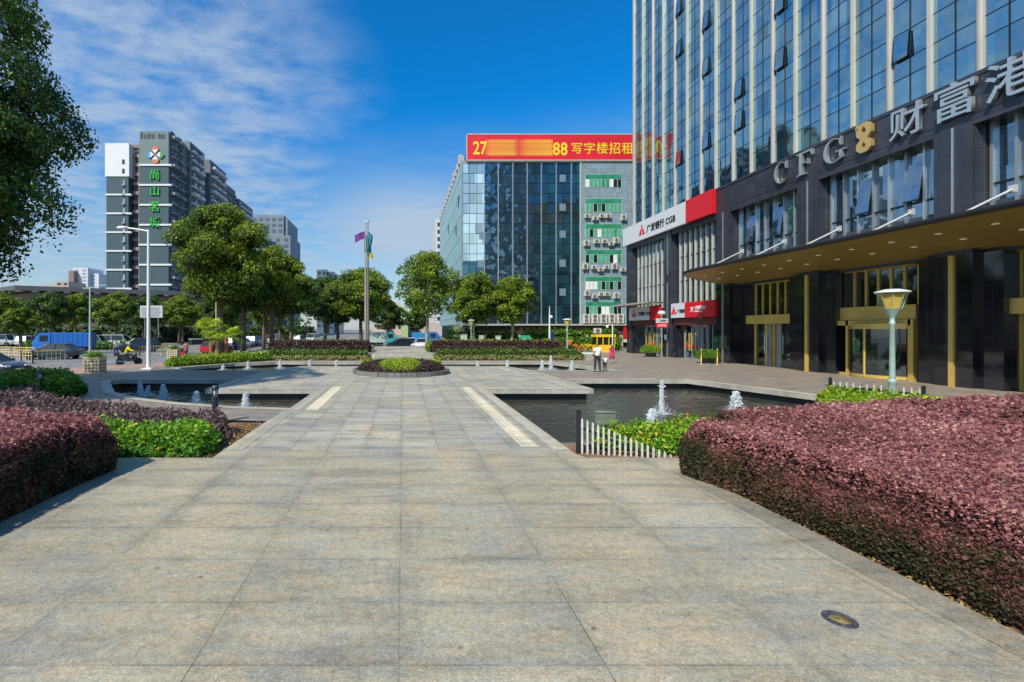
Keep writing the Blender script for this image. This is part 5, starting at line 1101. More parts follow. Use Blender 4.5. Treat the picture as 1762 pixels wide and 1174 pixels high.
# ================================================================ trees
bk, pbk = MATS['bark'], MATS['pale_bark']; LT, LD = MATS['leaf_tree'], MATS['leaf_dark']
g = 'street trees along the footway'
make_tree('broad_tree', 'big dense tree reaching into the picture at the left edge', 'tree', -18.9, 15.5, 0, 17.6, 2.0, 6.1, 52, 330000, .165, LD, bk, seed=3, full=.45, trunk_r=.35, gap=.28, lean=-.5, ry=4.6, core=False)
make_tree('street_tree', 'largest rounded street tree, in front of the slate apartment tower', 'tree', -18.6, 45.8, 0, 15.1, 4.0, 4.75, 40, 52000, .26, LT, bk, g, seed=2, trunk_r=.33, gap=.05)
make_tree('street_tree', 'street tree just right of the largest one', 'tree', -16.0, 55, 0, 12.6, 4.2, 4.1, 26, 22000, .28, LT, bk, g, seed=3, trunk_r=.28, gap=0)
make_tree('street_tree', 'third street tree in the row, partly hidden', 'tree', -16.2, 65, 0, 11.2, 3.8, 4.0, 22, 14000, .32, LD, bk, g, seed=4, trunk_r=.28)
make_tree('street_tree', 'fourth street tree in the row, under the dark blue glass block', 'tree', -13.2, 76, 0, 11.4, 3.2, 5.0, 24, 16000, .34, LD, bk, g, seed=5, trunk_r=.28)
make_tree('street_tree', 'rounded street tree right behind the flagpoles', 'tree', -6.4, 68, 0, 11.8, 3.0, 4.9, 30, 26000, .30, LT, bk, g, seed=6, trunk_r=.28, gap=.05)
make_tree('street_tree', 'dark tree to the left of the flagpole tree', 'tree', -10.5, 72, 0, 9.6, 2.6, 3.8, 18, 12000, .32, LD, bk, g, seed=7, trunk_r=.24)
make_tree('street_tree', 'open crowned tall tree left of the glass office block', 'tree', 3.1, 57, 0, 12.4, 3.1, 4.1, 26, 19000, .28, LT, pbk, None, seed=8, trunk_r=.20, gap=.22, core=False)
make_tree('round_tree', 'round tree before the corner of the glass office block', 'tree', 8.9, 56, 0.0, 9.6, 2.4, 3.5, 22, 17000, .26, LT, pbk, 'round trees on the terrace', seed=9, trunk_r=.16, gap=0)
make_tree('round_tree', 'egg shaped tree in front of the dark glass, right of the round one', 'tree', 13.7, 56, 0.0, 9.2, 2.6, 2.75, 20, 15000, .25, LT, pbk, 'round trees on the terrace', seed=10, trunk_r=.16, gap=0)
make_tree('dark_tree', 'dark low tree over the traffic behind the flagpoles', 'tree', -3.0, 92, 0, 8.2, 1.6, 3.8, 14, 8000, .4, LD, bk, None, seed=11)
make_tree('dark_tree', 'small dark tree farther down the street, right of the traffic', 'tree', 3.0, 98, 0, 7.2, 1.8, 3.0, 12, 6000, .4, LD, bk, None, seed=12)
bgt = [(-44.5, 52, 5.0, 1.9, 2.6, 'bright small tree at the far left by the barriers'), (-52, 66, 8.0, 2.2, 3.4, None), (-46, 72, 8.6, 2.4, 3.6, None), (-57, 78, 8.8, 2.6, 3.8, None), (-40.5, 70, 7.4, 2.2, 3.3, None),
       (-35.5, 72, 7.6, 2.4, 3.2, None), (-66, 74, 8.6, 2.4, 4.0, None), (-74, 80, 9.2, 2.4, 4.0, None), (-42, 84, 9.0, 2.0, 3.8, None), (-34, 86, 8.8, 2.0, 4.0, None), (-28.5, 70, 8.2, 2.4, 3.4, None), (-25, 82, 9.4, 2.2, 4.0, None), (-64, 60, 7.2, 2.4, 3.2, None), (-50, 88, 9.2, 2.2, 4.2, None)]
where = ['', 'behind the teal lamp post, left of it', 'right behind the blue truck', 'over the far left parking lot', 'just right of the teal lamp post', 'below the foot of the slate tower', 'at the far left edge, behind the big tree', 'at the outer left, farthest out', 'in the back row behind the truck', 'in the back row below the billboard', 'between the billboard and the largest street tree', 'in the back row behind the pickup', 'left of the parked silver cars', 'in the back row under the station roof']
for i, (x, y, top, cb, r_, lab) in enumerate(bgt):
    make_tree('roadside_tree', lab or ('roadside tree across the road ' + where[i]), 'tree', x, y, -.12, top, cb, r_, 16, 8000, .32, LT if i % 3 != 1 else LD, bk, 'trees across the road', seed=20 + i, trunk_r=.18, gap=.0)
for k, (x, y) in enumerate(((-18.5, 52.0), (-18.3, 59.0), (-18.2, 66.0), (-17.9, 50.0))):
    make_tree('slim_tree', ['slim street tree second along the kerb', 'slim street tree third along the kerb', 'slim street tree fourth along the kerb', 'slim street tree close beside the largest one'][k], 'tree', x, y, 0, 8.5, 4.0, 2.6, 12, 6000, .3, LD, bk, 'slim street trees', seed=50 + k, trunk_r=.2)
# far greenery across the road and street end
hedge('roadside_shrubs', 'band of dark shrubs on the far side of the road', 'shrubs', [(-95, 88), (-20, 96), (-20, 100), (-95, 92)], -.12, 4.5, .5, 14, LD, near=60, bump=.5, seed=31, kind='stuff')
hedge('median_hedge', 'low clipped hedge on the traffic island behind the road', 'hedge', [(-50, 58), (-36, 60), (-36, 61.2), (-50, 59.2)], -.12, .9, .2, 150, MATS['leaf_green'], near=45, bump=.06, seed=32, bias=-.1)
# fan palm with its props
def palm(x, y, h, label, seed):
    r = np.random.default_rng(seed); t_ = thing('fan_palm', label, 'palm', (x, y, 0))
    b = MB(); b.tube([(0, 0, -.1), (.03, .02, h * .5), (0, 0, h)], [.2, .17, .14], 9); b.build('trunk', mat('palm_fibre', (0.28, 0.13, 0.07), 0.95, var=.5, scale=8, bump=1, bscale=20), t_)
    vs = []; fs = []; tn = []
    for k in range(20):
        a = k * 2.4 + r.uniform(-.2, .2); el = r.uniform(-.35, 1.15); d = Vector((math.cos(a) * math.cos(el), math.sin(a) * math.cos(el), math.sin(el))); c = Vector((0, 0, h)) + d * .75
        s_ = d.cross(Vector((0, 0, 1))).normalized(); u_ = s_.cross(d)
        for j in range(15):
            q = (j - 7) / 7 * 1.15; dd = (d * math.cos(q) + s_ * math.sin(q)); L = 1.15 * r.uniform(.85, 1.1); tip = c + dd * L + Vector((0, 0, -.35 * L)); mid = c + dd * L * .55 + Vector((0, 0, .02)); w = u_.cross(dd).normalized() * .05; o = len(vs)
            vs += [c, mid + w, tip, mid - w]; fs.append((o, o + 1, o + 2, o + 3)); tn.append(.62 + .25 * d.z + r.normal(0, .12))
        w = s_ * .02; o = len(vs); p0 = Vector((0, 0, h - .05)); vs += [p0 - w, p0 + w, c + w, c - w]; fs.append((o, o + 1, o + 2, o + 3)); tn.append(.4)
    me = bpy.data.meshes.new('fronds'); me.from_pydata([tuple(v) for v in vs], [], fs); at = me.attributes.new('tone', 'FLOAT', 'FACE'); at.data.foreach_set('value', np.clip(tn, 0, 1).astype(np.float32)); me.materials.append(MATS['leaf_yellowgreen'])
    o = bpy.data.objects.new('fronds', me); COL.objects.link(o); o.parent = t_; return t_
palm(-18.6, 43.4, 2.5, 'yellow green fan palm with a rusty trunk beside the largest street tree', 3)
palm(-16.8, 42.6, 1.9, 'shorter fan palm right against the trunk of the largest street tree', 4)
pr = MB(); pr.tube([(-17.6, 42.2, 0), (-17.9, 42.9, 5.2)], .05, 6); tag(pr.build('prop_pole', MATS['pale_bark'] if False else mat('bamboo', (0.5, 0.45, 0.3), .7)), 'thin pale bamboo pole leaning by the largest street tree', 'pole')
# ================================================================ street furniture
teal_p = mat('teal_paint', (0.40, 0.52, 0.47), 0.4, 0.2, var=0.12, scale=2); lampw = mat('lamp_white', (0.70, 0.72, 0.70), 0.4, var=.05)
amber = mat('amber_glass', (0.62, 0.42, 0.08), 0.25, var=.12, scale=6); char_m = mat('charcoal_metal', (0.040, 0.050, 0.062), 0.45, 0.3, var=.15)
yel_p = mat('yellow_paint', (0.80, 0.52, 0.02), 0.45, var=.06); rubber = mat('rubber', (0.015, 0.015, 0.016), 0.8); chrome = mat('rim_metal', (0.55, 0.56, 0.57), 0.25, 0.9)
cglass = mat('car_glass', (0.012, 0.018, 0.020), 0.32, var=.05, spec=.5)
def lamp(x, y, z, s, label):
    t_ = thing('street_lamp', label, 'street lamp', (x, y, z), 0, 'short street lamps with flared heads', scale=(s, s, s))
    b = MB(); b.lathe([(.16, 0), (.16, .05), (.11, .12), (.105, .62), (.13, .66), (.13, .74), (.085, .80), (.072, 2.75), (.09, 2.78), (.09, 2.84), (.07, 2.87), (.07, 3.0)], 16); b.build('pole', teal_p, t_, smooth=True, auto=35)
    b = MB(); b.lathe([(.07, 3.0), (.12, 3.12), (.22, 3.3), (.24, 3.34), (.05, 3.335)], 16); b.build('lamp_cup', teal_p, t_, smooth=True, auto=35)
    b = MB(); b.lathe([(.20, 3.35), (.36, 3.88), (.05, 3.89)], 8); b.build('lamp_glass', amber, t_)
    b = MB()
    for k in range(8): a = k * math.pi / 4; b.tube([(.225 * math.cos(a), .225 * math.sin(a), 3.33), (.40 * math.cos(a), .40 * math.sin(a), 3.92)], .013, 4)
    b.build('lamp_cage', teal_p, t_); b = MB(); b.lathe([(.43, 3.90), (.47, 3.93), (.46, 3.97), (.2, 4.05), (.02, 4.06)], 24); b.build('lamp_lid', lampw, t_, smooth=True, auto=35); return t_
lamp(18.05, 16.5, -.05, 1.02, 'nearest teal street lamp standing in the ground cover behind the right hedge')
lamp(15.4, 41.9, .05, .88, 'pale street lamp at the right end of the terrace hedges')
lamp(7.65, 50, .45, .80, 'pale street lamp among the round trees on the terrace')
def bollard(x, y, label):
    t_ = thing('bollard_light', label, 'bollard light', (x, y, -.05), 0, 'dark bollard lights in the left bed')
    b = MB(); b.lathe([(.085, 0), (.085, .72), (.10, .73), (.10, .78), (.07, .785), (.02, .785)], 16); b.build('post', char_m, t_, smooth=True, auto=35)
    b = MB(); b.lathe([(.062, .786), (.062, .99), (.02, .99)], 12); b.build('lens', lampw, t_, smooth=True)
    b = MB()
    for k in range(6): a = k * math.pi / 3; b.box(.078 * math.cos(a) - .009, .078 * math.cos(a) + .009, .078 * math.sin(a) - .009, .078 * math.sin(a) + .009, .78, 1.0)
    b.build('guard', char_m, t_); b = MB(); b.lathe([(.105, .99), (.105, 1.04), (.07, 1.09), (.02, 1.10)], 16); b.build('cap', char_m, t_, smooth=True, auto=35)
bollard(-5.22, 12.45, 'dark bollard light in the purple shrubs near the left pond'); bollard(-13.7, 16.9, 'dark bollard light in front of the green hedge block at far left')
sp = thing('tall_street_light', 'tall white street light with a single arm by the left road', 'street light', (-16.7, 29.4, 0))
b = MB(); b.lathe([(.26, 0), (.26, .04), (.13, .1), (.11, 3), (.08, 9.15), (.02, 9.16)], 14); b.build('pole', white_p, sp, smooth=True, auto=35); b = MB(); b.tube([(0, 0, 9.05), (-.9, .1, 9.22), (-1.5, .15, 9.3)], .05, 8); b.build('arm', white_p, sp); b = MB(); b.lathe([(.02, -.4), (.09, -.3), (.11, 0), (.06, .38), (.02, .4)], 10, (-1.8, .15, 9.32), axis='x'); b.build('lamp_head', white_p, sp, smooth=True)
b = MB(); b.box(-.32, .32, -.32, .32, 0, .06); b.build('base_plate', white_p, sp)
sp = thing('teal_street_light', 'thin teal street light with a thin arm across the road', 'street light', (wx(155, 47), 47, -.12))
b = MB(); b.tube([(0, 0, 0), (0, 0, 7.2)], [.13, .08], 10); b.build('pole', teal_p, sp); b = MB(); b.tube([(-.5, 0, 7.0), (0, 0, 7.05), (1.3, 0, 7.35)], .045, 6); b.build('arm', teal_p, sp); b = MB(); b.box(1.2, 1.75, -.1, .1, 7.32, 7.42); b.box(-.7, -.3, -.1, .1, 7.0, 7.1); b.build('lamp_head', teal_p, sp)
cp = thing('camera_pole', 'tall white camera pole on the terrace right of the round trees', 'camera pole', (16.4, 50, .0)); b = MB(); b.tube([(0, 0, 0), (0, 0, 3.9), (0, 0, 5.2)], [.11, .08, .03], 10); b.build('pole', lampw, cp); b = MB(); b.lathe([(.02, -.2), (.14, -.08), (.15, .05), (.02, .16)], 12, (.22, 0, 4.0)); b.box(0, .22, -.03, .03, 4.12, 4.2); b.build('camera_dome', lampw, cp, smooth=True)
cp = thing('globe_lamp', 'thin pole with a small white globe lamp beside the yellow booth', 'street lamp', (wx(1054, 50), 50, 0)); b = MB(); b.tube([(0, 0, 0), (0, 0, 3.2)], .06, 8); b.tube([(0, 0, 3.2), (-.5, 0, 3.1)], .03, 6); b.build('pole', lampw, cp); b = MB(); b.lathe([(.02, -.16), (.14, -.08), (.16, 0), (.14, .08), (.02, .16)], 12, (-.58, 0, 2.9)); b.build('globe', white_p, cp, smooth=True)
# flagpoles
purple = mat('purple_cloth', (0.16, 0.04, 0.22), .8, var=.1); tealc = mat('teal_cloth', (0.02, 0.28, 0.34), .8, var=.1); yelc = mat('yellow_cloth', (0.75, 0.60, 0.02), .8); pole_m = mat('pole_bronze', (0.30, 0.25, 0.20), .35, .5, var=.2)
def flag(mb, pts_fn, nu=10, nv=6, mi=0):
    vs = [pts_fn(i / nu, j / nv) for j in range(nv + 1) for i in range(nu + 1)]; fs = [(j * (nu + 1) + i, j * (nu + 1) + i + 1, (j + 1) * (nu + 1) + i + 1, (j + 1) * (nu + 1) + i) for j in range(nv) for i in range(nu)]
    mb.add(vs, fs, mi)
for k, (x, y, h, lab) in enumerate(((-3.68, 44.2, 12.6, 'left one of two tall flagpoles, with a purple flag blown left'), (-3.52, 45.2, 12.9, 'right one of two tall flagpoles, with teal, green and yellow flags hanging down'))):
    f_ = thing('flagpole', lab, 'flagpole', (x, y, .45), 0, 'flagpoles at the terrace steps'); b = MB(); b.tube([(0, 0, 0), (0, 0, h * .5), (0, 0, h)], [.17 if k else .13, .12 if k else .10, .05], 12); b.build('pole', pole_m if k else mat('pole_steel', (.5, .48, .44), .3, .5), f_, smooth=True, auto=35)
    b = MB(); b.lathe([(.02, 0), (.1, .08), (.1, .16), (.02, .26)], 10, (0, 0, h)); b.build('finial', chrome, f_, smooth=True)
    b = MB()
    if k == 0: flag(b, lambda u, v: (-.06 - u * 1.0, .08 * math.sin(u * 7 + v), h - .75 - v * .75 - u * .35 + .05 * math.sin(u * 6)), 12, 6); b.build('flag', purple, f_, smooth=True)
    else:
        flag(b, lambda u, v: (.05 + u * .42 * (1 - .35 * v) + .05 * math.sin(v * 8), .1 * math.sin(u * 9), h - .9 - v * 2.1 - u * .3), 10, 8); b.build('flag', tealc, f_, smooth=True)
        b = MB(); flag(b, lambda u, v: (.12 + u * .42 + .03 * math.sin(v * 8), .12 * math.sin(u * 9) - .05, h - 3.0 - v * .55 - u * .1), 8, 4); b.build('flag', yelc, f_, smooth=True)
        b = MB(); flag(b, lambda u, v: (-.08 - u * .28, -.1 + .08 * math.sin(u * 9), h - 1.2 - v * 1.7 - u * .2), 8, 6); b.build('flag', mat('green_cloth', (.05, .3, .2), .8), f_, smooth=True)
b = MB(); b.prism([(-4.1, 43.8), (-3.0, 43.8), (-3.0, 46.6), (-4.1, 46.6)], .45, .95); tag(b.build('flagpole_plinth', MATS['step_stone']), 'low stone plinth under the two flagpoles', 'plinth')
# recessed ground light
ul = thing('ground_light', 'round recessed ground light with a metal rim in the near path', 'ground light', (3.905, 4.0, .004)); b = MB(); b.lathe([(.124, .0), (.122, .012), (.114, .016), (.081, .012), (.079, .004), (.02, .004)], 40); b.build('rim', mat('worn_steel', (.16, .16, .17), .4, .7, var=.5, scale=18), ul, smooth=True, auto=30)
b = MB(); b.lathe([(.0785, .0045), (.076, .011), (.02, .013)], 32); b.build('lens', mat('muddy_lens', (.22, .16, .05), .2, var=.7, scale=22), ul, smooth=True)
b = MB()
for k in range(6): a = k * math.pi / 3; b.lathe([(.008, .015), (.008, .019), (.001, .019)], 8, (.102 * math.cos(a), .102 * math.sin(a), 0))
b.build('screw', chrome, ul)
ub = thing('utility_box', 'grey green utility box on a stake at the edge of the right pond', 'utility box', (5.25, 11.6, -.1)); b = MB(); b.box(-.23, .23, -.09, .09, .26, .55); b.box(-.25, .25, -.11, .11, .551, .57); b.build('box', mat('olive_grey', (.20, .22, .16), .6, var=.25, scale=4), ub, bevel=.008); b = MB(); b.box(-.03, .03, -.03, .03, -.2, .26); b.build('stake', char_m, ub)
# picket fences
def picket(name, label, p0, p1, n, h0, h1, z0, w=.04):
    t_ = thing(name, label, 'fence', (p0[0], p0[1], z0)); d = Vector((p1[0] - p0[0], p1[1] - p0[1])); ang = math.atan2(d.y, d.x); t_.rotation_euler = (0, 0, ang); L = d.length
    dz = lambda s: h0 + (h1 - h0) * s
    b = MB(); b.box(-.05, .04, -.045, .045, -.3, h0 + .10); b.lathe([(.05, 0), (.06, .03), (.02, .06)], 8, (-.005, 0, h0 + .1)); b.build('post', black_p, t_)
    for fr in (.28, .74):
        b = MB(); b.add([(0, -.03, h0 - (1 - fr) * .8 - .03), (L, -.03, h1 - (1 - fr) * .8 - .045), (L, -.03, h1 - (1 - fr) * .8 + .03), (0, -.03, h0 - (1 - fr) * .8 + .03), (0, -.005, h0 - (1 - fr) * .8 - .03), (L, -.005, h1 - (1 - fr) * .8 - .03), (L, -.005, h1 - (1 - fr) * .8 + .03), (0, -.005, h0 - (1 - fr) * .8 + .03)], [(0, 1, 2, 3), (4, 7, 6, 5), (0, 4, 5, 1), (3, 2, 6, 7), (1, 5, 6, 2), (0, 3, 7, 4)]); b.build('rail', black_p, t_)
    for k in range(n):
        s = (k + .6) / n; x = s * L; top = dz(s); b = MB(); b.prism([(x - w / 2, -.5), (x + w / 2, -.5), (x + w / 2, top - .02), (x, top + .01), (x - w / 2, top - .02)], 0, .02, M=Matrix(((1, 0, 0, 0), (0, 0, -1, -.031), (0, 1, 0, 0), (0, 0, 0, 1)))); b.build('picket', mat('worn_white', (.55, .54, .48), .6, var=.25, scale=9), t_)
    if h0 < .6: b = MB(); b.box(L - .04, L + .05, -.045, .045, -.3, h1 + .1); b.build('post', black_p, t_)
picket('picket_fence', 'white picket fence with black post, slanting down beside the right pond', (3.78, 9.62), (5.55, 9.22), 17, .72, .02, 0)
picket('picket_fence', 'low white picket fence behind the ground cover by the teal street lamp', (17.35, 18.15), (18.5, 15.9), 13, .50, .50, 0)
# planters
cream_s = mat('cream_stone', (.62, .52, .36), .75, var=.12, scale=5); hole_m = mat('pattern_hole', (.22, .13, .07), .9, var=.2)
def tall_planter(x, y, label, s=1.0):
    t_ = thing('tall_planter', label, 'planter', (x, y, -.0), R(8), scale=(s, s, s)); b = MB(); b.prism([(-.44, -.44), (.44, -.44), (.44, .44), (-.44, .44)], 0, .86); b.box(-.47, .47, -.47, .47, .861, .93); b.build('box', cream_s, t_, bevel=.01)
    b = MB()
    for i in range(4):
        for j in range(4):
            cx = -.30 + i * .2 ; cz = .12 + j * .19; pp = [(-.055, -.05), (.055, -.05), (.06, .02), (.0, .07), (-.06, .02)]
            b.prism([(cx + u, cz + v_) for u, v_ in pp], 0, .01, M=Matrix(((1, 0, 0, 0), (0, 0, -1, -.442), (0, 1, 0, 0), (0, 0, 0, 1)))); b.prism([(cx + u, cz + v_) for u, v_ in pp], 0, .01, M=Matrix(((0, 0, 1, .442), (1, 0, 0, 0), (0, 1, 0, 0), (0, 0, 0, 1))))
    b.build('pattern', hole_m, t_)
    P = rng.normal(0, 1, (1400, 3)) * (.22, .22, .10) + (0, 0, 1.02); leaves_mesh('plants', P, np.tile([0, 0, 1.0], (1400, 1)), .12, np.clip(rng.normal(.6, .2, 1400), 0, 1), MATS['leaf_green'], parent=t_, aspect=.3)
tall_planter(-18.5, 26.9, 'cream patterned stone planter with grassy plants at the end of the green hedge'); tall_planter(-19.9, 38.9, 'cream patterned planter beyond the bright hedge, beside the red motorbike', .95)
def bush_pot(x, y, s, label, bias):
    t_ = thing('potted_bush', label, 'potted plant', (x, y, 0), 0, 'clipped bushes in dark pots by the shops'); b = MB(); b.lathe([(.34, 0), (.42, .05), (.50, .42), (.54, .46), (.48, .47), (.02, .44)], 24); b.build('pot', char_m, t_, smooth=True, auto=35)
    dome_hedge('bush', 0, 0, .95 * s, .85 * s, .68 * s, .085, 4200, MATS['leaf_green'], t_, z0=.42, seed=int(x), bias=bias, pw=.5)
bush_pot(23.6, 42.6, .95, 'bright green clipped bush in a dark pot by the farther bank door', .15); bush_pot(23.5, 34.5, .88, 'darker green clipped bush in a pot between two brass posts', -.08)
def post_(x, y, label): b = MB(); b.lathe([(.12, 0), (.12, .03), (.035, .05), (.03, 1.05), (.05, 1.08), (.05, 1.14), (.02, 1.17)], 12); tag(b.build('brass_post', gold, loc=(x, y, 0), smooth=True), label, 'post')
post_(22.35, 33.5, 'thin brass post left of the darker potted bush'); post_(23.2, 33.0, 'thin brass post right of the darker potted bush')
# white pillars and green kiosk on the terrace
wps = mat('pale_stone', (.52, .5, .45), .7, var=.1)
for i, (px, w, h_) in enumerate(((798, .75, 1.45), (828, .5, 1.35), (857, .6, 1.3))):
    x = wx(px, 54); b = MB(); b.box(-w / 2, w / 2, -.2, .2, 0, h_); b.box(-w / 2 - .04, w / 2 + .04, -.24, .24, h_, h_ + .08); tag(b.build('stone_pillar', wps, loc=(x, 54, .45), bevel=.02), ['wide pale stone pillar left of the terrace street lamp', 'narrow pale stone pillar right of the terrace street lamp', 'pale stone pillar between the two round trees'][i], 'pillar')
kg = thing('green_kiosk', 'bright green metal cabinet with rounded top in front of the dark glass', 'cabinet', (wx(904, 52), 52, .45)); b = MB(); b.prism([(-.55, 0), (.55, 0), (.55, 1.25), (.45, 1.45), (-.45, 1.45), (-.55, 1.25)], -.35, .35, M=Matrix(((1, 0, 0, 0), (0, 0, -1, 0), (0, 1, 0, 0), (0, 0, 0, 1)))); b.build('body', mat('kiosk_green', (.02, .36, .20), .4), kg); b = MB(); b.box(-.35, -.1, -.36, -.352, .75, 1.1); b.build('notice', white_p, kg); b = MB(); b.box(-.02, .02, -.365, -.352, .05, 1.2); b.build('door_seam', black_p, kg)
nb = thing('blue_sign_board', 'dark blue upright board behind the camera pole', 'sign', (wx(950, 53), 53, 0)); b = MB(); b.box(-.3, .3, -.05, .05, .3, 2.2); b.build('board', mat('navy', (.012, .03, .10), .4), nb); b = MB(); b.box(-.25, -.2, -.04, .04, 0, .3); b.box(.2, .25, -.04, .04, 0, .3); b.build('leg', char_m, nb)
# yellow booth
yb_ = thing('yellow_booth', 'small yellow booth with dark windows by the green wall hedge', 'booth', (wx(1038, 51), 51, 0)); b = MB(); b.box(-1, 1, -.7, .7, 0, .85); b.box(-1.08, 1.08, -.8, .8, 1.72, 2.02); b.build('body', yel_p, yb_, bevel=.02); b = MB(); b.box(-.95, .95, -.65, .65, .851, 1.719); b.build('window', cglass, yb_)
b = MB()
for x in (-1, -.33, .33, 1): b.box(x - .04, x + .04, -.72, -.64, .85, 1.72)
b.build('frame', yel_p, yb_)
dup(sm, (wx(1026, 51) - .4, 50.9, 2.17), label='single white air conditioner standing on the roof of the yellow booth')
# ================================================================ fountains
fm = bpy.data.materials.new('foam'); fm.use_nodes = True; t = fm.node_tree; b = t.nodes['Principled BSDF']; b.inputs['Base Color'].default_value = (.86, .90, .92, 1); b.inputs['Roughness'].default_value = .35
tr_ = t.nodes.new('ShaderNodeBsdfTransparent'); mx = t.nodes.new('ShaderNodeMixShader'); mx.inputs[0].default_value = .80; t.links.new(tr_.outputs[0], mx.inputs[1]); t.links.new(b.outputs[0], mx.inputs[2]); t.links.new(mx.outputs[0], t.nodes['Material Output'].inputs[0])
def jet(x, y, z, h, r, label, group, tiers=False, seed=0, lean=0.0):
    q = np.random.default_rng(seed); k = 2400; s = q.uniform(0, 1, k) ** .85; a = q.uniform(0, 6.283, k); w = r * (1.05 - .62 * s ** 2.2) * (1 + .16 * np.sin(s * 23 + a * 2 + q.normal() * 3)); rr = w * q.uniform(.05, 1.0, k) ** .6
    if tiers: w = r * np.where((s * 3.3 + .3) % 1 < .05, 1.3, .55) * (1.15 - .5 * s); rr = w * q.uniform(.05, 1.0, k) ** .6
    P = np.c_[rr * np.cos(a) + lean * s * h, rr * np.sin(a), s * h]
    k2 = 900; a2 = q.uniform(0, 6.283, k2); r2 = r * (.8 + q.exponential(.9, k2)); P2 = np.c_[r2 * np.cos(a2), r2 * np.sin(a2), np.where(q.uniform(0, 1, k2) < .5, .01, q.uniform(0, h * .55, k2) * np.exp(-r2 / r * .5))]
    P = np.vstack([P, P2]); sz = np.r_[q.uniform(.014, .045, k), np.full(k2, .022)]
    c = MB(); prof = [(r * (.62 - .5 * v), v * h * .9) for v in np.linspace(0, 1, 12)]; c.lathe([(p * .5, z_ * .8) for p, z_ in prof] , 9)
    if lean: c.v = [(p[0] + lean * p[2], p[1], p[2]) for p in c.v]
    global rng; kp = rng; rng = q
    o = leaves_mesh('fountain_jet', P, P * (1, 1, .2) + 1e-3, sz, np.zeros(len(P)), fm, c, fm, loc=(x, y, z), jit=.9, aspect=.8); rng = kp
    for p_ in o.data.polygons[-len(c.f):]: p_.use_smooth = True
    tag(o, label, 'fountain jet', group)
gr_, gl_ = 'jets in the right pond', 'jets in the left pond'; F2 = 'small jets in the far ponds'
jet(9.55, 16.5, -.5, 1.22, .16, 'tallest fountain jet with ring shaped splashes, in the right pond', gr_, True, 1)
jet(12.7, 17.05, -.5, .74, .20, 'broad fountain jet at the back of the right pond above the purple hedge', gr_, False, 2)
jet(7.85, 14.2, -.5, .58, .17, 'short leaning fountain jet in front of the tallest one', gr_, False, 3, .15)
jet(-12.15, 20.8, -.5, .72, .13, 'leftmost fountain jet of the left pond', gl_, False, 4, -.12); jet(-11.85, 20.7, -.5, .5, .12, 'lower jet touching the leftmost one', gl_, False, 5, .2); jet(-10.65, 19.9, -.5, .66, .17, 'second fountain jet from the left in the left pond', gl_, False, 6)
jet(-8.72, 18.85, -.5, .5, .17, 'squat fountain jet left of the dark bollard light', gl_, False, 7, .08); jet(-6.28, 17.9, -.5, .58, .16, 'fountain jet right of the dark bollard light', gl_, False, 8)
for i, (px, Yq, h_) in enumerate(((427, 33.5, .5), (482, 34.2, .55), (533, 34.0, .55), (579, 34.0, .5), (384, 32.8, .25), (822, 34.0, .42), (873, 33.8, .52), (933, 32.8, .6), (948, 33.4, .9), (984, 32.6, .6))):
    jet(wx(px, Yq), Yq, -.36, h_ + .1, .13, 'small fountain jet, far %s pond, %s' % ('left' if px < 700 else 'right', ['third from the left', 'in front of the dark terrace hedge end', 'second left of the round planter', 'next to the round planter on the left', 'lowest and leftmost', 'next to the round planter on the right', 'second right of the round planter', 'left of the highest far jet', 'highest of the far ones', 'farthest right'][i]), F2, False, 20 + i)

# ================================================================ vehicles (front towards +X)
CARP = {}
def paint(name, col, r=.25): return mat(name, col, r, .15, var=.03, coat=.6)
def wheel(parent, x, y, r, w=.2):
    b = MB(); b.lathe([(r * .62, -w / 2), (r * .93, -w / 2), (r, -w * .3), (r, w * .3), (r * .93, w / 2), (r * .62, w / 2)], 22, axis='y'); s = 1 if y > 0 else -1
    wo = b.build('wheel', rubber, parent, loc=(x, y, r), smooth=True, auto=35)
    b = MB(); b.lathe([(r * .63, s * w * .35), (r * .60, s * w * .46), (r * .2, s * w * .40), (.01, s * w * .45)][::s], 18, axis='y'); b.build('rim', chrome, wo, smooth=True, auto=35)
    b = MB()
    for k in range(5): a = k * 1.2566; M = Matrix.Rotation(a, 4, 'Y'); b.box(r * .15, r * .6, s * w * .42, s * w * .50, -.03, .03, 0, M)
    b.build('spoke', chrome, wo)
def loft(mb, secs, mi=0, caps=True):
    n = len(secs[0]); vs = [p for s in secs for p in s]; fs = []
    for i in range(len(secs) - 1):
        for k in range(n): a = i * n + k; b = i * n + (k + 1) % n; fs.append((a, b, b + n, a + n))
    if caps: fs.append(tuple(range(n))[::-1]); fs.append(tuple(range((len(secs) - 1) * n, len(secs) * n)))
    mb.add(vs, fs, mi)
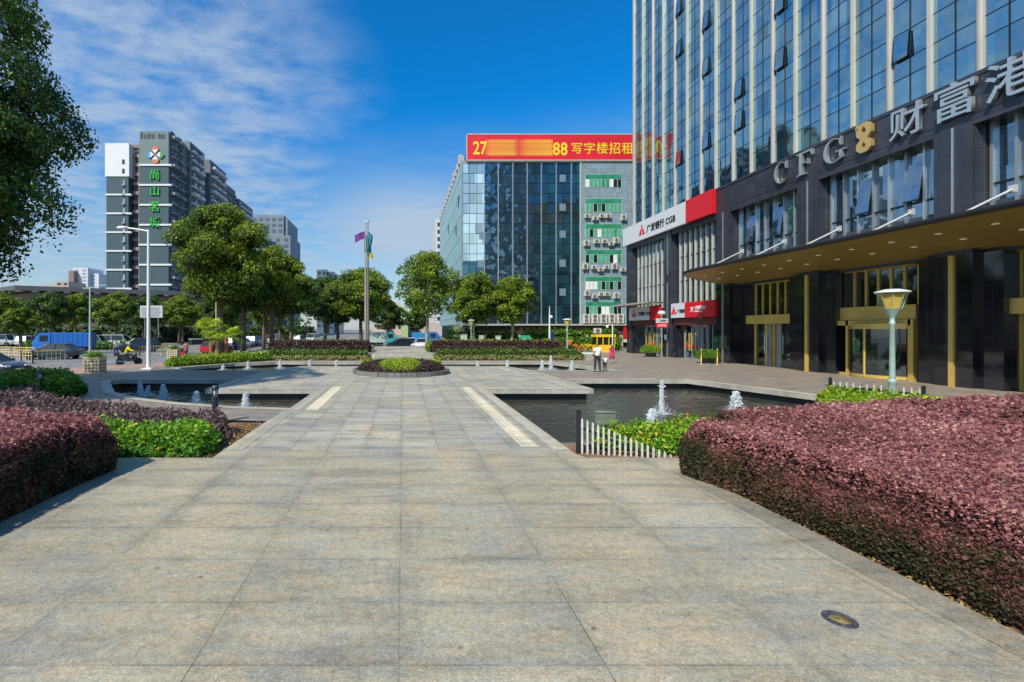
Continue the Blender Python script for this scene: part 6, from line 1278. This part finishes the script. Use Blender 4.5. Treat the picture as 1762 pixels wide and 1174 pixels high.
def car(name, label, kind, m, loc, rotz, group='cars on and beside the roads', cat='car'):
    L, W, Hh = {'sedan': (4.6, 1.78, 1.45), 'suv': (4.6, 1.85, 1.72), 'van': (4.7, 1.8, 1.95), 'hatch': (4.0, 1.7, 1.5)}[kind]
    t_ = thing(name, label, cat, loc, rotz, group)
    bel = {'sedan': .92, 'suv': 1.05, 'van': 1.12, 'hatch': .95}[kind]
    st = {'sedan': [(-.5, .62, .80), (-.485, .42, .90), (-.40, .27, .96), (-.30, .25, .96), (-.1, .24, bel), (.12, .24, bel), (.24, .25, .92), (.38, .26, .84), (.46, .30, .72), (.49, .36, .62), (.5, .42, .54)],
          'suv': [(-.5, .6, .95), (-.49, .4, 1.03), (-.42, .3, 1.05), (-.1, .28, bel), (.15, .28, bel), (.28, .28, 1.0), (.42, .3, .92), (.48, .36, .8), (.5, .44, .66)],
          'van': [(-.5, .5, 1.05), (-.49, .35, 1.12), (-.1, .28, bel), (.25, .28, bel), (.36, .28, 1.02), (.46, .32, .86), (.5, .42, .7)],
          'hatch': [(-.5, .5, .9), (-.485, .36, .95), (-.3, .26, .95), (0, .25, .95), (.2, .25, .92), (.38, .27, .82), (.47, .32, .7), (.5, .42, .58)]}[kind]
    b = MB(); secs = []
    for fx, z0, z1 in st:
        e = 1 - .10 * max(0, (abs(fx) - .36) / .14) ** 2; w = W / 2 * e; x = fx * L; zm = (z0 + z1) / 2
        secs.append([(x, -w * .9, z0), (x, -w, z0 + (z1 - z0) * .35), (x, -w, z1 - (z1 - z0) * .3), (x, -w * .90, z1), (x, w * .90, z1), (x, w, z1 - (z1 - z0) * .3), (x, w, z0 + (z1 - z0) * .35), (x, w * .9, z0)])
    loft(b, secs); bo = b.build('body', m, t_, smooth=True, auto=38)
    xr, xf, tr0, tf = {'sedan': (-.40, .24, -.24, .05), 'suv': (-.49, .26, -.42, .08), 'van': (-.495, .34, -.46, .20), 'hatch': (-.49, .22, -.36, .04)}[kind]
    g_ = MB(); wb, wt_ = W * .45, W * .36
    def ring(z, x0, x1, w): return [(x0 * L, -w, z), (x1 * L, -w, z), (x1 * L, w, z), (x0 * L, w, z)]
    loft(g_, [ring(bel - .03, xr, xf, wb), ring(Hh - .06, tr0, tf, wt_)]); g_.build('window', cglass, t_)
    r_ = MB(); loft(r_, [ring(Hh - .062, tr0 - .006, tf + .006, wt_ + .01), ring(Hh - .02, tr0 + .01, tf - .01, wt_ - .03), ring(Hh, tr0 + .06, tf - .06, wt_ - .14)]); r_.build('roof', m, t_, smooth=True, auto=50)
    for s in (-1, 1):
        p_ = MB()
        for xa, xt in ((xf, tf), (xr, tr0), ((xr + xf) / 2 - .02, (tr0 + tf) / 2)): p_.tube([(xa * L, s * wb, bel - .03), (xt * L, s * (wt_ + .004), Hh - .06)], .032, 5)
        p_.build('pillar', m, t_)
        h_ = MB(); h_.box(.455 * L, .487 * L, s * W * .33 - .16, s * W * .33 + .16, .60 if kind != 'van' else .74, .72 if kind != 'van' else .88); h_.build('headlight', mat('headlight', (.75, .78, .8), .15), t_, bevel=.02)
        h_ = MB(); h_.box(-.503 * L, -.47 * L, s * W * .36 - .13, s * W * .36 + .13, .70, .84); h_.build('tail_light', red_p, t_, bevel=.02)
        h_ = MB(); h_.box(xf * L - .35, xf * L - .2, s * (W / 2 + .02), s * (W / 2 + .16), bel - .02, bel + .1); h_.build('mirror', m, t_)
    ph = MB(); ph.box(.497 * L, .507 * L, -.24, .24, .42, .53); ph.build('number_plate', white_p, t_)
    bp = MB(); bp.box(-.3 * L, .3 * L, -W * .47, W * .47, .17, .30); bp.build('sill', black_p, t_)
    r = .32 if kind in ('sedan', 'hatch') else .36
    for x in (-.29, .31):
        for s in (-1, 1):
            a = MB(); a.lathe([(r + .06, 0), (r + .06, .012), (.02, .012)], 20, (x * L, s * (W / 2 - .0), r), axis='y'); a.build('wheel_arch', black_p, t_); wheel(t_, x * L, s * (W / 2 - .06), r)
    return t_
def recolour(o, m):
    for ch in o.children:
        if ch.name.split('.')[0] in ('body', 'roof', 'pillar', 'mirror'): ch.material_slots[0].link = 'OBJECT'; ch.material_slots[0].material = m
    return o
blk, navy, wht, slv, redc_, blu = paint('black_car', (.012, .013, .016)), paint('navy_car', (.015, .03, .05)), paint('white_car', (.72, .73, .74)), paint('silver_car', (.42, .44, .46)), paint('red_car', (.45, .012, .02)), paint('blue_car', (.03, .12, .34))
RZ_ = -.125
sed = car('parked_car', 'black car at the left edge, cut by the picture, behind the green hedges', 'sedan', blk, (-24.0, 25.6, RZ_), R(-6))
suv = car('parked_car', 'dark blue car by the tree right of the yellow rider', 'suv', navy, (wx(240, 54), 54, RZ_), R(200))
van = car('parked_car', 'silver minivan behind the teal lamp post', 'van', slv, (wx(160, 62), 62, RZ_), R(5))
hat = car('parked_car', 'red car between the palm and the largest street tree', 'hatch', redc_, (wx(374, 48), 48, RZ_), R(80))
c_ = dup(sed, (wx(93, 41), 41, RZ_), R(192), 'dark car with bright headlights in front of the blue truck'); recolour(c_, navy)
c_ = dup(van, (wx(203, 66), 66, RZ_), R(0), 'white minivan behind the walking man in white'); recolour(c_, wht)
for i, (px, Yq, pr_, mm, rz, lab) in enumerate(((4, 72, van, slv, 0, 'silver van at the far left in the parking lot'), (24, 74, suv, wht, 10, 'white car second from the left in the parking lot'), (40, 74, hat, slv, 95, 'silver hatchback in the parking lot, nose on'), (50, 72, suv, wht, 100, 'white car just left of the blue truck in the parking lot'), (62, 76, hat, slv, 90, 'small silver car peeping out over the dark car'),
        (403, 60, suv, blu, 85, 'blue car between the first and second slim trunks'), (418, 66, sed, slv, 88, 'silver car behind the second slim trunk'), (440, 72, suv, blu, 85, 'blue car between slim trunks farther down the kerb'), (475, 80, van, slv, 88, 'silver van left of the dark terrace hedge'),
        (688, 64.5, sed, navy, 196, 'dark blue car crossing at the end of the steps'), (707, 66, hat, wht, 268, 'white car facing the square beyond the steps'), (726, 65, sed, wht, 262, 'white car at the right of the crossing traffic'), (515, 84, suv, slv, 86, 'silver car seen over the dark terrace hedge'), (540, 88, van, wht, 84, 'white van seen over the dark terrace hedge'))):
    recolour(dup(pr_, (wx(px, Yq), Yq, RZ_), R(rz), lab), mm)
# blue box truck
def truck(name, label, loc, rotz, mc, mb_, L=6.6, Hb=2.75, group=None):
    t_ = thing(name, label, 'truck', loc, rotz, group); b = MB(); loft(b, [[(x, -w, z0), (x, w, z0), (x, w, zm), (x, w * .93, z1), (x, -w * .93, z1), (x, -w, zm)] for x, w, z0, zm, z1 in ((L / 2 - 1.75, 1.0, .45, 1.6, 2.35), (L / 2 - .75, 1.0, .45, 1.5, 2.35), (L / 2 - .35, .98, .42, 1.35, 1.9), (L / 2 - .05, .95, .42, 1.1, 1.3), (L / 2, .9, .45, .8, 1.0))]); b.build('cab', mc, t_, smooth=True, auto=35)
    b = MB(); b.box(-L / 2, L / 2 - 1.85, -1.05, 1.05, .75, Hb); b.build('cargo_box', mb_, t_, bevel=.03); b = MB()
    for k in range(8): x = -L / 2 + .3 + k * (L - 2.3) / 7; b.box(x - .03, x + .03, -1.075, 1.075, .8, Hb - .1)
    b.build('box_rib', mb_, t_)
    b = MB(); b.add([(L / 2 - .30, -.85, 1.42), (L / 2 - .30, .85, 1.42), (L / 2 - .66, .85, 2.2), (L / 2 - .66, -.85, 2.2)], [(0, 1, 2, 3)]); b.v = [(x + .07, y, z + .02) for x, y, z in b.v]; b.build('windscreen', cglass, t_)
    for s in (-1, 1): b = MB(); b.box(L / 2 - 1.5, L / 2 - .75, s * 1.0, s * 1.012, 1.4, 2.05); b.build('side_window', cglass, t_)
    b = MB(); b.box(-L / 2, L / 2 - .5, -.7, .7, .5, .75); b.build('chassis', black_p, t_)
    for x in (-L / 2 + 1.3, L / 2 - 1.1):
        for s in (-1, 1): wheel(t_, x, s * .92, .38, .25)
    for s in (-1, 1): b = MB(); b.box(L / 2 - .03, L / 2 + .02, s * .6 - .18, s * .6 + .18, .62, .80); b.build('headlight', MATS['headlight'], t_)
    return t_
tblue = paint('truck_blue', (.01, .14, .52), .4)
truck('blue_truck', 'blue box truck on the road at left behind the dark car', (wx(112, 51), 51, RZ_), R(197), tblue, tblue, 5.6, 2.35)
truck('white_truck', 'light green and white box truck at the left of the crossing traffic', (wx(658, 68), 68, RZ_), R(5), paint('teal_cab', (.05, .35, .36), .4), mat('pale_green_box', (.42, .52, .46), .5), 4.6, 2.3)
truck('blue_truck', 'small blue truck behind the white car right of the crossing', (wx(734, 70), 70, RZ_), R(-8), tblue, paint('sky_blue_box', (.02, .26, .55), .4), 4.4, 2.2)
# pickup
pk_ = thing('pickup', 'white pickup truck seen from behind beside the fan palm', 'pickup', (wx(334, 50), 50, RZ_), R(40)); b = MB(); loft(b, [[(x, -.86, z0), (x, .86, z0), (x, .86, z1), (x, -.86, z1)] for x, z0, z1 in ((-2.4, .5, 1.0), (-.3, .45, 1.02), (.9, .4, 1.05), (2.1, .4, .95), (2.4, .5, .75))]); b.build('body', wht, pk_); b = MB(); loft(b, [[(-.5, -.8, 1.0), (1.3, -.8, 1.0), (1.3, .8, 1.0), (-.5, .8, 1.0)], [(-.35, -.68, 1.62), (.75, -.68, 1.62), (.75, .68, 1.62), (-.35, .68, 1.62)]]); b.build('window', cglass, pk_); b = MB(); b.box(-.42, .78, -.7, .7, 1.6, 1.68); b.build('roof', wht, pk_, bevel=.03)
b = MB(); b.box(-2.3, -.5, -.78, .78, .98, 1.03); b.build('bed_floor', char_m, pk_)
for x in (-1.5, 1.5):
    for s in (-1, 1): wheel(pk_, x, s * .8, .34)
for s in (-1, 1): b = MB(); b.box(-2.43, -2.39, s * .7 - .08, s * .7 + .08, .7, .95); b.build('tail_light', red_p, pk_)
# crowd control barriers along the road
def barrier(name, label, p0, p1, group):
    d = Vector(p1) - Vector(p0); t_ = thing(name, label, 'barrier', (p0[0], p0[1], -.12), math.atan2(d.y, d.x), group); L = d.length; n = int(L / .28)
    b = MB()
    for k in range(n + 1): x = k * L / n; b.tube([(x, 0, .12), (x, 0, .92)], .02, 5)
    b.build('bars', white_p, t_); b = MB(); b.tube([(0, 0, .95), (L, 0, .95)], .035, 6); b.tube([(0, 0, .70), (L, 0, .70)], .03, 6); b.build('rail', yel_p, t_)
    for k in range(int(L / 2.4) + 1): b = MB(); x = min(L, k * 2.4); b.box(x - .05, x + .05, -.05, .05, 0, 1.05); b.box(x - .12, x + .12, -.25, .25, 0, .05); b.build('post', yel_p if k % 2 else mat('rust_brown', (.14, .07, .04), .7), t_)
G_ = 'yellow and white road barriers'
barrier('road_barrier', 'yellow and white road barrier running behind the black car at the far left', (wx(-40, 36), 36), (wx(54, 34.5), 34.5), G_)
barrier('road_barrier', 'yellow and white road barrier in front of the dark car with headlights', (wx(56, 36), 36), (wx(112, 37.8), 37.8), G_)
barrier('road_barrier', 'yellow and white road barrier between the white lamp post and the pickup', (wx(240, 46), 46), (wx(296, 49), 49), G_)
barrier('road_barrier', 'second line of road barrier at the far left beyond the first', (wx(-30, 46), 46), (wx(60, 43), 43), G_)

# ================================================================ people
skin_m = mat('skin', (.48, .27, .18), .55, var=.06, scale=8); hair_m = mat('hair', (.012, .010, .009), .5)
def skinned(name, verts, edges, rad, m, parent, root=0, sub=2, off=0.0):
    me = bpy.data.meshes.new(name); me.from_pydata([tuple(v) for v in verts], edges, []); o = bpy.data.objects.new(name, me); COL.objects.link(o)
    md = o.modifiers.new('s', 'SKIN'); md.use_smooth_shade = True; sv = me.skin_vertices[0].data
    for i, r in enumerate(rad): r = r if isinstance(r, tuple) else (r, r); sv[i].radius = (r[0] + off, r[1] + off); sv[i].use_root = (i == root)
    sb_ = o.modifiers.new('d', 'SUBSURF'); sb_.levels = sub; sb_.render_levels = sub
    dg = bpy.context.evaluated_depsgraph_get(); me2 = bpy.data.meshes.new_from_object(o.evaluated_get(dg)); bpy.data.objects.remove(o); me2.materials.clear(); me2.materials.append(m); me2.name = name
    for p in me2.polygons: p.use_smooth = True
    r = bpy.data.objects.new(name, me2); COL.objects.link(r); r.parent = parent; return r
def person(label, loc, rotz, h, top, bottom, J=None, long_hair=False, short_sleeve=True, skirt=False, hat=None, shoe=None, group=None):
    """figure 1.75 high facing +Y, J overrides joint positions"""
    j = dict(pel=(0, 0, .95), wai=(0, .0, 1.08), che=(0, -.01, 1.30), nek=(0, -.02, 1.46), nk2=(0, 0, 1.53), hed=(0, .02, 1.63), crn=(0, .01, 1.70), shL=(-.17, -.02, 1.42), elL=(-.235, -.03, 1.14), wrL=(-.22, .06, .90), haL=(-.21, .09, .82), shR=(.17, -.02, 1.42), elR=(.235, -.03, 1.14), wrR=(.22, .06, .90), haR=(.21, .09, .82),
             hiL=(-.095, 0, .90), knL=(-.11, .03, .50), anL=(-.12, -.03, .09), toL=(-.14, .12, .04), hiR=(.095, 0, .90), knR=(.11, .02, .50), anR=(.13, -.03, .09), toR=(.15, .12, .04))
    if J: j.update(J)
    t_ = thing('person', label, 'person', loc, rotz, group, scale=(h / 1.75,) * 3); ks = list(j); idx = {k: i for i, k in enumerate(ks)}
    rad = dict(pel=(.13, .10), wai=(.125, .09), che=(.15, .105), nek=.065, nk2=.052, hed=(.085, .10), crn=(.065, .08), shL=.062, elL=.042, wrL=.028, haL=(.036, .018), shR=.062, elR=.042, wrR=.028, haR=(.036, .018), hiL=.088, knL=.058, anL=.040, toL=.032, hiR=.088, knR=.058, anR=.040, toR=.032)
    E = [('pel', 'wai'), ('wai', 'che'), ('che', 'nek'), ('nek', 'nk2'), ('nk2', 'hed'), ('hed', 'crn'), ('che', 'shL'), ('shL', 'elL'), ('elL', 'wrL'), ('wrL', 'haL'), ('che', 'shR'), ('shR', 'elR'), ('elR', 'wrR'), ('wrR', 'haR'), ('pel', 'hiL'), ('hiL', 'knL'), ('knL', 'anL'), ('anL', 'toL'), ('pel', 'hiR'), ('hiR', 'knR'), ('knR', 'anR'), ('anR', 'toR')]
    V_ = [j[k] for k in ks]; E_ = [(idx[a], idx[b]) for a, b in E]; R_ = [rad[k] for k in ks]
    for s, sg_ in (('L', -1), ('R', 1)):
        h0 = Vector(j['ha' + s]); d = (h0 - Vector(j['wr' + s])).normalized(); sd_ = d.cross(Vector((sg_, 0, 0))).normalized()
        for f in range(4):
            a = h0 + sd_ * (f - 1.5) * .020 + d * .015; i0 = len(V_); ln = (.060, .072, .068, .052)[f]; V_ += [tuple(a), tuple(a + d * ln * .55 + Vector((-sg_ * .006, 0, 0))), tuple(a + d * ln + Vector((-sg_ * .02, 0, 0)))]; R_ += [.010, .009, .007]; E_ += [(idx['ha' + s], i0), (i0, i0 + 1), (i0 + 1, i0 + 2)]
        i0 = len(V_); b0 = Vector(j['wr' + s]) + d * .03 + sd_ * -.025; V_ += [tuple(b0), tuple(b0 + d * .035 - sd_ * .022)]; R_ += [.012, .009]; E_ += [(idx['wr' + s], i0), (i0, i0 + 1)]
    hd = Vector(j['hed']); i0 = len(V_); V_ += [tuple(hd + Vector((0, .105, -.01)))]; R_ += [.014]; E_ += [(idx['hed'], i0)]
    skinned('body', V_, E_, R_, skin_m, t_, root=0)
    def sub_(name, keys, m, off, ends={}, extra=()):
        kk = list(keys); ii = {k: i for i, k in enumerate(kk)}; vv = [ends.get(k, j[k]) for k in kk]; rr = [rad[k] for k in kk]; ee = [(ii[a], ii[b]) for a, b in E if a in ii and b in ii]
        return skinned(name, vv, ee, rr, m, t_, off=off)
    le = lambda a, b, s: tuple(Vector(j[a]).lerp(Vector(j[b]), s)); sl = .62 if short_sleeve else .95
    if short_sleeve: sub_('shirt', ('pel', 'wai', 'che', 'nek', 'shL', 'elL', 'shR', 'elR'), top, .030, {'elL': le('shL', 'elL', sl), 'elR': le('shR', 'elR', sl), 'nek': le('che', 'nek', .8)})
    else: sub_('shirt', ('pel', 'wai', 'che', 'nek', 'shL', 'elL', 'wrL', 'shR', 'elR', 'wrR'), top, .030, {'nek': le('che', 'nek', .8), 'wrL': le('elL', 'wrL', .9), 'wrR': le('elR', 'wrR', .9)})
    if skirt:
        b = MB(); b.lathe([(.15, .98), (.19, .85), (.24, .66), (.27, .52), (.02, .60)], 16, sy=.85); b.build('skirt', bottom, t_, smooth=True)
    else: sub_('trousers', ('pel', 'hiL', 'knL', 'anL', 'hiR', 'knR', 'anR'), bottom, .020)
    sh = shoe or black_p
    for s in 'LR': skinned('shoe', [tuple(Vector(j['an' + s]) + Vector((0, -.03, -.045))), tuple(Vector(j['to' + s]) + Vector((0, .03, -.0)))], [(0, 1)], [.046, .038], sh, t_, sub=1)
    if hat: b = MB(); b.lathe([(.125, -.02), (.132, .04), (.11, .11), (.06, .15), (.01, .16)], 14, tuple(Vector(j['hed']) + Vector((0, 0, .0)))); b.build('helmet', hat, t_, smooth=True)
    else:
        c = Vector(j['hed']); hv = [tuple(c + Vector((0, -.035, .045))), tuple(c + Vector((0, -.05, -.02)))] + ([tuple(c + Vector((0, -.09, -.16))), tuple(c + Vector((0, -.10, -.30)))] if long_hair else []); skinned('hair', hv, [(i, i + 1) for i in range(len(hv) - 1)], [(.098, .10), (.092, .075)] + ([(.085, .05), (.06, .035)] if long_hair else []), hair_m, t_)
    return t_
cl = lambda n, c: mat(n, c, .85, var=.08, scale=10)
wshirt, dtrs, pinkd = cl('white_cloth', (.78, .78, .78)), cl('dark_trousers', (.03, .03, .035)), cl('magenta_cloth', (.45, .02, .12))
person('man in a white short sleeved shirt and dark trousers standing beyond the right pond', (wx(1028, 27.35), 27.35, .005), R(8), 1.74, wshirt, dtrs, dict(elL=(-.27, -.03, 1.16), wrL=(-.26, .04, .92), haL=(-.25, .06, .84), hiL=(-.11, 0, .90), knL=(-.15, .0, .50), anL=(-.18, -.02, .09), toL=(-.2, .12, .04), hiR=(.11, 0, .9), knR=(.14, .01, .5), anR=(.15, -.03, .09)))
person('small child in white with dark shorts beside the man in white', (wx(1041, 27.9), 27.9, .005), R(-20), .96, wshirt, dtrs, dict(knL=(-.10, .10, .50), anL=(-.10, .0, .10), toL=(-.1, .14, .06)))
person('girl in a magenta dress walking towards the bank', (wx(1053, 34.3), 34.3, .005), R(-15), 1.42, pinkd, pinkd, dict(knL=(-.11, .13, .52), anL=(-.11, -.02, .12), toL=(-.11, .12, .07)), long_hair=True, skirt=True)
person('person in an orange top walking by the terrace lamp', (wx(980, 49), 49, .005), R(10), 1.62, cl('orange_cloth', (.75, .13, .02)), cl('brown_trousers', (.07, .03, .03)), dict(knR=(.11, .10, .52)), short_sleeve=False)
person('man in a white shirt and blue jeans crossing the road at left', (wx(200, 44.5), 44.5, RZ_), R(60), 1.7, wshirt, cl('jeans', (.04, .08, .18)), dict(knL=(-.11, .16, .52), anL=(-.12, .12, .10), toL=(-.12, .26, .06), knR=(.11, -.02, .5), anR=(.12, -.2, .12), toR=(.12, -.08, .05)))
person('person in a reddish top sitting by the red motorbike', (wx(316, 41.2), 41.6, RZ_), R(30), 1.6, cl('salmon_cloth', (.55, .2, .12)), dtrs)
# motorbikes (front towards +X) and their riders
def bike(name, label, loc, rotz, m, cat='motorbike'):
    t_ = thing(name, label, cat, loc, rotz)
    for x in (-.58, .60):
        b = MB(); b.lathe([(.20, -.045), (.27, -.05), (.29, 0), (.27, .05), (.20, .045)], 20, axis='y'); w = b.build('wheel', rubber, t_, loc=(x, 0, .29), smooth=True); b = MB(); b.lathe([(.2, -.02), (.2, .02), (.03, .06), (.01, .06)], 12, axis='y'); b.build('rim', chrome, w)
    b = MB(); loft(b, [[(x, -w, z0), (x, w, z0), (x, w, z1), (x, -w, z1)] for x, w, z0, z1 in ((-.75, .06, .6, .72), (-.45, .14, .45, .76), (-.05, .13, .30, .74), (.2, .08, .30, .52), (.38, .14, .35, .85), (.52, .10, .5, .95))]); b.build('body', m, t_, smooth=True, auto=50)
    b = MB(); b.box(-.62, .08, -.13, .13, .765, .83); b.build('seat', black_p, t_, bevel=.03); b = MB(); b.tube([(.60, 0, .29), (.42, 0, .98)], .03, 8); b.tube([(.42, -.33, 1.02), (.44, 0, .98), (.42, .33, 1.02)], .018, 6); b.build('handlebar', chrome, t_)
    b = MB(); b.lathe([(.01, -.05), (.07, -.03), (.08, .03), (.01, .06)], 10, (.52, 0, .86), axis='x'); b.build('headlight', MATS['headlight'], t_); b = MB(); b.box(-.95, -.62, -.17, .17, .74, 1.0); b.build('top_box', m, t_, bevel=.02); b = MB(); b.tube([(-.1, -.12, .3), (-.8, -.16, .34)], .045, 8); b.build('exhaust', chrome, t_)
    return t_
sit = dict(pel=(0, -.2, .92), wai=(0, -.18, 1.05), che=(0, -.08, 1.26), nek=(0, -.03, 1.41), nk2=(0, .0, 1.48), hed=(0, .03, 1.58), crn=(0, .02, 1.65), shL=(-.18, -.06, 1.37), elL=(-.25, .12, 1.16), wrL=(-.28, .34, 1.10), haL=(-.29, .40, 1.08), shR=(.18, -.06, 1.37), elR=(.25, .12, 1.16), wrR=(.28, .34, 1.10), haR=(.29, .40, 1.08), hiL=(-.12, -.15, .88), knL=(-.2, .26, .78), anL=(-.2, .16, .38), toL=(-.2, .3, .34), hiR=(.12, -.15, .88), knR=(.2, .26, .78), anR=(.2, .16, .38), toR=(.2, .3, .34))
bx_, by_ = wx(222, 33.9), 33.9
bike('motorbike', 'dark motorbike ridden by the person in the yellow jacket', (bx_, by_, RZ_), R(28), char_m)
person('rider in a bright yellow jacket and helmet on the dark motorbike', (bx_, by_, RZ_ - .02), R(28 - 90), 1.75, cl('yellow_jacket', (.80, .74, .0)), dtrs, sit, short_sleeve=False, hat=mat('olive_helmet', (.25, .25, .12), .3))
bike('motorbike', 'red motorbike parked beside the second cream planter', (wx(313, 41), 41, RZ_), R(-30), redc_)
def bicycle(name, label, loc, rotz, m, proto={}):
    t_ = thing(name, label, 'bicycle', loc, rotz, 'rental bicycles by the green wall hedge')
    for x in (-.52, .52):
        b = MB(); n = 20
        b.tube([(.33 * math.cos(2 * math.pi * k / n), 0, .33 * math.sin(2 * math.pi * k / n)) for k in range(n + 1)], .022, 5, cap=False)
        for k in range(6): a = k * math.pi / 3; b.tube([(0, 0, 0), (.32 * math.cos(a), 0, .32 * math.sin(a))], .006, 3)
        b.build('wheel', rubber, t_, loc=(x, 0, .35))
    b = MB(); P0, P1, P2, P3 = (-.52, 0, .35), (-.08, 0, .32), (-.22, 0, .80), (.40, 0, .85)
    for a, c in ((P0, P1), (P1, P2), (P2, P0), (P1, P3), (P2, P3), (P3, (.52, 0, .35))): b.tube([a, c], .028, 6)
    b.build('frame', m, t_); b = MB(); b.tube([P3, (.36, 0, 1.0)], .02, 6); b.tube([(.30, -.26, 1.02), (.37, 0, 1.0), (.30, .26, 1.02)], .016, 6); b.build('handlebar', black_p, t_); b = MB(); b.box(-.36, -.12, -.07, .07, .84, .90); b.build('saddle', black_p, t_, bevel=.02)
    b = MB(); b.box(.45, .72, -.15, .15, .72, .95); b.build('basket', m, t_); return t_
org = paint('orange_paint', (.78, .24, .03), .4)
b1 = bicycle('rental_bicycle', 'yellow rental bicycle left of the yellow booth', (wx(1008, 50), 50, 0), R(20), yel_p)
b2 = bicycle('rental_bicycle', 'orange rental bicycle farthest left, beside the orange dressed person', (wx(966, 50.5), 50.5, 0), R(75), org)
dup(b2, (wx(995, 50.2), 50.2, 0), R(100), 'orange rental bicycle between the orange dressed person and the yellow one'); dup(b1, (wx(1000, 51), 51, 0), R(60), 'yellow rental bicycle partly behind the orange one')
dup(b1, (wx(1016, 50.4), 50.4, 0), R(110), 'yellow rental bicycle closest to the booth')
bbx = thing('low_barrier', 'low white barrier box behind the right flower hedge end', 'barrier', (15.9, 40.6, 0)); b = MB(); b.box(-1.2, 1.5, -.25, .25, 0, .5); b.build('panel', lampw, bbx, bevel=.03); b = MB()
for k in range(4): b.box(-1.0 + k * .7, -.6 + k * .7, -.26, -.251, .12, .36)
b.build('recess', char_m, bbx)
